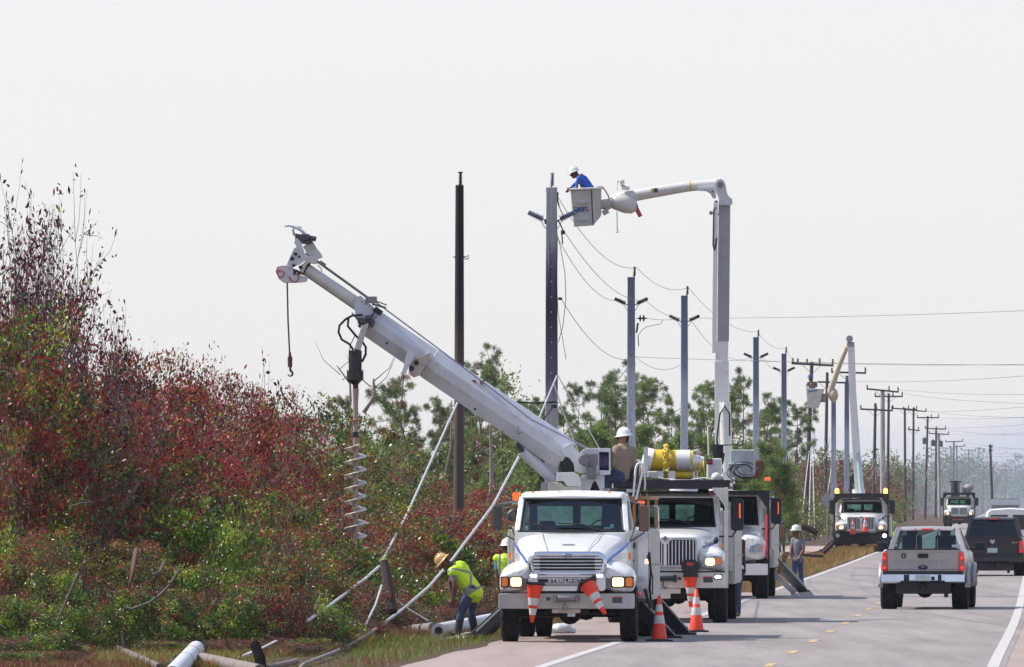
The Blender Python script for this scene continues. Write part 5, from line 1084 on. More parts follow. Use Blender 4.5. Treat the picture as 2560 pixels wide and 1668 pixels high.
# white van further on
vn = empty('white_van', (19.2, 380, 0), -YAW, 'white panel van with two dark rear windows ahead of the charcoal pickup', 'van')
b = MB(); S = []
for y, k, h in ((0, .94, .0), (.12, 1, .04), (4.3, 1, .04), (4.8, .92, -.2), (5.3, .85, -.9), (5.5, .8, -1.1)):
    w = .99 * k; S.append([(-w, y, .4), (-w, y, 1.3 + min(0, h * .3)), (-w * .93, y, 1.88 + h), (-w * .80, y, 2.0 + h), (0, y, 2.05 + h), (w * .80, y, 2.0 + h), (w * .93, y, 1.88 + h), (w, y, 1.3 + min(0, h * .3)), (w, y, .4)])
b.loft(S, 0, True, True); b.build('body', WHITE, vn)
for x0, x1 in ((-.78, -.08), (.08, .78)):
    b = MB(); rr_prism(b, x0, x1, 1.25, 1.82, .06, -.012, -.002); b.build('rear_window', mat('black_window', (.012, .016, .02), .08, coat=1), vn)
    b = MB(); b.b2(x0 - .03, x1 + .03, -.008, -.003, .55, 1.21); b.build('rear_door', WHITE, vn)
for s in (-1, 1):
    wheel(vn, s * .86, 1.0, .37, .24, s); wheel(vn, s * .86, 4.4, .37, .24, s); b = MB(); b.b2(s * .90, s * .97, -.02, 0, .95, 1.25); b.build('tail_light', REDL, vn)
b = MB(); b.b2(-.98, .98, -.12, .02, .42, .6); b.build('bumper', CHROME, vn, .02)
# far box truck in the haze
fv = empty('box_truck', (35.0, 700, 0), -YAW, 'pale bluish vehicle almost lost in the haze beyond the white van', 'truck')
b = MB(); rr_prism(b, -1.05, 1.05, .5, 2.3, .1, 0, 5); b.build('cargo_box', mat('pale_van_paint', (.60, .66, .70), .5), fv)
b = MB(); b.b2(-.9, .9, .9, 4.5, 2.3, 2.36); b.b2(-.95, .95, -.02, 0, 1.2, 1.9, 0); b.build('roof_rack', DULLM, fv)
for s in (-1, 1): wheel(fv, s * .9, .9, .45, .25, s); wheel(fv, s * .9, 4.2, .45, .25, s)
cv = empty('white_car', (24.6, 430, 0), -YAW, 'white car whose roof corner shows right of the van', 'car')
b = MB(); S = []
for y, zt in ((0, .9), (.1, 1.0), (.5, 1.42), (1.0, 1.72), (3, 1.75), (3.6, 1.1), (4.6, .95), (4.7, .6)): S.append([(-.9, y, .35), (-.9, y, min(zt, .95)), (-.72, y, zt), (.72, y, zt), (.9, y, min(zt, .95)), (.9, y, .35)])
b.loft(S, 0, True, True); b.build('body', WHITE, cv); b = MB(); b.add([(-.66, .5, 1.30), (.66, .5, 1.30), (.62, .93, 1.65), (-.62, .93, 1.65)], [(0, 1, 2, 3)]); b.v = [(x, y - .06, z) for x, y, z in b.v]; b.build('rear_window', _m['black_window'], cv)
for s in (-1, 1): wheel(cv, s * .8, .9, .33, .2, s); wheel(cv, s * .8, 3.7, .33, .2, s)
# standing cones on the road
cone('traffic_cone', P(1648, 1604, dist_ground(1605)), .79, .42, (0, 0, .15), 'traffic cone standing on the road right beside the front truck', 'traffic cones')
cone('traffic_cone', P(1741, 1581, dist_ground(1582)), .80, .42, (0, 0, .1), 'traffic cone standing on the road ahead of the second truck wheel', 'traffic cones')
# ---------------------------------------------------------------- vegetation
def leaf_mat(name, col, rough=.45, trans=.35, var=.35):
    m = bpy.data.materials.new(name); m.use_nodes = True; nt = m.node_tree; N = nt.nodes; L = nt.links; N.clear()
    o = N.new('ShaderNodeOutputMaterial'); p = N.new('ShaderNodeBsdfPrincipled'); p.inputs['Roughness'].default_value = rough; t = N.new('ShaderNodeBsdfTranslucent')
    tc = N.new('ShaderNodeTexCoord'); nz = N.new('ShaderNodeTexNoise'); nz.inputs['Scale'].default_value = 9; nz.inputs['Detail'].default_value = 2; L.new(tc.outputs['Object'], nz.inputs['Vector'])
    r = N.new('ShaderNodeValToRGB'); r.color_ramp.elements[0].position = .35; r.color_ramp.elements[1].position = .65
    r.color_ramp.elements[0].color = (*[c * (1 - var) for c in col], 1); r.color_ramp.elements[1].color = (*[min(1, c * (1 + var)) for c in col], 1)
    L.new(nz.outputs['Fac'], r.inputs[0]); L.new(r.outputs[0], p.inputs['Base Color']); L.new(r.outputs[0], t.inputs[0])
    mx = N.new('ShaderNodeMixShader'); mx.inputs[0].default_value = trans; L.new(p.outputs[0], mx.inputs[1]); L.new(t.outputs[0], mx.inputs[2]); L.new(mx.outputs[0], o.inputs[0])
    return m
LC = leaf_mat('crimson_leaf', (.31, .022, .027)); LD = leaf_mat('dark_maroon_leaf', (.08, .010, .022)); LO = leaf_mat('rust_orange_leaf', (.40, .09, .022))
LG = leaf_mat('green_leaf', (.10, .20, .010), .33); LDG = leaf_mat('dark_green_leaf', (.03, .075, .015), .35); LY = leaf_mat('yellow_green_leaf', (.33, .40, .04), .35); LB = leaf_mat('dry_brown_leaf', (.17, .085, .045))
LP = leaf_mat('pine_needle', (.19, .27, .06), .5, .4); LPD = leaf_mat('dark_pine_needle', (.09, .14, .045), .5, .35); LPB = leaf_mat('browned_needle', (.20, .10, .045), .6, .2)
LGH = leaf_mat('dry_grass', (.34, .19, .07), .6); LGG = leaf_mat('grass_blade', (.17, .24, .03), .5); LGB = leaf_mat('brown_grass', (.20, .09, .04), .6)
STEM = mat('grey_twig', (.25, .19, .175), .8, var=.3); STEMP = mat('purple_twig', (.13, .075, .085), .8, var=.3); BARK = mat('pine_bark', (.13, .095, .085), .9, var=.35, scale=6, bump=.6)
def np_mesh(name, V, Fc, mi, mats, parent=None, smooth=False):
    """V (n,3), Fc (m,k) faces"""
    me = bpy.data.meshes.new(name); k = Fc.shape[1]; m = Fc.shape[0]
    me.vertices.add(len(V)); me.vertices.foreach_set('co', V.astype(np.float32).ravel())
    me.loops.add(m * k); me.loops.foreach_set('vertex_index', Fc.astype(np.int32).ravel())
    me.polygons.add(m); me.polygons.foreach_set('loop_start', np.arange(0, m * k, k, dtype=np.int32))
    for x in mats: me.materials.append(x)
    me.polygons.foreach_set('material_index', mi.astype(np.int32)); me.update(calc_edges=True); me.validate()
    o = bpy.data.objects.new(name, me); COL.objects.link(o)
    if parent is not None: o.parent = parent
    return o
def leaf_quads(C, D, size, rng, wid=.45):
    """rhombic leaves at C pointing along D"""
    n = len(C); D = D / (np.linalg.norm(D, axis=1, keepdims=True) + 1e-9)
    Rn = rng.normal(size=(n, 3)); S = np.cross(D, Rn); S /= (np.linalg.norm(S, axis=1, keepdims=True) + 1e-9)
    s = size[:, None]; V = np.stack([C, C + D * s * .5 + S * s * wid * .5, C + D * s, C + D * s * .5 - S * s * wid * .5], 1).reshape(-1, 3)
    return V, np.arange(n * 4).reshape(n, 4)
def twig_mesh(segs):
    """three sided tapered twigs"""
    A = np.array([s[0] for s in segs]); B = np.array([s[1] for s in segs]); ra = np.array([s[2] for s in segs])[:, None]; rb = np.array([s[3] for s in segs])[:, None]
    D = B - A; D /= (np.linalg.norm(D, axis=1, keepdims=True) + 1e-9); up = np.tile([.3, .8, .5], (len(segs), 1)); U = np.cross(D, up); U /= (np.linalg.norm(U, axis=1, keepdims=True) + 1e-9); Wv = np.cross(D, U)
    V = []
    for P_, r_ in ((A, ra), (B, rb)):
        for k in range(3):
            a = 2 * math.pi * k / 3; V.append(P_ + (U * math.cos(a) + Wv * math.sin(a)) * r_)
    V = np.stack(V, 1).reshape(-1, 3); n = len(segs); base = np.arange(n)[:, None] * 6
    Fc = np.concatenate([base + np.array([[k, (k + 1) % 3, (k + 1) % 3 + 3, k + 3]]) for k in range(3)], 0)
    return V, Fc
def grow(rng, p, d, length, r, lvl, maxl, segs, tips, spread=.72, up=.16, kids=(3, 4, 5, 4)):
    steps = 4 if lvl < maxl else 3; q = p.copy(); dd = d / np.linalg.norm(d); pts = []
    for i in range(steps):
        nd = dd + rng.normal(size=3) * .16 + np.array([0, 0, up * .25]); nd /= np.linalg.norm(nd); q2 = q + nd * length / steps
        r0 = r * (1 - .6 * i / steps); r1 = r * (1 - .6 * (i + 1) / steps); segs.append((q, q2, r0, r1)); q = q2; dd = nd; pts.append((q, nd))
    if lvl >= maxl: tips += pts; return
    for k in range(kids[lvl]):
        i = rng.integers(1, steps) if lvl < maxl else 0; b, bd = pts[i] if k else pts[-1]
        nd = bd + rng.normal(size=3) * spread + np.array([0, 0, up]); grow(rng, b, nd, length * rng.uniform(.5, .78), r * .5, lvl + 1, maxl, segs, tips, spread, up, kids)
    tips.append((q, dd))
def make_shrub(seed, H, Rw, mains, pal, per_tip=5, leaf=.06, fill=0, twig=STEM, maxl=3, kids=(3, 4, 4), bare=0.0, name='shrub', stem_r=.03):
    """returns crown mesh, stem mesh. pal: list of (material, weight)"""
    rng = np.random.default_rng(seed); segs = []; tips = []
    for k in range(mains):
        a = rng.uniform(0, 2 * math.pi); rr = Rw * rng.uniform(0, .35); tilt = rng.uniform(.05, 1.0) * Rw / H * 2.2
        p = np.array([rr * math.cos(a), rr * math.sin(a), 0.]); d = np.array([math.cos(a) * tilt, math.sin(a) * tilt, 1.0])
        grow(rng, p, d, H * rng.uniform(.32, .52), stem_r, 0, maxl, segs, tips, kids=kids)
    T = np.array([t[0] for t in tips]); TD = np.array([t[1] for t in tips])
    mx = T[:, 2].max(); sc = H / mx; 
    rad = np.percentile(np.hypot(T[:, 0], T[:, 1]), 97); sr = Rw / rad
    S3 = np.array([sr, sr, sc]); T = T * S3; segs = [(a * S3, b * S3, r0, r1) for a, b, r0, r1 in segs]
    keep = rng.random(len(T)) > bare * np.clip((T[:, 2] / H - .45) * 2, 0, 1); T = T[keep]; TD = TD[keep]
    C = np.repeat(T, per_tip, 0); D = np.repeat(TD, per_tip, 0) + rng.normal(size=(len(C), 3)) * .9; C = C + rng.normal(size=C.shape) * leaf * .8
    if fill:
        K = max(6, fill // 220); ca = rng.uniform(0, 2 * math.pi, K); cz = rng.random(K) ** .75 * H * .93; crr = Rw * np.sqrt(np.clip(1 - (cz / H) ** 2.4, .03, 1)) * (.35 + .65 * np.sqrt(rng.random(K)))
        ki = rng.integers(0, K, fill); cr_ = .24 + .16 * rng.random(K); off = rng.normal(size=(fill, 3)); off /= np.linalg.norm(off, axis=1, keepdims=True); off *= (rng.random(fill) ** .4)[:, None] * cr_[ki][:, None]
        F2 = np.stack([crr[ki] * np.cos(ca[ki]), crr[ki] * np.sin(ca[ki]), cz[ki]], 1) + off * [1.15, 1.15, .8]; F2[:, 2] = np.abs(F2[:, 2])
        F2 = F2 + rng.normal(size=F2.shape) * .04; C = np.concatenate([C, F2]); D = np.concatenate([D, rng.normal(size=F2.shape) + [0, 0, .4]])
    size = leaf * (.45 + 1.25 * rng.random(len(C)) ** 1.6); V, Fc = leaf_quads(C, D, size, rng)
    # colour drifts in clumps through the plant
    w = np.array([p[1] for p in pal], float); w /= w.sum(); cell = rng.integers(0, 10 ** 6)
    key = np.floor(C / (.42)).astype(int); h = (key[:, 0] * 73856093 ^ key[:, 1] * 19349663 ^ key[:, 2] * 83492791 ^ cell) % 1000 / 1000.0
    u = np.where(rng.random(len(C)) < .68, h, rng.random(len(C))); mi = np.searchsorted(np.cumsum(w), u).clip(0, len(pal) - 1)
    cr = np_mesh('crown', V, Fc, mi, [p[0] for p in pal]); V2, F2 = twig_mesh(segs); st = np_mesh('stem', V2, F2, np.zeros(len(F2)), [twig])
    m1, m2 = cr.data, st.data; bpy.data.objects.remove(cr); bpy.data.objects.remove(st); return m1, m2, H
RED = [(LC, 5.5), (LD, 2.6), (LB, 1.2), (LDG, 1.2), (LG, 1.0), (LO, 1.8), (LY, .5)]
MIX = [(LC, 2.6), (LD, 1.4), (LB, 1.4), (LDG, 2.2), (LG, 2.2), (LY, .9), (LO, 1.0)]
GRN = [(LG, 4), (LDG, 3.0), (LY, 2.0), (LD, 1.0), (LB, .9), (LC, .5)]
GRB = [(LG, 3), (LY, 3), (LDG, 1)]
DRY = [(LB, 4), (LD, 2.5), (LC, 1), (LDG, 1.5), (LG, 1), (LO, .6)]
OLV = [(LDG, 3), (LG, 2.4), (LY, 1.5), (LC, 1.1), (LB, 1.5), (LO, .5), (LD, .8)]
SH = {
 'red': [make_shrub(11, 4.2, 2.0, 11, RED, 3, .072, 11000), make_shrub(12, 4.0, 2.1, 12, RED, 3, .07, 11000), make_shrub(13, 4.1, 1.9, 10, RED, 3, .07, 9000)],
 'mix': [make_shrub(21, 4.2, 2.0, 11, MIX, 3, .075, 10000), make_shrub(22, 4.0, 2.0, 10, MIX, 3, .072, 9500), make_shrub(23, 4.1, 1.9, 10, MIX, 3, .072, 9500)],
 'grn': [make_shrub(31, 2.0, 1.3, 9, GRN, 4, .075, 6000), make_shrub(32, 1.8, 1.4, 10, GRN, 4, .072, 6000), make_shrub(33, 1.9, 1.3, 10, GRN, 4, .082, 4500)],
 'olive': [make_shrub(81, 4.0, 1.8, 11, OLV, 3, .072, 7500), make_shrub(82, 4.0, 1.9, 11, OLV, 3, .07, 7000)],
 'bright': [make_shrub(41, 2.0, 1.2, 8, GRB, 5, .085, 3500)],
 'dry': [make_shrub(51, 1.5, 1.4, 14, DRY, 3, .062, 4500), make_shrub(52, 1.3, 1.3, 14, DRY, 3, .06, 4500)],
 'twig': [make_shrub(61, 5.5, 2.0, 13, [(LD, 6), (LC, 1), (LY, .4), (LDG, 1.0)], 2, .08, 1100, STEMP, bare=.15, stem_r=.05), make_shrub(62, 5.5, 2.1, 14, [(LD, 6), (LC, 1.1), (LDG, .6), (LG, .3)], 2, .08, 1000, STEMP, bare=.15, stem_r=.045)],
 'sparse': [make_shrub(71, 3.0, 1.3, 5, [(LD, 5), (LC, 2)], 2, .075, 0, STEM, kids=(3, 3, 3), bare=.35, stem_r=.045)],
}
KN = {'olive': ('olive_shrub', 'olive green shrub', 'olive shrubs around the auger'), 'red': ('red_shrub', 'crimson leaved shrub', 'crimson shrubs of the thicket'), 'mix': ('mixed_shrub', 'maroon and green leaved shrub', 'mixed leaved shrubs of the thicket'),
      'grn': ('green_bush', 'low leafy green bush', 'green bushes at the foot of the thicket'), 'bright': ('yellow_green_bush', 'bright yellow green bush', 'bright yellow green bushes'),
      'dry': ('dry_bush', 'brown dried bush', 'dry bushes at the grass edge'), 'twig': ('twiggy_shrub', 'tall twiggy purple shrub', 'tall twiggy shrubs at the left'),
      'sparse': ('sparse_shrub', 'thin nearly bare shrub', 'bare twigs above the thicket')}
def zone(dx, dy):
    z = 'at the far left edge' if dx < 130 else 'well left of the hook cable' if dx < 400 else 'just left of the hook cable' if dx < 650 else 'between hook cable and auger' if dx < 800 else 'right behind the auger' if dx < 960 else 'near the dark wooden pole' if dx < 1120 else 'beside the front truck cab'
    return (('top row, ' if dy < 1000 else 'middle row, ' if dy < 1240 else 'low row, ' if dy < 1400 else 'lowest row, ') + z)
vr = random.Random(5); shrub_n = 0
def shrub(kind, dx, dy, d, wide=None, sink=0.0):
    """dx, dy: top of the shrub on the photo at 2380 px width"""
    global shrub_n
    px, py = dx * 1.07563, dy * 1.07563; p = P(px, py, d); v = SH[kind][shrub_n % len(SH[kind])]; shrub_n += 1
    nm, lab, grp = KN[kind]; H = max(.5, p.z) ; s = H / v[2]; w = (wide or min(1.25, max(.75, s))) * vr.uniform(.9, 1.15)
    r = empty(nm, (p.x, d, -sink), vr.uniform(0, 6.28), lab + ' in the ' + zone(dx, dy), 'shrub', grp); r.scale = (w, w, (p.z + sink) / v[2])
    for n_, me in (('crown', v[0]), ('stem', v[1])):
        o = bpy.data.objects.new(n_, me); COL.objects.link(o); o.parent = r
    return r
# skyline row, back to front, left to right
for a in (('twig', 5, 372, 190, .85), ('twig', 62, 420, 188, .7), ('twig', -40, 400, 187, 1.0), ('twig', 105, 545, 190, .75), ('twig', 40, 560, 184, .9), ('twig', 165, 640, 192, .8), ('sparse', 268, 640, 193, 1.1), ('sparse', 215, 690, 190, 1.0), ('twig', 215, 745, 188, .8), ('mix', 60, 700, 183, 1.0),
          ('red', 140, 760, 186, 1.0), ('mix', -20, 690, 180, 1.0), ('red', 330, 800, 200, .9), ('red', 400, 795, 206, .8), ('sparse', 480, 800, 212, 1.1), ('sparse', 548, 806, 216, 1.0), ('red', 470, 825, 208, .9), ('red', 545, 850, 214, .8), ('red', 610, 885, 220, .85), ('red', 270, 830, 194, .9),
          ('olive', 690, 905, 228, .9), ('olive', 770, 925, 236, .85), ('olive', 840, 950, 246, .9), ('olive', 730, 960, 224, 1.0), ('red', 650, 960, 215, 1.0), ('sparse', 800, 890, 240, .8), ('sparse', 560, 960, 208, .9), ('olive', 900, 1020, 256, .9),
          ('red', 200, 860, 184, 1.0), ('mix', 90, 840, 181, 1.0), ('red', 380, 880, 198, 1.0), ('red', 500, 920, 204, 1.0), ('red', 590, 970, 208, 1.0), ('mix', 280, 950, 190, 1.0), ('mix', 160, 980, 182, .9), ('red', 20, 900, 179, .9), ('red', 440, 1000, 196, .9),
          ('mix', 670, 1040, 212, .9), ('olive', 745, 1050, 222, .9), ('olive', 830, 1060, 232, .9), ('olive', 925, 1050, 262, .9), ('red', 1000, 1110, 270, .9), ('olive', 880, 1120, 240, .9), ('red', 960, 1150, 250, .9), ('red', 1080, 1130, 285, .9), ('olive', 1130, 1150, 290, .9), ('red', 1180, 1120, 300, .9), ('red', 1240, 1140, 310, .9), ('olive', 1050, 1180, 262, .9), ('olive', 1130, 1210, 268, .9), ('red', 1190, 1200, 280, .9)):
    shrub(*a)
# lower rows: mixed then green, then dry undergrowth
for x in range(-30, 1180, 66):
    base = 1492 - max(0, x - 500) * .085
    dd = dist_ground(base * 1.07563) + 6
    shrub('mix' if vr.random() < .65 else 'red', x + vr.uniform(-20, 20), 1110 + x * .09 + vr.uniform(-60, 60), dd + 7, .85)
    if vr.random() < .5: shrub('grn', x + vr.uniform(-30, 30), 1130 + x * .08 + vr.uniform(-40, 60), dd + 5, .75)
    if vr.random() < .45: shrub('red', x + vr.uniform(-30, 30), 1300 + vr.uniform(-50, 60), dd + 1, .5)
    shrub('grn', x + vr.uniform(-25, 25), 1235 + x * .05 + vr.uniform(-70, 70), dd + 2.5, .9)
for x in range(-30, 1180, 52):
    base = 1500 - max(0, x - 500) * .085; dd = dist_ground(base * 1.07563) + 1
    k = vr.random(); shrub('grn' if k < (.62 if x < 700 else .3) else 'dry', x + vr.uniform(-20, 20), 1370 + x * .01 + vr.uniform(-35, 30), dd + 1.5, .8)
    if vr.random() < .8: shrub('dry', x + vr.uniform(-20, 20), 1440 - max(0, x - 500) * .06 + vr.uniform(-15, 10), dd - 1.5, .7)
for x in range(-20, 760, 36):
    dd = 168 + vr.uniform(-2, 2); shrub('grn' if vr.random() < .62 else 'mix', x + vr.uniform(-15, 15), 1290 + vr.uniform(-80, 80), dd + 1, .6)
    shrub('grn' if vr.random() < .4 else 'dry', x + vr.uniform(-15, 15), 1395 + vr.uniform(-40, 30), dd - 2, .6)
    shrub('dry' if vr.random() < .6 else 'grn', x + vr.uniform(-15, 15), 1462 + vr.uniform(-20, 14), 163 + vr.uniform(-1, 1), .5)
for x in range(-30, 345, 30):
    shrub('grn' if vr.random() < .6 else 'dry', x, 1400 + vr.uniform(-50, 50) + x * .1, (158 if x < 160 else 170) + vr.uniform(-2, 2), .5); (shrub('dry' if vr.random() < .6 else 'grn', x, 1478 + vr.uniform(-20, 20) + x * .05, 151 + vr.uniform(-1, 1), .42) if x < 160 else None)
for x in range(-20, 170, 22): shrub('dry' if vr.random() < .7 else 'grn', x, 1518 + vr.uniform(-8, 8), 148 + vr.uniform(-1, 1), .3)
for x in range(360, 760, 18): shrub('dry' if vr.random() < .8 else 'grn', x, 1492 + vr.uniform(-10, 10), 159 + vr.uniform(-1, 1), .34)
for x in range(-25, 720, 24):
    if vr.random() < .62: shrub('grn' if vr.random() < .66 else 'dry', x + vr.uniform(-16, 16), 1405 + vr.uniform(-75, 60), 163 + vr.uniform(-3, 3), vr.uniform(.4, .7))
for x in range(700, 860, 30): shrub('dry', x, 1455 - (x - 700) * .03 + vr.uniform(-12, 12), 171 + (x - 700) * .03, .45)
for x, y, d in ((1030, 1300, 222), (1075, 1320, 216), (1125, 1290, 226), (985, 1330, 216), (1150, 1340, 214), (20, 1300, 176), (90, 1330, 177)): shrub('bright', x, y, d, .6)

# ---- pines
def make_pine(seed, H=10.0, crown=.42, tufts=70, lean=.3, pal=(LP, LPD, LPB), pw=(.55, .4, .05), tl=.34):
    rng = np.random.default_rng(seed); segs = []; p = np.array([0., 0., 0.]); d = np.array([rng.normal() * .03, rng.normal() * .03, 1.]); n = 12; sp = []
    for i in range(n):
        d = d + np.array([rng.normal() * .05 * lean * 2, rng.normal() * .05, 0]); d /= np.linalg.norm(d); q = p + d * H / n * (.97 if i < n - 1 else .8); segs.append((p, q, .12 * (1 - i / n * .8), .12 * (1 - (i + 1) / n * .8))); sp.append(q); p = q
    T = []; nl = int(9 + crown * 14)
    for k in range(nl):
        f = 1 - crown + crown * (k + rng.random()) / nl; b = sp[min(n - 1, int(f * n))]; a = rng.uniform(0, 6.28); L_ = H * (.085 + .12 * (1 - ((f - (1 - crown)) / crown)) ** .7) * rng.uniform(.5, 1.4); dd = np.array([math.cos(a), math.sin(a), rng.uniform(.05, .7)])
        q = b.copy(); steps = 4
        for i in range(steps):
            dd = dd / np.linalg.norm(dd) + rng.normal(size=3) * .22 + np.array([0, 0, .1]); q2 = q + dd / np.linalg.norm(dd) * L_ / steps; segs.append((q, q2, .035 * (1 - i / steps * .7), .035 * (1 - (i + 1) / steps * .7)))
            if i >= 1:
                for _ in range(1 if i < 3 else 5):
                    e = q2 + rng.normal(size=3) * np.array([.20, .20, .10]); segs.append((q2, e, .012, .008)); T.append(e)
            q = q2
    T.append(sp[-1]); T = np.array(T); per = 60; C = np.repeat(T, per, 0); D = rng.normal(size=(len(C), 3)) + np.array([0, 0, .3]); V, Fc = leaf_quads(C, D, tl * rng.uniform(.6, 1.15, len(C)), rng, .075)
    tm = rng.choice(len(pal), len(T), p=pw); mi = np.repeat(tm, per)
    cr = np_mesh('crown', V, Fc, mi, list(pal)); V2, F2 = twig_mesh(segs); st = np_mesh('trunk', V2, F2, np.zeros(len(F2)), [BARK]); m = (cr.data, st.data, H); bpy.data.objects.remove(cr); bpy.data.objects.remove(st); return m
PN = {'tall': [make_pine(s, 10, c) for s, c in ((1, .38), (2, .45), (3, .42), (4, .5))], 'tuft': [make_pine(23, 10, .27, lean=.25, pw=(.35, .62, .03))], 'thin': [make_pine(9, 10, .45, lean=.9, pw=(.35, .35, .3)), make_pine(10, 10, .6, lean=.7, pw=(.4, .4, .2))], 'young': [make_pine(14, 5, .9, tl=.38, pw=(.75, .2, .05)), make_pine(15, 5, .95, tl=.38, pw=(.65, .3, .05))]}
PK = {'tall': ('pine_tree', 'tall clumpy pine', 'tall pines behind the trucks'), 'tuft': ('pine_tree', 'lone pine with a round tuft crown rising above the boom', None), 'thin': ('thin_pine', 'thin crooked pine with sparse browned needles', 'thin pines behind the thicket'), 'young': ('young_pine', 'young bushy pine of the understorey', 'young pines in the understorey')}
pine_n = 0
def pine(kind, dx, dy, d, w=1.0):
    global pine_n
    p = P(dx * 1.07563, dy * 1.07563, d); v = PN[kind][pine_n % len(PN[kind])]; pine_n += 1; nm, lab, grp = PK[kind]
    if grp: lab = lab + (', above the boom' if dx < 1120 else ', between boom and second concrete pole' if dx < 1460 else ', between the second and third blue poles' if dx < 1585 else ', left of the tall bucket boom' if dx < 1670 else ', right of the tall bucket boom' if dx < 1780 else ', near the fifth concrete pole')
    r = empty(nm, (p.x, d, 0), vr.uniform(0, 6.28), lab, 'tree', grp); s = p.z / v[2]; r.scale = (s * w, s * w, s)
    for n_, me in (('crown', v[0]), ('trunk', v[1])):
        o = bpy.data.objects.new(n_, me); COL.objects.link(o); o.parent = r
for x, y in ((1340, 905), (1395, 885), (1425, 868), (1455, 900), (1510, 895), (1540, 890), (1570, 925), (1620, 905), (1645, 900), (1700, 890), (1735, 885), (1760, 920), (1800, 950), (1840, 945), (1870, 955), (1300, 930), (1490, 940), (1600, 960), (1780, 960), (1050, 955), (1090, 940), (1180, 960), (1230, 955), (1265, 930)): pine('tall', x + vr.uniform(-8, 8), y, vr.uniform(520, 680), vr.uniform(.75, 1.0))
pine('tuft', 1187, 838, 560, .85)
for x, y in ((950, 878), (985, 885), (920, 940), (870, 915), (1010, 930), (960, 960), (1105, 850), (1130, 930), (1320, 950)): pine('thin', x, y, vr.uniform(430, 540), .9)
for k in range(60):
    x = 780 + k * 17.5 + vr.uniform(-20, 20); pine('young', x, vr.uniform(1005, 1110) + (35 if x > 1800 else 0), vr.uniform(400, 500), vr.uniform(.9, 1.25))
# dead leaning snags among the pines
def snag(dx0, dy0, dx1, dy1, d, r0=.09, lab=''):
    a = P(dx0 * 1.07563, dy0 * 1.07563, d); b_ = P(dx1 * 1.07563, dy1 * 1.07563, d); b = MB(); m1 = a.lerp(b_, .5) + Vector((.15, 0, 0)); b.tube([b_, m1, a], [r0, r0 * .75, r0 * .35], 6)
    for t, s in ((.6, 1), (.75, -1), (.88, 1)): q = b_.lerp(a, t); b.tube([q, q + Vector((s * .4, .1, .35)), q + Vector((s * .6, .1, .8))], [r0 * .3, r0 * .2, r0 * .08], 4)
    tag(b.build('dead_tree', STEM), lab, 'tree')
snag(1140, 990, 1125, 1260, 330, .12, 'pale bare dead trunk standing behind the dark wooden pole')
snag(1050, 930, 1025, 1150, 340, .05, 'slender leaning dead stem left of the dark wooden pole')
snag(783, 850, 815, 935, 232, .035, 'crooked bare branch left of the auger motor'); snag(868, 880, 845, 960, 232, .05, 'forked bare branch right of the auger motor')
b = MB(); 
for pts in ([(928, 1010), (945, 880), (940, 920), (933, 985), (950, 1040), (958, 1090), (948, 1180)],): b.tube([P(x * 1.07563, y * 1.07563, 215) for x, y in [(938, 868), (935, 925), (928, 965), (938, 1010), (950, 1050), (953, 1130), (958, 1160)]], .014, 5)
tag(b.build('hanging_vine', STEMP), 'dark vine hanging below the boom bracket', 'vine')
b = MB(); k = random.Random(9)
# ---- distant woods, thousands of crowns as one mass
rng = np.random.default_rng(77); Cs = []; Ds = []; Ss = []; Ms = []; segs = []
def far_clump(x, y, H, w, n, pal, leaf):
    a = rng.uniform(0, 6.28, n); r = w * np.sqrt(rng.random(n)); z = H * (1 - rng.random(n) ** 1.3 * .95); r = r * np.clip(1.25 - (z / H) ** 2.2, .15, 1)
    C = np.stack([x + r * np.cos(a), y + r * np.sin(a), z], 1); lump = rng.normal(size=(12, 3)) * [w * .5, w * .5, H * .18] + [x, y, H * .7]
    k_ = rng.integers(0, 12, n // 2); C[:n // 2] = lump[k_] + rng.normal(size=(n // 2, 3)) * [w * .16, w * .16, H * .07]; C[:, 2] = np.clip(C[:, 2], .1, H * 1.05)
    Cs.append(C); Ds.append(rng.normal(size=(n, 3)) + [0, 0, .3]); Ss.append(leaf * rng.uniform(.6, 1.3, n)); Ms.append(rng.choice(len(FM), n, p=pal)); segs.append((np.array([x, y, 0.]), np.array([x + rng.normal() * .3, y, H * .8]), .12, .04))
FM = [LP, LPD, LPB, LC, LD, LB, LG]
for i in range(230):
    d = 330 + (i / 230) ** 1.5 * 1500; side = -1; x = sm_edge(d) - rng.uniform(11.5, 22) if d > 470 else sm_edge(d) - rng.uniform(14, 24)
    tall = rng.random() < .22; H = (rng.uniform(6, 9) if tall else rng.uniform(3.6, 6.2)) * (1 if d > 470 else .55); far_clump(x, d, H, rng.uniform(1.2, 2.4), 600, (.45, .3, .1, 0, .03, .07, .05) if tall else (.05, .07, .18, .20, .26, .2, .04), .19 if d < 900 else .32)
for i in range(90):
    d = 650 + i * 16; x = sm_edge(d) + rng.uniform(11, 22); far_clump(x, d, rng.uniform(2.5, 6.0), 2.2, 240, (.25, .25, .15, .02, .08, .2, .05), .34)
for i in range(300):
    d = rng.uniform(1400, 2600); x = d * rng.uniform(.026, .070); far_clump(x, d, rng.uniform(5, 10), 3.5, 260, (.4, .4, .1, 0, .02, .08, 0), .5)
for i in range(70):
    d = rng.uniform(640, 800); x = d * rng.uniform(-.03, .03); far_clump(x, d, rng.uniform(3.5, 5.5), 2.6, 420, (.5, .3, .08, .02, .02, .06, .02), .2)
for i in range(190):
    d = rng.uniform(470, 1000); x = sm_edge(d) - rng.uniform(5.5, 10.5); far_clump(x, d, rng.uniform(1.0, 2.6), 1.3, 320, (.22, .12, .10, .08, .08, .14, .26), .14 if d < 700 else .2)
C = np.concatenate(Cs); V, Fc = leaf_quads(C, np.concatenate(Ds), np.concatenate(Ss), rng, .5); fw = np_mesh('far_woods', V, Fc, np.concatenate(Ms), FM)
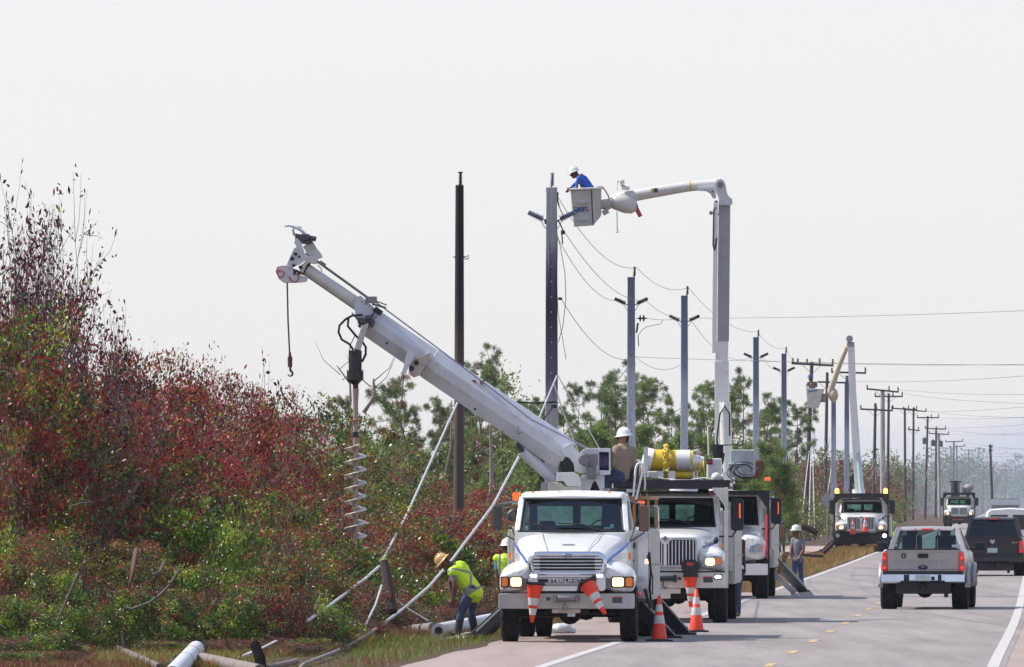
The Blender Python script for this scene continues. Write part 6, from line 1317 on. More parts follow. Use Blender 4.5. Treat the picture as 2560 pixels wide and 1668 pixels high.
tag(fw, 'brown and green woodland fading into the haze along the road', None, None, 'stuff'); V2, F2 = twig_mesh(segs); ft = np_mesh('far_trunks', V2, F2, np.zeros(len(F2)), [BARK], fw)
# ---- grass
def grass(name, n, dens, hmin, hmax, mats, pw, label, seed):
    rg = np.random.default_rng(seed); X, Y = dens(rg, n); C = np.stack([X, Y, np.zeros(n)], 1); D = np.stack([rg.normal(size=n) * .35, rg.normal(size=n) * .35, np.ones(n)], 1); s = rg.uniform(hmin, hmax, n) * np.where((X < -2.5) & (Y < 166), .6, 1.0) * (.5 + .7 * np.abs(np.sin(X * 1.3 + np.sin(Y * .9) * 2)))
    V, Fc = leaf_quads(C, D, s, rg, .07); patch = (np.sin(X * .9 + Y * .21) + np.sin(Y * .37 + 1)) * .25 + .5 + rg.normal(size=n) * .22
    mi = np.searchsorted(np.cumsum(pw), patch.clip(0, .999)).clip(0, len(mats) - 1); return tag(np_mesh(name, V, Fc, mi, mats), label, None, None, 'stuff')
ev = np.vectorize(sm_edge)
def d1(rg, n):
    Y = rg.uniform(143, 212, n); w = np.clip(9.5 - (Y - 150) * .1, 3.2, 10); return ev(Y) - 2.2 - rg.random(n) ** 1.0 * w, Y
grass('grass', 60000, d1, .05, .17, [LGB, LGG, LG, LGH], [.34, .40, .14, .12], 'short green and brown grass on the bank below the thicket', 3)
def d4(rg, n):
    Y = rg.uniform(144, 172, n); return ev(Y) - 4.6 - rg.random(n) * 5.5, Y
grass('undergrowth', 45000, d4, .08, .28, [LGB, LC, LGG, LGH], [.42, .12, .36, .1], 'reddish brown dried ground cover at the bottom left', 6)
def d2(rg, n):
    Y = rg.uniform(258, 470, n); return ev(Y) - .15 - rg.random(n) * 3.0 * (1 - .5 * (Y > 400)), Y
grass('dry_grass', 42000, d2, .12, .34, [LGH, LGB, LGG], [.62, .22, .16], 'dry orange grass verge between the sand and the white line', 4)
def d3(rg, n):
    Y = rg.uniform(146, 420, n); return ev(Y) + 7.9 + rg.random(n) * 3.0, Y
grass('grass', 16000, d3, .08, .28, [LGH, LGB, LGG], [.4, .3, .3], 'dry grass tufts along the right shoulder', 5)
# ---------------------------------------------------------------- utility poles and wires
def banded(name, stops, rough=.75, spk=.12):
    """pole paint with stains at heights: stops = [(z, colour)]"""
    m = bpy.data.materials.new(name); m.use_nodes = True; nt = m.node_tree; N = nt.nodes; L = nt.links; b = N['Principled BSDF']; b.inputs['Roughness'].default_value = rough
    tc = N.new('ShaderNodeTexCoord'); sx = N.new('ShaderNodeSeparateXYZ'); L.new(tc.outputs['Object'], sx.inputs[0]); mp = N.new('ShaderNodeMapping'); mp.inputs['Scale'].default_value = (6, 6, .5); L.new(tc.outputs['Object'], mp.inputs[0])
    nz = N.new('ShaderNodeTexNoise'); nz.inputs['Scale'].default_value = 2.5; nz.inputs['Detail'].default_value = 7; L.new(mp.outputs[0], nz.inputs[0])
    ad = N.new('ShaderNodeMath'); ad.operation = 'MULTIPLY_ADD'; ad.inputs[1].default_value = 1.4; L.new(nz.outputs['Fac'], ad.inputs[0]); L.new(sx.outputs['Z'], ad.inputs[2])
    mr = N.new('ShaderNodeMapRange'); mr.inputs['From Min'].default_value = .7; mr.inputs['From Max'].default_value = 12.7; L.new(ad.outputs[0], mr.inputs[0])
    r = N.new('ShaderNodeValToRGB'); e = r.color_ramp.elements
    for i, (z, c) in enumerate(stops):
        x = e[i] if i < 2 else e.new(min(1, z / 12)); x.position = min(1, z / 12); x.color = (*c, 1)
    L.new(mr.outputs[0], r.inputs[0]); r2 = N.new('ShaderNodeValToRGB'); r2.color_ramp.elements[0].color = (1 - spk * 2,) * 3 + (1,); r2.color_ramp.elements[1].color = (1 + spk,) * 3 + (1,); r2.color_ramp.elements[0].position = .3; r2.color_ramp.elements[1].position = .7
    L.new(nz.outputs['Fac'], r2.inputs[0]); mx = N.new('ShaderNodeMix'); mx.data_type = 'RGBA'; mx.blend_type = 'MULTIPLY'; mx.inputs[0].default_value = 1; L.new(r.outputs[0], mx.inputs[6]); L.new(r2.outputs[0], mx.inputs[7]); L.new(mx.outputs[2], b.inputs['Base Color']); return m
GR = (.33, .33, .36)
CONC1 = banded('stained_concrete', [(0, (.50, .475, .50)), (4.6, (.44, .42, .45)), (5.5, (.13, .11, .16)), (7.2, (.035, .03, .055)), (8.2, (.10, .09, .13)), (8.9, (.34, .335, .37)), (10.5, (.50, .49, .52))])
CONC2 = banded('blue_grey_concrete', [(0, (.52, .56, .63)), (6.6, (.44, .49, .58)), (7.6, (.18, .215, .31)), (10.5, (.11, .14, .23))])
CONC3 = banded('pale_concrete', [(0, (.42, .40, .38)), (12, (.42, .40, .38))])
WOOD1 = banded('charred_wood', [(0, (.075, .05, .045)), (5.8, (.085, .06, .06)), (6.9, (.02, .015, .02)), (7.8, (.006, .005, .008)), (11, (.004, .004, .006))])
WOOD2 = banded('grey_wood', [(0, (.10, .075, .085)), (11, (.085, .07, .075))])
PORC = mat('insulator_grey', (.16, .18, .24), .35, coat=.3); PORCD = mat('insulator_black', (.015, .015, .02), .3)
WIRE = mat('wire', (.10, .10, .11), .5); WIREL = mat('pale_wire', (.55, .54, .55), .4)
def insulator(b, p, q, r=.045, n=8, mi=0):
    p = Vector(p); q = Vector(q); t = (q - p).normalized(); L_ = (q - p).length; Mx = Matrix.Translation(p) @ t.to_track_quat('Z', 'Y').to_matrix().to_4x4()
    prof = [(.015, 0)]
    for k in range(n): h = L_ * (k + .5) / n; prof += [(r * .55, h - L_ * .32 / n), (r * (1 - .3 * k / n), h - L_ * .1 / n), (r * (1 - .3 * k / n), h + L_ * .1 / n), (r * .5, h + L_ * .28 / n)]
    prof.append((.012, L_)); b.lathe(prof, 10, mi, Mx)
def concrete_pole(px, py, d, wt, m, label, side_y=None, top_off=.10, holes=True, sidelen=.42, wmul=1.0):
    p = P(px, py, d); r = empty('utility_pole', (p.x, d, 0), -YAW * .6, label, 'utility pole'); H = p.z; w0 = wt * 1.28
    b = MB(); b.loft([[(-w / 2, -w / 2, z), (w / 2, -w / 2, z), (w / 2, w / 2, z), (-w / 2, w / 2, z)] for w, z in ((w0 * 1.0, 0), (wt, H))], 0, True, True, False); po = b.build('pole', m, r, .02)
    if holes:
        b = MB(); z = H - .45
        while z > 3.2:
            w = wt + (w0 - wt) * (1 - z / H); b.cyl((0, -w / 2 - .004, z), (0, -w / 2 + .01, z), .017, None, 8); z -= .38
        b.build('bolt_hole', mat('pale_hole', (.55, .55, .58), .5) if m is CONC1 else BLACK, po)
    b = MB(); b.b2(-wt * .52, wt * .52, -wt * .52, wt * .52, H - .12, H + .015); b.build('pole_cap', m, po, .01)
    b = MB(); b.box((top_off, 0, H + .05), (.05, .05, .3), 0, (0, R(8), 0)); insulator(b, (top_off + .01, 0, H + .05), (top_off + .02, 0, H + .36), .068, 6); b.box((top_off + .02, 0, H + .37), (.09, .03, .02)); b.build('top_insulator', PORCD if m is CONC2 or m is WOOD1 else PORC, r)
    if side_y is not None:
        z = EYE + (HOR - side_y) / F * d
        for s in (-1, 1):
            b = MB(); b.cyl((s * wt * .5, 0, z - .06), (s * (wt * .5 + .09), 0, z), .018); insulator(b, (s * (wt * .5 + .08), 0, z), (s * (wt * .5 + .10 + sidelen * .85), 0, z + sidelen * .42), .10, 9); b.tube([(s * wt * .5, 0, z - .25), (s * (wt * .5 + .08), 0, z - .15), (s * (wt * .5 + .12), 0, z)], .010, 5); b.build('side_insulator', PORCD if m is CONC2 else PORC, r)
    return r
c1p = concrete_pole(1379, 470, 247, .27, CONC1, 'thick square concrete pole beside the man in the bucket, blackened in its middle', 548, 0.0)
concrete_pole(1578, 694, 345, .255, CONC2, 'blue grey concrete pole between the stained pole and the bucket boom, with black disc insulators', 1222 * 0 + 755 + 4)
concrete_pole(1711, 740, 377, .25, CONC2, 'blue grey concrete pole just left of the tall bucket boom', 801)
concrete_pole(1890, 844, 476, .27, CONC2, 'blue grey concrete pole just right of the tall bucket boom', 893)
concrete_pole(1960, 885, 531, .27, CONC2, 'slender blue grey concrete pole above the standing man in grey', 927)
p = P(2084, 1003, 640); concrete_pole(2084, 1003, 640, .30, CONC2, 'hazy blue concrete pole left of the far bucket truck beacon', None, 0, False)
concrete_pole(2117, 955, 660, .30, CONC2, 'hazy blue concrete pole partly behind the far bucket boom', None, 0, False)
# burnt wooden pole
pw = P(1149, 463, 240); wp = empty('wooden_pole', (pw.x, 240, 0), 0, 'dark round wooden pole with charred black top behind the derrick boom', 'utility pole')
b = MB(); b.tube([(-.03, 0, 0), (-.01, 0, pw.z * .5), (0, 0, pw.z)], [.138, .122, .10], 16); b.build('pole', WOOD1, wp)
b = MB(); insulator(b, (.02, 0, pw.z), (.02, 0, pw.z + .30), .06); b.box((.02, 0, pw.z + .31), (.12, .03, .03)); b.build('top_insulator', PORCD, wp)
z = EYE + (HOR - 643) / F * 240; b = MB(); b.tube([(-.16, 0, z), (.14, 0, z), (.22, 0, z + .04), (.22, 0, z - .04), (.12, 0, z - .05)], .014, 5); b.cyl((-.12, 0, z), (.13, 0, z), .02); b.build('bracket', BLACK, wp)
# disc insulators and jumper on the second pole
c0 = P(1578, 796, 345); b = MB(); M0 = Matrix.Translation(P(1598, 796, 344.9)) @ Matrix.Rotation(R(90), 4, 'Y')
b.lathe([(.01, -.1), (.03, 0), (.12, .02), (.125, .05), (.03, .07), (.03, .12), (.12, .14), (.125, .17), (.03, .20), (.01, .30)], 16, 0, M0); x = b.build('disc_insulator', PORCD); tag(x, 'pair of black disc insulators on the second concrete pole', 'insulator')
b = MB(); b.tube([P(*c4(*q_), 344.8) for q_ in ((880, 1275), (868, 1350))], .035, 8); b.tube([P(*c4(*q_), 344.8) for q_ in ((880, 1365), (885, 1450))], .018, 6); b.tube([P(*c4(*q_), 344.8) for q_ in ((885, 1368), (905, 1335), (940, 1305), (1000, 1293), (1045, 1285), (1065, 1265), (1058, 1250))], .01, 5); x = b.build('fuse_switch', PORCD); tag(x, 'black cutout fuse with a looping jumper wire beside the second concrete pole', 'fuse switch')
# hardware hung on the first pole
b = MB()
for pts, r_ in (([(283, 300), (280, 360), (290, 400)], .02), ([(285, 380), (300, 430), (330, 490)], .012), ([(285, 515), (305, 550), (322, 590), (312, 620), (318, 685)], .018), ([(272, 520), (278, 620), (300, 700), (335, 900), (342, 1100), (320, 1300), (285, 1420)], .009), ([(280, 640), (275, 1000), (285, 1200), (310, 1350), (345, 1550)], .008)): b.tube([P(*c4(*q_), 246.7) for q_ in pts], r_, 5)
b.box(P(*c4(300, 1095), 246.7), (.10, .05, .07)); b.box(P(*c4(320, 600), 246.7), (.10, .05, .10)); b.box(P(*c4(190, 520), 246.7), (.05, .05, .12)); x = b.build('line_hardware', PORCD); tag(x, 'clamps and hanging wires on the stained concrete pole', 'line hardware')
b = MB(); b.tube([P(*q_, 246) for q_ in ((1385, 1012), (1384, 1020))], .08, 8); b.tube([P(*q_, 246) for q_ in ((1382, 1018), (1370, 1035), (1358, 1050), (1357, 1060))], .016, 6); b.tube([P(*q_, 246) for q_ in ((1285, 1005), (1340, 1008), (1392, 1005))], .022, 6); x = b.build('line_clamp', PORCD); tag(x, 'black line clamp with a curled lead on the stained pole above the boom', 'line hardware')
# crossarm poles
def arm_pole(cx, cy, bx, a0, a1, ay0, ay1, pins, wood=WOOD2, label='', ap=2.5, d=None, w=.26, second=None, brace=True):
    d = d or ap * F / ((a1 - a0) / 2.872); p = P(*c7(cx, cy), d); pb = P(*c7(bx, 1500), d); r = empty('crossarm_pole', (pb.x, d, 0), 0, label, 'utility pole')
    b = MB(); b.tube([(0, 0, 0), ((p.x - pb.x) * .5, 0, p.z * .5), (p.x - pb.x, 0, p.z)], [w * .55, w * .5, w * .42], 10); b.build('pole', wood, r)
    def arm(a0, a1, ay0, ay1, pins):
        A = P(*c7(a0, ay0), d) - Vector((pb.x, d, 0)); B = P(*c7(a1, ay1), d) - Vector((pb.x, d, 0)); b = MB(); b.beam(A + Vector((0, -.15, 0)), B + Vector((0, -.15, 0)), .10, .13); ar = b.build('crossarm', WOOD2, r)
        b = MB()
        for t in pins: q = A.lerp(B, t) + Vector((0, -.15, .06)); insulator(b, q, q + Vector((0, 0, .34 if t in (0, 1) or t > .6 else .26)), .085, 4)
        b.build('pin_insulator', PORCD, ar)
        if brace:
            b = MB(); m_ = (A + B) / 2; xx = (p.x - pb.x)
            for s in (-1, 1): b.beam((xx, -.12, m_.z - .55), (xx + s * .55, -.16, m_.z - .06), .03, .03)
            b.build('brace', DULLM, ar)
    arm(a0, a1, ay0, ay1, pins)
    if second: arm(*second)
    return r
arm_pole(430, 300, 380, 283, 585, 312, 328, (0.03, .15, .37, .67, .98), label='wooden crossarm pole with a lineman in a far bucket beside it', ap=2.5)
arm_pole(540, 376, 522, 470, 690, 445, 452, (.34, .98), label='dark wooden crossarm pole between the far bucket and its boom', ap=2.2)
arm_pole(681, 400, 690, 568, 818, 375, 382, (.02, .98), label='crossarm pole mostly hidden behind the far bucket boom', ap=2.4, wood=CONC2)
arm_pole(937, 500, 940, 822, 1053, 495, 518, (.02, .7, .98), label='pale concrete pole with a long tilted crossarm right of the far boom', wood=CONC3, w=.42)
arm_pole(982, 528, 972, 880, 1082, 550, 550, (.02, .65, .98), label='dark pole directly right of the pale concrete pole', ap=2.4)
arm_pole(886, 598, 870, 776, 1010, 640, 652, (.02, .5, .98), label='dark pole directly left of the pale concrete pole', ap=2.5)
arm_pole(1097, 630, 1100, 1008, 1185, 635, 645, (.02, .65, .98), label='hazy wooden pole, second right of the pale concrete pole', ap=2.4)
arm_pole(1160, 628, 1155, 1082, 1252, 642, 658, (.02, .5, .98), label='hazy wooden pole with a short second crossarm below the first', second=(1118, 1203, 785, 795, (.1, .9)))
arm_pole(1262, 690, 1242, 1185, 1342, 702, 702, (.02, .65, .98), label='hazy wooden pole carrying a dark transformer drum', ap=2.4)
arm_pole(1322, 772, 1318, 1242, 1392, 778, 785, (.02, .55, .98), label='hazy wooden pole just left of the far pale concrete one', ap=2.4)
arm_pole(1339, 815, 1350, 1270, 1413, 815, 822, (.02, .98), label='far pale concrete pole with a low crossarm', wood=CONC3, w=.4, ap=2.4)
arm_pole(1450, 872, 1442, 1388, 1514, 875, 872, (.02, .98), label='faint pole with the highest crossarm in the haze', ap=2.4)
arm_pole(1428, 905, 1430, 1365, 1470, 920, 920, (.02, .98), label='faint pole with an arm pointing left in the haze', ap=2.4)
arm_pole(1470, 900, 1470, 1450, 1532, 910, 905, (.9,), label='faint pole with an arm pointing right in the haze', ap=1.7)
arm_pole(1556, 928, 1560, 1500, 1608, 935, 935, (.02, .98), label='faint pole standing alone above the far truck', ap=2.4)
arm_pole(1610, 1025, 1610, 1570, 1650, 1035, 1035, (.1,), label='shortest faint pole close to the vanishing point', ap=2.4)
arm_pole(1710, 895, 1730, 1700, 1729, 935, 935, (), label='leaning pole without wires at the far right', d=900, brace=False, second=(1698, 1727, 905, 912, ()))
for (x, y, dd) in ((1240, 870, 1100), (1300, 885, 1150), (1580, 1005, 1600), (1355, 890, 1180)):
    p = P(*c7(x, y), dd); b = MB(); b.cyl((p.x, dd, p.z - .35), (p.x, dd, p.z + .35), .26, None, 14); b.cyl((p.x, dd, p.z + .35), (p.x, dd, p.z + .5), .05); x_ = b.build('pole_transformer', mat('transformer_grey', (.09, .10, .11), .5)); tag(x_, 'grey drum transformer mounted on a far hazy pole', 'transformer', 'transformers on the far poles')
# wires
def wire(A, B, sag=.3, r=.012, m=WIRE, label='', n=14, group=None, cat='wire', name='overhead_wire'):
    A = Vector(A); B = Vector(B); pts = [A.lerp(B, i / n) - Vector((0, 0, 4 * sag * (i / n) * (1 - i / n))) for i in range(n + 1)]
    b = MB(); b.tube(pts, r, 5, 0, False); return tag(b.build(name, m), label, cat, group)
G1 = 'overhead wires running between the concrete poles'
def k4(x, y, d): return P(*c4(x, y), d)
for A, B, sag, lab in ((k4(285, 340, 247), k4(870, 862, 345), .55, 'top wire from the stained pole to the next concrete pole'), (k4(335, 600, 247), k4(935, 1105, 345), .5, 'middle wire from the stained pole to the second pole right insulator'), (k4(280, 640, 247), k4(715, 1110, 345), .4, 'wire from the stained pole to the second pole left insulator'),
                       (k4(305, 1095, 247), k4(870, 1528, 345), .6, 'low sagging wire below the stained pole clamp'), (k4(870, 862, 345), k4(1255, 1012, 377), .35, 'top wire between the second and third concrete poles'), (k4(935, 1105, 345), k4(1315, 1232, 377), .3, 'right hand wire between second and third poles'),
                       (k4(1255, 1012, 377), k4(1785, 1340, 476), .5, 'top wire passing behind the tall bucket boom'), (k4(960, 1243, 345), k4(1185, 1243, 377), .05, 'short wire from the black discs to the third pole'), (k4(1315, 1240, 377), P(2560, 777, 330), .06, 'upper long wire crossing to the right edge of the picture'), (k4(870, 1530, 345), P(2560, 913, 330), .06, 'lower long wire crossing to the right edge of the picture'),
                       (k4(1285, 1270, 377), P(1878, 893, 476), .6, 'wire from the third pole to the fourth pole'), (P(1893, 830, 476), P(1965, 870, 531), .3, 'top wire between fourth and fifth concrete poles'), (P(1965, 870, 531), P(*c7(295, 270), 590), .2, 'top wire from the fifth pole to the first crossarm'), (P(1905, 893, 476), P(1948, 925, 531), .2, 'side wire between the fourth and fifth poles'), (k4(870, 1535, 345), k4(1225, 1570, 377), .35, 'low wire between second and third poles')):
    wire(A, B, sag, .0085, WIRE, lab)
G2 = 'thin wires fanning out to the right edge'
for (x0, y0, d0, x1, y1, d1) in ((30, 290, 500, 1953, 318, 420), (740, 440, 640, 1953, 403, 420), (1060, 500, 760, 1953, 535, 500), (1085, 530, 800, 1953, 600, 500), (1200, 655, 1000, 1953, 625, 520), (1252, 655, 1000, 1953, 702, 520), (1340, 700, 1100, 1953, 700, 560), (1240, 775, 1180, 1953, 752, 560), (1392, 785, 1180, 1953, 830, 600), (1413, 820, 1250, 1953, 812, 600), (1513, 872, 1350, 1953, 930, 700), (1530, 910, 1350, 1953, 925, 700), (1607, 935, 1600, 1953, 965, 700), (1340, 1040, 1250, 1953, 1050, 700), (1340, 1055, 1250, 1953, 1080, 700), (1450, 1030, 1350, 1953, 1040, 700), (1450, 1085, 1350, 1953, 1060, 700), (1480, 970, 1350, 1953, 975, 700), (1250, 1020, 1100, 1953, 1015, 700)):
    wire(P(*c7(x0, y0), d0), P(*c7(x1, y1), d1), .12, .0105, WIRE, 'thin overhead wire running from the hazy poles to the right edge', group=G2)
G3 = 'pale slack cables drooping between the hazy poles'
for (x0, y0, x1, y1, sg, d) in ((480, 940, 552, 895, .7, 600), (520, 860, 560, 850, .5, 600), (590, 965, 632, 950, .5, 620), (590, 995, 632, 985, .5, 620), (660, 1020, 722, 1000, .7, 660), (800, 1100, 890, 1040, .7, 740), (815, 1035, 885, 995, .6, 740), (890, 1050, 885, 1180, .1, 740), (905, 960, 950, 940, 1.2, 760), (900, 1060, 960, 1020, 1.0, 760), (985, 1000, 1040, 960, .9, 800), (985, 1070, 1040, 1000, .8, 800), (1070, 1030, 1105, 1035, .4, 900), (1140, 1060, 1165, 1060, .3, 1000), (1260, 1080, 1222, 1190, .2, 1000), (1325, 1145, 1308, 1215, .1, 1100), (1388, 1145, 1365, 1235, .2, 1200), (440, 800, 475, 855, .2, 600)):
    wire(P(*c7(x0, y0), d), P(*c7(x1, y1), d), sg, .022, WIREL, 'pale slack cable drooping against the hazy trees', group=G3, cat='cable', name='slack_cable')
for x1, y1 in ((358, 1455), (408, 1485), (449, 1508)): wire(P(*c7(430, 790), 596), P(*c7(x1, y1), 560), -.25, .024, WIREL, 'pale guy wire slanting down from the first crossarm pole', group='guy wires of the first crossarm pole', cat='guy wire', name='guy_wire')
wire(P(*c7(575, 1000), 700), P(*c7(540, 1250), 640), .2, .02, WIREL, 'pale guy wire beside the hazy blue pole', cat='guy wire', name='guy_wire')
# guy guards and ropes in the foreground
def rope(name, pts, r, m, lab, cat='guy wire', d=None):
    b = MB(); b.tube([P(x * 1.0, y * 1.0, dd) for x, y, dd in pts], r, 8); return tag(b.build(name, m), lab, cat)
PVC = mat('pale_guard', (.46, .46, .48), .5, dirt=.5, dirtcol=(.25, .24, .2), dscale=8)
def c6(x, y): return (760 + x / 3.967, 1280 + y / 3.967)
rope('guy_guard', [(1143, 1008, 236), (1020, 1280, 205), (*c6(780, 480), 196)], .026, PVC, 'pale guy guard slanting from the dark wooden pole to the cut log', 'guy wire')
rope('guy_guard', [(*c6(745, 540), 181), (*c6(600, 670), 174), (*c6(500, 740), 171), (*c6(380, 835), 167), (*c6(170, 990), 163), (*c6(40, 1080), 161)], .026, PVC, 'pale broken guard lying into the bushes left of the cut log', 'guy wire')
rope('guy_guard', [(*c6(770, 730), 179), (*c6(710, 920), 174), (*c6(610, 1120), 168)], .020, PVC, 'short pale strip hanging down just left of the cut log', 'guy wire')
rope('guy_guard', [(1305, 1127, 205), (1232, 1265, 198), (*c6(1480, 460), 192), (*c6(1250, 730), 188), (*c6(1000, 950), 184), (*c6(730, 1150), 181)], .028, PVC, 'long pale guard slanting down past the bending worker', 'guy wire')
rope('guy_guard', [(1392, 940, 246), (1350, 1040, 225), (1320, 1100, 214)], .022, PVC, 'pale strip from the stained pole down behind the boom', 'guy wire')
rope('cable', [(1395, 940, 240), (1440, 1020, 220), (1499, 1122, 200)], .014, WIRE, 'dark cable from the stained pole down to the winch', 'cable')
rope('cable', [(1385, 960, 240), (1415, 1050, 220), (1450, 1140, 200)], .014, WIRE, 'second dark cable behind the boom left of the winch', 'cable')
rope('cable', [(*c6(735, 1150), 176), (*c6(660, 1200), 170), (*c6(400, 1350), 161), (*c6(150, 1450), 152), (*c6(0, 1510), 148), (740, 1680, 146)], .03, mat('grey_weathered', (.26, .22, .21), .8, var=.3), 'grey cable lying along the grass at the lower left', 'cable')
rope('cable', [(*c6(890, 850), 186), (*c6(1000, 940), 184), (*c6(1150, 1030), 183), (*c6(1290, 1115), 182)], .014, DULLM, 'thin cable crossing the long pale guard above the fallen pole', 'cable')
# ---------------------------------------------------------------- things lying on the ground
CUTW = mat('cut_wood', (.50, .33, .20), .7, var=.2, scale=20); LOGM = mat('log_bark', (.05, .03, .028), .9, var=.35, scale=10, bump=.6); LOGG = mat('grey_log', (.20, .165, .155), .85, var=.3, dirt=.5, dirtcol=(.16, .09, .06), dscale=4)
FALLEN = mat('fallen_concrete', (.55, .56, .62), .6, var=.06, dirt=.5, dirtcol=(.25, .24, .24), dscale=5)
b = MB(); a = P(*c6(792, 492), 182.5); c = P(*c6(868, 990), 182.0); b.tube([a, a.lerp(c, .5) + Vector((.01, 0, 0)), c], [.082, .10, .115], 14); o = b.build('cut_log', LOGM); tag(o, 'dark sawn off log leaning in the bushes with a pale cut top', 'log')
b = MB(); t = (a - c).normalized(); b.cyl(a, a + t * .02, .083, .08, 14); b.build('cut_face', CUTW, o)
# white fallen pole: rests on the grass and runs behind the front truck
def lying(name, A, B, w, m, lab, hole=True, bands=(), cat='pole'):
    A = Vector(A); B = Vector(B); root = MB(); root.tube([A, B], [w, w * .93], 18); o = root.build(name, m); tag(o, lab, cat); t = (A - B).normalized()
    if hole: b = MB(); b.cyl(A, A + t * .006, w * .55, None, 14); b.build('hollow_end', BLACK, o)
    for f, mm, ln in bands: b = MB(); q = A.lerp(B, f); b.cyl(q - t * ln, q + t * ln, w * (1.012 - .07 * f) + .003, None, 18); b.build('band', mm, o)
    return o
lying('fallen_pole', P(*c6(1335, 1178), 177.5), P(1252, 1545, 193), .135, FALLEN, 'white fallen concrete pole lying behind the bending worker', True, ((.45, DULLM, .006),))
lying('fallen_pole', P(*c6(1290, 1150), 181), P(*c6(880, 1190), 186), .105, LOGG, 'dirty rust stained broken pole end left of the white fallen pole', False)
def z2(x, y): return (380 + x / 5.7875, 1400 + y / 5.7875)
RUSTB = mat('orange_stain', (.50, .27, .14), .7)
lying('fallen_pole', G(*z2(640, 1290), .13), G(*z2(290, 1660), .13), .130, FALLEN, 'short white pole piece with an orange band at the bottom left', False, ((.22, RUSTB, .22), (.5, DULLM, .03)))
b = MB(); b.tube([P(*z2(*q_), 143.5 + (1550 - q_[1]) * .022) for q_ in ((200, 1480), (250, 1500), (260, 1440), (300, 1400), (370, 1385), (440, 1440), (500, 1470), (490, 1540))], .010, 5); tag(b.build('wire_tangle', BLACK), 'thin black wire draped over the white pole piece at the bottom left', 'wire')
lying('grey_log', G(*z2(730, 1430), .09), G(*z2(1560, 1600), .09), .095, LOGG, 'grey weathered log lying right of the white pole piece', False, cat='log')
b = MB(); b.tube([P(*z2(1495, 1235), 145.5), P(*z2(1560, 1420), 145), P(*z2(1600, 1700), 144.5)], [.075, .08, .085], 10); tag(b.build('charred_stub', mat('charred_stub', (.006, .005, .006), .95, spec=.05, var=.4, bump=.5)), 'black charred stub standing up beside the grey log', 'stump')
b = MB(); b.beam(G(*z2(1230, 1430), .05), G(*z2(1460, 1330), .12), .05, .03); b.beam(P(*z2(1570, 1285), 153), P(*z2(1800, 1170), 156), .035, .02); tag(b.build('metal_strip', PVC), 'pale metal strip leaning behind the black stub', 'metal strip')
b = MB(); b.tube([G(*z2(1690, 1550), .04), G(*z2(2090, 1470), .05)], [.035, .05], 8); tag(b.build('grey_stick', LOGG), 'grey stick lying right of the black stub', 'stick')
def c8(x, y): return (x / 2.7303, 1100 + y / 2.7303)
BR = mat('dead_branch', (.13, .11, .105), .85, var=.3)
b = MB(); D_ = 156
b.tube([G(*c8(*q_), .06) for q_ in ((530, 1385), (640, 1365), (740, 1390), (820, 1430), (900, 1465), (1000, 1510), (1090, 1550))], [.02, .045, .05, .055, .06, .06, .06], 8)
for pts in (((640, 1365), (620, 1325), (600, 1300)), ((738, 1385), (742, 1330), (735, 1250), (710, 1150)), ((845, 1440), (842, 1380), (828, 1310)), ((900, 1465), (870, 1480), (800, 1440), (700, 1450), (620, 1500)), ((560, 1385), (520, 1350), (500, 1300))): b.tube([P(*c8(*q_), dist_ground(c8(*pts[0])[1], .07)) for q_ in pts], [.022, .014, .008, .006, .005][:len(pts)] if len(pts) > 3 else [.03, .02, .008], 6)
tag(b.build('fallen_branch', BR), 'forked grey fallen branch at the bottom left beside the white pole piece', 'branch')
for pts, lab, r_ in ((((540, 905), (500, 990), (430, 1150), (360, 1320), (265, 1460)), 'long pale curved stem leaning over the left green bushes', .024), (((1230, 880), (1150, 1000), (1080, 1070), (1020, 1110), (900, 1155), (840, 1140)), 'pale curved stem like a hook in the middle of the green bushes', .022), (((600, 320), (580, 350), (600, 390)), 'short bent pale twig in the red shrubs', .014), (((470, 455), (560, 430), (640, 425)), 'straight tan twig in the upper red shrubs', .012), (((930, 750), (905, 900), (880, 1020)), 'brown upright stem in the middle of the thicket', .04), (((1040, 920), (1090, 900), (1120, 820)), 'grey forked twig left of the hook shaped stem', .018)):
    b = MB(); b.tube([P(*c8(*q_), 157.5 if q_[1] > 850 else 163) for q_ in pts], [r_] * (len(pts) - 1) + [r_ * .5], 6); tag(b.build('bent_stem', BR if r_ < .03 else mat('brown_stem', (.12, .05, .04), .9)), lab, 'branch')
# boards by the worker, plastic bag under the front truck, sand heap debris
b = MB(); b.beam(P(*c6(1370, 1265), 176), P(*c6(1485, 1245), 177), .16, .03); b.beam(P(*c6(1490, 1245), 177), P(*c6(1630, 1200), 179), .08, .03); tag(b.build('white_board', WHITE), 'thin white board lying at the bending worker boots', 'board')
b = MB(); b.beam(P(*c6(1560, 1242), 176.5), P(*c6(1745, 1240), 176.8), .22, .05); tag(b.build('white_board', WHITE), 'wide white board lying between the worker and the outrigger', 'board')
pb_ = P(1405, 1585, 181.5); b = MB(); b.sph((0, 0, .09), (.20, .16, .11), 16); b.sph((.14, .02, .06), (.12, .12, .07), 14); b.sph((-.12, 0, .07), (.12, .12, .09), 14); br = random.Random(2); b.v = [(x + br.uniform(-.018, .018), y + br.uniform(-.018, .018), max(.012, z + br.uniform(-.018, .018))) for x, y, z in b.v]
o = b.build('plastic_bag', mat('white_plastic', (.62, .64, .66), .35)); o.location = (pb_.x, 181.5, 0.01); tag(o, 'crumpled white plastic bag on the ground under the front truck', 'bag')
b = MB(); 
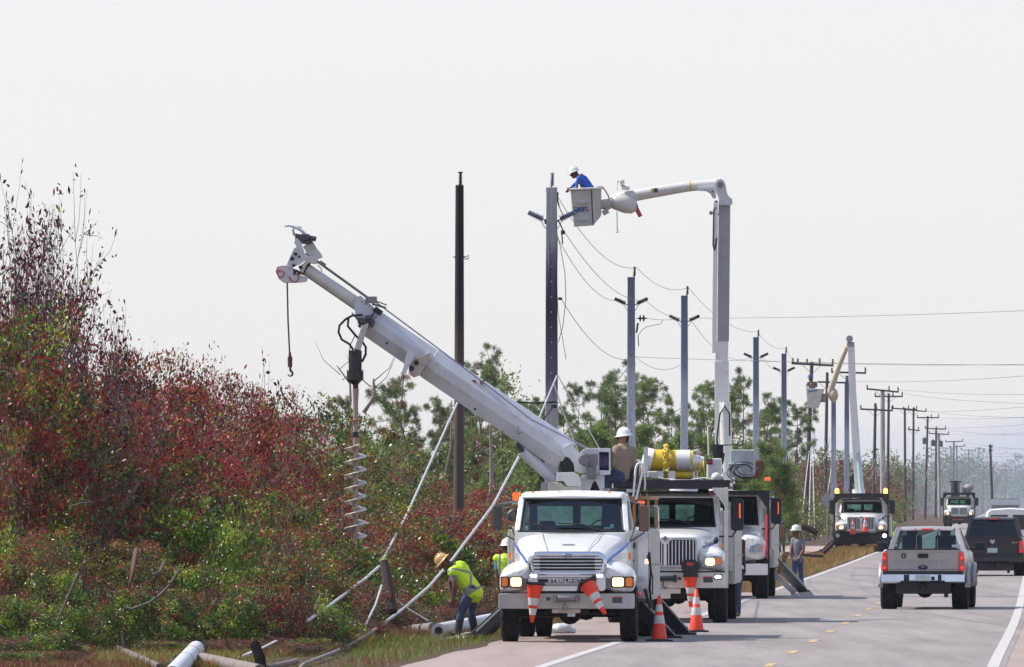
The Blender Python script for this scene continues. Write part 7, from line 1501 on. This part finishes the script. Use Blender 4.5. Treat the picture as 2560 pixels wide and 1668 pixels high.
for pts, r_ in ((((210, 800), (300, 805), (400, 815), (470, 818)), .05), (((470, 800), (510, 760), (540, 730)), .07), (((330, 620), (380, 640), (435, 668)), .12)):
    b = MB(); dd = 330 if r_ < .1 else 345; b.tube([P(1880 + x / 2.638, 1080 + y / 2.638, dd) for x, y in pts], r_, 8); tag(b.build('fallen_log', LOGM), {.05: 'long thin log lying on the sand behind the man in grey', .07: 'short dark log slanting up beside the far bucket truck', .12: 'thick brown log slanting behind the man in grey'}[r_], 'log')
b = MB(); q = P(1880 + 495 / 2.638, 1080 + 450 / 2.638, 455); b.prism([(q.x - .3, q.z), (q.x, q.z + .45), (q.x + .3, q.z), (q.x, q.z - .45)], 'y', 455, 455.02); b.cyl((q.x, 455.06, 0), (q.x, 455.06, q.z), .03); tag(b.build('road_sign', mat('sign_back', (.28, .26, .30), .5, .4)), 'back of a diamond road sign left of the far bucket truck', 'road sign')
# ---------------------------------------------------------------- people
SKIN = mat('sunburnt_skin', (.30, .12, .075), .55, var=.1); SKIND = mat('brown_skin', (.13, .05, .035), .55, var=.1); HAIR = mat('dark_hair', (.02, .015, .012), .8)
JEANS = mat('blue_jeans', (.035, .055, .13), .85, var=.3, scale=12); BOOT = mat('dark_boot', (.03, .022, .018), .7); KHAKI = mat('khaki_shirt', (.27, .21, .155), .85, var=.08, scale=6, bump=.3); BLUESH = mat('bright_blue_shirt', (.01, .10, .52), .7, var=.1, bump=.3)
GREYSH = mat('grey_shirt', (.16, .16, .19), .85, var=.12, bump=.3); VEST = mat('lime_vest', (.50, .78, .02), .6, var=.06, bump=.3); VSTR = mat('vest_stripe', (.20, .21, .19), .4); HATW = mat('white_hard_hat', (.75, .75, .76), .3, coat=.5, var=.03); HATY = mat('yellow_hard_hat', (.62, .38, .13), .35, coat=.4, dirt=.5); GLOVE = mat('work_glove', (.35, .32, .22), .8); BROWNSH = mat('brown_sleeve', (.07, .035, .025), .85); STRAP = mat('red_strap', (.32, .03, .06), .6); LBLUE = mat('light_blue_shirt', (.12, .25, .45), .8)
def capsule(b, p, q, r0, r1, n=10):
    p = Vector(p); q = Vector(q); b.tube([p, q], [r0, r1], n); b.sph(p, r0, n); b.sph(q, r1, n)
def seg_dist(c, p, q, r0, r1):
    d = q - p; L2_ = d.length_squared; t = 0 if L2_ < 1e-9 else max(0, min(1, (c - p).dot(d) / L2_)); return (c - (p + d * t)).length - (r0 + (r1 - r0) * t)
def remeshed(name, b, voxel, parent, mats, pick, smooth=2):
    o = b.build(name, mats, parent, fix=True); md = o.modifiers.new('r', 'REMESH'); md.mode = 'VOXEL'; md.voxel_size = voxel; md.use_smooth_shade = True; s = o.modifiers.new('s', 'SMOOTH'); s.iterations = smooth; s.factor = .5
    dg = bpy.context.evaluated_depsgraph_get(); me = bpy.data.meshes.new_from_object(o.evaluated_get(dg)); me.name = name; o.modifiers.clear(); o.data = me
    me.materials.clear()
    for m in mats: me.materials.append(m)
    for f in me.polygons: f.material_index = pick(f.center); f.use_smooth = True
    return o
def finger_pts(w, fwd, side, palm_n, ln, curl):
    """three joints of a finger"""
    pts = [w]; d = fwd.copy(); 
    for k, l in enumerate((.45, .32, .23)): d = (d + palm_n * curl * (.5 + k * .45)).normalized(); pts.append(pts[-1] + d * ln * l)
    return pts
def add_hand(b, segs, wrist, fwd, thumb, mi, curl=.45, s=1.0):
    fwd = Vector(fwd).normalized(); th = Vector(thumb); th = (th - fwd * th.dot(fwd)).normalized(); pn = fwd.cross(th)
    w = Vector(wrist); k1 = w + fwd * .085 * s
    for o_ in (-.022, 0, .022): capsule(b, w + th * o_ * .7 * s, k1 + th * o_ * 1.1 * s, .019 * s, .017 * s, 8)
    segs.append((w - fwd * .0, k1, .045 * s, .045 * s, mi))
    for i, ln in enumerate((.078, .086, .080, .062)):
        base = k1 + th * (.030 - i * .020) * s; pts = finger_pts(base, fwd, th, pn, ln * s, curl)
        for a, c in zip(pts, pts[1:]): capsule(b, a, c, .0100 * s, .0092 * s, 6)
        segs.append((pts[0], pts[-1], .02, .02, mi))
    tp = [w + th * .02 * s + fwd * .02 * s, w + th * .052 * s + fwd * .045 * s, w + th * .060 * s + fwd * .078 * s + pn * .012]
    for a, c in zip(tp, tp[1:]): capsule(b, a, c, .013 * s, .011 * s, 6)
    segs.append((tp[0], tp[-1], .02, .02, mi))
def person(label, root, J, top=KHAKI, pants=JEANS, skin=SKIN, boot=BOOT, hat=HATW, vest=None, sleeve='long', gloves=None, face=(-1, 0, 0), headup=(0, 0, 1), voxel=.011, hands=(('L', None), ('R', None)), ymode=None, hatdir=None, scale=1.0, glasses=True, hair=True, group=None, tallboot=False, hs=1.0):
    """J: joints in world space. face: direction the head looks"""
    root = Vector(root); r = empty('person', root, 0, label, 'person', group); g = {k: Vector(v) - root for k, v in J.items()}; b = MB(); segs = []; M_ = [top, pants, skin, boot, HAIR, gloves or skin]
    def cap(a, c, r0, r1, mi): a = g[a] if isinstance(a, str) else a; c = g[c] if isinstance(c, str) else c; capsule(b, a, c, r0 * scale, r1 * scale); segs.append((a, c, r0 * scale, r1 * scale, mi))
    pel, ch, nk, hd = g['pelvis'], g['chest'], g['neck'], g['head']
    cap('hipL', 'hipR', .105, .105, 1); cap(pel, pel.lerp(ch, .5), .125, .12, 0); cap(pel.lerp(ch, .4), ch, .125, .135, 0)
    for s in 'LR':
        cap(pel.lerp(g['hip' + s], .5), ch.lerp(g['sh' + s], .6), .10, .085, 0); cap(ch.lerp(g['sh' + s], .2), 'sh' + s, .085, .070, 0)
        slv = 0 if sleeve == 'long' else 2
        mid = g['sh' + s].lerp(g['el' + s], .55); cap('sh' + s, mid, .068, .054, 0); cap(mid, 'el' + s, .050, .043, slv); cap('el' + s, g['el' + s].lerp(g['wr' + s], .35), .044, .043, slv); cap(g['el' + s].lerp(g['wr' + s], .35), 'wr' + s, .043, .028, slv)
        cap('hip' + s, 'kn' + s, .100, .070, 1); cap('kn' + s, g['kn' + s].lerp(g['an' + s], .35), .070, .068, 1); cap(g['kn' + s].lerp(g['an' + s], .35), 'an' + s, .068, .060, 3 if tallboot else 1)
        cap('an' + s, 'toe' + s, .046, .036, 3); a = g['an' + s]; cap(a + Vector((0, 0, .06)), a - Vector((0, 0, .03)), .055, .05, 3)
        fwd = (g['wr' + s] - g['el' + s]).normalized(); hf = g.get('hand' + s); 
        if hf is not None: fwd = (hf - g['wr' + s]).normalized()
        add_hand(b, segs, g['wr' + s] + fwd * .01, fwd, Vector(face) + Vector((0, -.2, .3)), 5 if gloves else 2, .45, scale)
    cap(ch.lerp(nk, .6), nk.lerp(hd, .55), .062, .055, 2)
    fc = Vector(face).normalized(); up = Vector(headup).normalized(); fc = (fc - up * fc.dot(up)).normalized(); sd = fc.cross(up); Mh = Matrix((sd, fc, up)).transposed()
    def H(x, y, z): return hd + Mh @ Vector((x, y, z)) * hs
    n0 = len(b.v); tmp = MB(); tmp.sph((0, 0, .02), (.076, .095, .105), 16); tmp.sph((0, .022, -.055), (.055, .065, .058), 14); tmp.sph((0, .075, -.088), (.028, .026, .022), 10)
    tmp.tube([(0, .090, .02), (0, .112, -.020), (0, .100, -.032)], [.010, .015, .012], 8); tmp.sph((0, .094, -.058), (.026, .014, .008), 10); tmp.sph((0, .093, -.072), (.022, .012, .008), 10); tmp.sph((0, .086, .028), (.05, .016, .012), 10)
    for s in (-1, 1): tmp.sph((s * .078, -.008, -.005), (.010, .020, .032), 8); tmp.sph((s * .045, .06, -.03), (.024, .025, .025), 8)
    b.add([H(*v) for v in tmp.v], tmp.f, 0, True); segs.append((H(0, 0, .03), H(0, .03, -.07), .085 * scale, .06 * scale, 2))
    def pick(c):
        best = min(segs, key=lambda s_: seg_dist(c, s_[0], s_[1], s_[2], s_[3])); mi = best[4]
        if mi == 2 and hair:
            v = Mh.transposed() @ (c - hd) / scale
            if abs(v.z) < .16 and v.length < .17 and v.y < -.02 and v.z > -.06 and (v.y < -.045 or v.z > .03): return 4
        return mi
    body = remeshed('body', b, voxel, r, M_, pick)
    eb = MB()
    for s in (-1, 1): eb.sph(H(s * .033, .088, .004), .0125 * scale, 8)
    if voxel < .02: eb.build('eyes', mat('eye_white', (.55, .53, .5), .3), r); eb = MB(); [eb.sph(H(s * .033, .098, .004), .006, 6) for s in (-1, 1)]; eb.build('pupils', BLACK, r)
    if glasses:
        gb = MB()
        for s in (-1, 1): gb.sph(H(s * .036, .104, .004), (.028 * scale, .028 * scale, .018 * scale), 8); gb.tube([H(s * .062, .095, .008), H(s * .084, .0, .006)], .004, 5)
        gb.build('glasses', PORCD, r)
    if hat:
        hb = MB(); hu = up if hatdir is None else Vector(hatdir).normalized(); f2 = (fc - hu * fc.dot(hu)).normalized(); s2 = f2.cross(hu); Mq = Matrix((s2, f2, hu)).transposed(); c0 = hd + up * .045 * hs
        prof = [(.168, -.005), (.172, .002), (.140, .012), (.128, .03), (.122, .065), (.10, .105), (.065, .13), (.03, .142), (0, .146)]
        n = 24; vs = []; fs = []
        for i, (rr_, h) in enumerate(prof):
            for j in range(n): a = 2 * math.pi * j / n; vs.append(c0 + Mq @ Vector((rr_ * .86 * math.cos(a), rr_ * 1.04 * math.sin(a) + (.012 if i < 2 and math.sin(a) > 0 else 0), h)) * hs)
        for i in range(len(prof) - 1):
            for j in range(n): fs.append((i * n + j, i * n + (j + 1) % n, (i + 1) * n + (j + 1) % n, (i + 1) * n + j))
        fs.append(tuple(range(n))); hb.add(vs, fs, 0, True); ho_ = hb.build('hard_hat', hat, r)
        rb = MB(); rb.tube([c0 + Mq @ Vector((0, .13 * math.cos(a), .025 + .128 * math.sin(a))) * hs for a in [math.pi * k / 10 for k in range(1, 10)]], .010 * hs, 6); rb.build('hat_ridge', hat, ho_)
        if voxel < .02: sb = MB(); sb.b2(-.02, .02, .0, .01, -.012, .012); sb.v = [tuple(c0 + Mq @ (Vector(v) + Vector((0, .125, .05)))) for v in sb.v]; sb.build('hat_badge', STICKB, ho_)
    if vest:
        vb = MB(); k = .020
        k += .135 * (scale - 1); capsule(vb, pel, pel.lerp(ch, .5), .14 + k, .125 + k); capsule(vb, pel.lerp(ch, .4), ch, .125 + k, .135 + k); capsule(vb, pel + (pel - ch).normalized() * .08, pel, .145 + k, .145 + k)
        for s in 'LR': capsule(vb, pel.lerp(g['hip' + s], .5), ch.lerp(g['sh' + s], .6), .10 + k, .085 + k); capsule(vb, ch.lerp(g['sh' + s], .2), ch.lerp(g['sh' + s], .98), .085 + k, .068 + k)
        ax = (ch - pel).normalized(); sdv = (g['shL'] - g['shR']).normalized(); L_ = (ch - pel).length
        for s in 'LR': capsule(vb, pel, g['hip' + s].lerp(g['kn' + s], .10), .13 * scale + k * .5, .112 * scale + .012)
        def vpick(c):
            v = c - pel; t = v.dot(ax) / L_; u = v.dot(sdv)
            if vest == 'x':
                for sg in (-1, 1):
                    if abs((t - .62) * L_ - sg * u * 1.05) < .034: return 1
                if abs(t + .08) * L_ < .028: return 1
            else:
                if abs(t - .2) * L_ < .028 or (abs(abs(u) - .11) < .025 and t > .2): return 1
            return 0
        remeshed('vest', vb, .012, r, [VEST, VSTR], vpick, 3)
    return r, g, H
def joints_from(f, d, D): return {k: P(*f(v[0], v[1]), d + (v[2] if len(v) > 2 else 0)) for k, v in D.items()}
# bending worker
J = joints_from(c6, 178, dict(pelvis=(1660, 770), chest=(1545, 575), neck=(1450, 520), head=(1392, 502), hipL=(1655, 775, -.12), hipR=(1675, 775, .12), shL=(1475, 600, -.19), shR=(1520, 545, .20), elL=(1498, 735, -.25), elR=(1440, 720, .25), wrL=(1482, 860, -.18), wrR=(1470, 850, .15), handL=(1480, 930, -.15), handR=(1460, 920, .12), knL=(1560, 990, -.14), knR=(1655, 995, .12), anL=(1525, 1195, -.12), anR=(1695, 1185, .12), toeL=(1475, 1222, -.14), toeR=(1665, 1215, .10)))
person('worker in yellow vest and tan hard hat bending over by the fallen white pole', P(*c6(1600, 1235), 178), J, top=GREYSH, skin=SKIND, hat=HATY, vest='x', scale=1.13, tallboot=True, sleeve='short', face=(-.62, .25, -.62), headup=(-.66, 0, .60), hatdir=(-.72, -.05, .62), glasses=False)
# half hidden worker at the front truck's left
def z9(x, y): return (1200 + x / 2.637, 1080 + y / 2.637)
J = joints_from(z9, 186, dict(pelvis=(170, 1010), chest=(170, 850), neck=(175, 800), head=(178, 765), hipL=(148, 1015), hipR=(192, 1015), shL=(112, 835), shR=(225, 835), elL=(112, 950, -.05), elR=(232, 950), wrL=(118, 1030, -.1), wrR=(235, 1030), knL=(150, 1130), knR=(190, 1130), anL=(150, 1290), anR=(190, 1290), toeL=(140, 1312, .12), toeR=(185, 1312, .12)))
person('half hidden worker in lime vest and pale blue sleeves behind the front truck mirror', P(1272, 1580, 186), J, top=LBLUE, skin=SKIND, hat=HATW, vest='h', sleeve='short', face=(-.3, .9, -.2), glasses=False)
# seated operator
J = joints_from(zc, 176.5, dict(pelvis=(1060, 1045), chest=(1120, 640), neck=(1150, 490), head=(1130, 400), hipL=(1010, 1060, -.1), hipR=(1110, 1060, .1), shL=(1000, 600, -.12), shR=(1265, 620, .1), elL=(935, 840, -.2), elR=(1300, 860, .1), wrL=(850, 900, .05), wrR=(1180, 980, .3), knL=(800, 1080, -.1), knR=(860, 1070, .12), anL=(790, 1400, -.1), anR=(850, 1400, .1), toeL=(700, 1430, -.1), toeR=(760, 1430, .1)))
person('seated crane operator in khaki shirt and white hard hat seen from behind', P(*zc(1060, 1200), 176.5), J, top=KHAKI, skin=SKIN, hat=HATW, face=(-.86, .45, .02), hatdir=(-.1, 0, 1), voxel=.012, scale=1.32, hs=1.03)
# man in blue in the bucket
J = joints_from(c5, 249.6, dict(pelvis=(700, 620), chest=(520, 390), neck=(420, 305), head=(360, 265), hipL=(695, 630, -.12), hipR=(710, 630, .12), shL=(450, 350, -.20), shR=(510, 330, .18), elL=(400, 480, -.22), elR=(370, 470, .12), wrL=(410, 535, -.25), wrR=(285, 545, .0), handL=(350, 560, -.26), handR=(235, 590, -.05), knL=(680, 900, -.12), knR=(700, 900, .12), anL=(690, 1180, -.12), anR=(700, 1180, .12), toeL=(600, 1200, -.1), toeR=(620, 1200, .1)))
pr, g, H_ = person('man in bright blue shirt and white hard hat leaning out of the bucket', P(*c5(690, 1230), 249.6), J, top=BLUESH, skin=SKIND, hat=HATW, face=(-.80, -.15, -.55), headup=(-.42, 0, .85), hatdir=(-.35, 0, .95), voxel=.012)
b = MB(); ch, pe, sL, sR = g['chest'], g['pelvis'], g['shL'], g['shR']; b.tube([ch.lerp(sR, .5) + Vector((-.02, 0, .12)), ch.lerp(sL, .5) + Vector((-.06, -.14, .03)), ch.lerp(pe, .5) + Vector((-.14, -.13, -.02))], 1, 4, 0, True, False, (.02, .006), (0, -1, 0)); b.tube([ch + Vector((0, .02, .15)), ch.lerp(sR, .4) + Vector((-.14, 0, .0)), ch.lerp(pe, .6) + Vector((-.16, -.02, -.04))], 1, 4, 0, True, False, (.02, .006), (-1, 0, 0)); b.build('harness', STRAP, pr)
# man in grey by the third truck
def z10(x, y): return (1880 + x / 2.638, 1080 + y / 2.638)
J = joints_from(z10, 265, dict(pelvis=(302, 838), chest=(305, 735), neck=(298, 690), head=(292, 660), hipL=(288, 842, -.1), hipR=(316, 842, .08), shL=(272, 712, .05), shR=(336, 716, -.05), elL=(258, 780, -.05), elR=(340, 782, -.15), wrL=(252, 832, -.15), wrR=(308, 830, -.22), handL=(242, 850, -.15), handR=(290, 838, -.22), knL=(278, 930, -.1), knR=(322, 940, .0), anL=(274, 1012, -.05), anR=(330, 1024, .08), toeL=(258, 1030, -.08), toeR=(316, 1042, .05)))
person('man in grey shirt and jeans standing beside the third truck outrigger', P(*z10(302, 1046), 265), J, top=GREYSH, skin=SKIND, hat=mat('stickered_hat', (.62, .64, .60), .35, var=.3, scale=16), sleeve='short', gloves=GLOVE, face=(-.95, -.2, -.1), voxel=.013, glasses=False)
# person whose sleeve and hand show behind the second truck
J = {}; x0, d0 = P(1862, 1400, 207).x, 207
for k, v in dict(pelvis=(-.22, .98), chest=(-.22, 1.42), neck=(-.22, 1.62), head=(-.22, 1.74), hipL=(-.32, .96), hipR=(-.12, .96), shL=(-.40, 1.55), shR=(-.05, 1.58), elL=(-.44, 1.28), elR=(-.03, 1.30), wrL=(-.42, 1.05), wrR=(0.0, 1.06), knL=(-.32, .52), knR=(-.14, .52), anL=(-.32, .09), anR=(-.14, .09), toeL=(-.33, .05), toeR=(-.14, .05)).items(): J[k] = (x0 + v[0], d0 + (-.14 if k.startswith('toe') else 0), v[1])
J['handR'] = (x0 + .02, d0 - .02, .92)
person('person hidden behind the second truck with one brown sleeved arm showing', (x0 - .22, d0, 0), J, top=BROWNSH, skin=SKIND, hat=None, face=(0, -1, 0), voxel=.016, glasses=False)
# lineman in the far bucket
J = joints_from(c7, 453, dict(pelvis=(430, 520), chest=(430, 462), neck=(424, 437), head=(418, 420), hipL=(420, 522), hipR=(440, 522), shL=(404, 452), shR=(458, 452), elL=(392, 470, -.1), elR=(466, 475, -.1), wrL=(396, 486, -.2), wrR=(440, 486, -.3), knL=(420, 575), knR=(440, 575), anL=(420, 620), anR=(440, 620), toeL=(418, 624, -.1), toeR=(440, 624, -.1)))
person('lineman in tan shirt standing in the far bucket beside the crossarm pole', P(*c7(430, 628), 453), J, top=mat('dark_tan_shirt', (.16, .11, .09), .8), skin=SKIND, hat=mat('blue_hard_hat', (.03, .08, .30), .4), face=(-.5, -.8, .1), voxel=.022, glasses=False)
def stand(px, py_top, d, top, hat, lab, face=(-1, 0, 0), vest=None, sleeve='long', z0=0.0, skin=SKIND):
    p = P(px, py_top, d); h = p.z - z0; s = h / 1.83; x = p.x; J = {}
    for k, v in dict(pelvis=(0, .95), chest=(0, 1.34), neck=(0, 1.52), head=(0, 1.66), hipL=(-.1, .93), hipR=(.1, .93), shL=(-.19, 1.45), shR=(.19, 1.45), elL=(-.24, 1.16), elR=(.24, 1.16), wrL=(-.22, .92), wrR=(.2, .92), knL=(-.1, .5), knR=(.12, .5), anL=(-.1, .09), anR=(.13, .09), toeL=(-.12, .05), toeR=(.14, .05)).items(): J[k] = (x + v[0] * s, d + (face[1] * .13 if k.startswith('toe') else 0), z0 + v[1] * s)
    return person(lab, (x, d, z0), J, top=top, hat=hat, face=face, vest=vest, sleeve=sleeve, voxel=.02, skin=skin, glasses=False)
stand(2226, 1289, 462, KHAKI, mat('red_hard_hat', (.5, .04, .03), .4), 'road worker in lime vest and red hat right of the far bucket truck', (-.7, -.7, 0), 'h', 'short')
stand(1952, 1277, 440, mat('royal_blue_shirt', (.01, .03, .45), .7), HATW, 'small distant man in royal blue shirt beyond the third truck', (0, 1, 0))
# driver of the silver pickup
dx = 9.18 + .38 + 3.1 * .085; dy = 220.4 + 3.1; J = {}
for k, v in dict(pelvis=(0, .05, .95), chest=(0, .1, 1.30), neck=(0, .1, 1.42), head=(0, .06, 1.53), hipL=(-.1, .05, .93), hipR=(.1, .05, .93), shL=(-.19, .08, 1.34), shR=(.19, .08, 1.34), elL=(-.22, .3, 1.15), elR=(.22, .3, 1.15), wrL=(-.12, .55, 1.25), wrR=(.12, .55, 1.25), knL=(-.1, .5, .95), knR=(.1, .5, .95), anL=(-.1, .7, .62), anR=(.1, .7, .62), toeL=(-.1, .8, .6), toeR=(.1, .8, .6)).items(): J[k] = (dx + v[0], dy + v[1], v[2])
person('driver seen from behind through the silver pickup rear window', (dx, dy, .85), J, top=BROWNSH, hat=None, face=(0, 1, 0), voxel=.018, glasses=False)
# ---------------------------------------------------------------- haze
def vol_box(name, x0, x1, y0, y1, z0, z1, col, dens, label):
    b = MB(); b.b2(x0, x1, y0, y1, z0, z1); m = bpy.data.materials.new(name + '_air'); m.use_nodes = True; nt = m.node_tree; nt.nodes.clear(); o = nt.nodes.new('ShaderNodeOutputMaterial'); v = nt.nodes.new('ShaderNodeVolumePrincipled')
    v.inputs['Color'].default_value = (*col, 1); v.inputs['Density'].default_value = dens; v.inputs['Anisotropy'].default_value = .2; nt.links.new(v.outputs[0], o.inputs['Volume']); return tag(b.build(name, m), label, None, None, 'stuff')
vol_box('haze', -1600, 2600, -450, 9100, -1.02, 16, (.80, .86, .95), 6e-5, 'pale blue haze hanging over the whole road')

def smoke(c, r, dens, label):
    b = MB(); rs = random.Random(8); b.sph((0, 0, 0), r, 20); b.v = [(x * (1 + .12 * math.sin(y * .05 + z)), y, z) for x, y, z in b.v]
    m = bpy.data.materials.new('smoke_air'); m.use_nodes = True; nt = m.node_tree; nt.nodes.clear(); o = nt.nodes.new('ShaderNodeOutputMaterial'); v = nt.nodes.new('ShaderNodeVolumePrincipled'); v.inputs['Color'].default_value = (.66, .74, .95, 1); v.inputs['Density'].default_value = dens; v.inputs['Anisotropy'].default_value = .1; nt.links.new(v.outputs[0], o.inputs['Volume'])
    o_ = b.build('smoke', m); o_.location = c; return tag(o_, label, None, None, 'stuff')
smoke((74, 1150, 4), (24, 400, 10), .0009, 'bluish smoke drifting across the far end of the road')
smoke((100, 1950, 4), (75, 600, 14), .00035, 'pale smoke bank in front of the farthest trees')
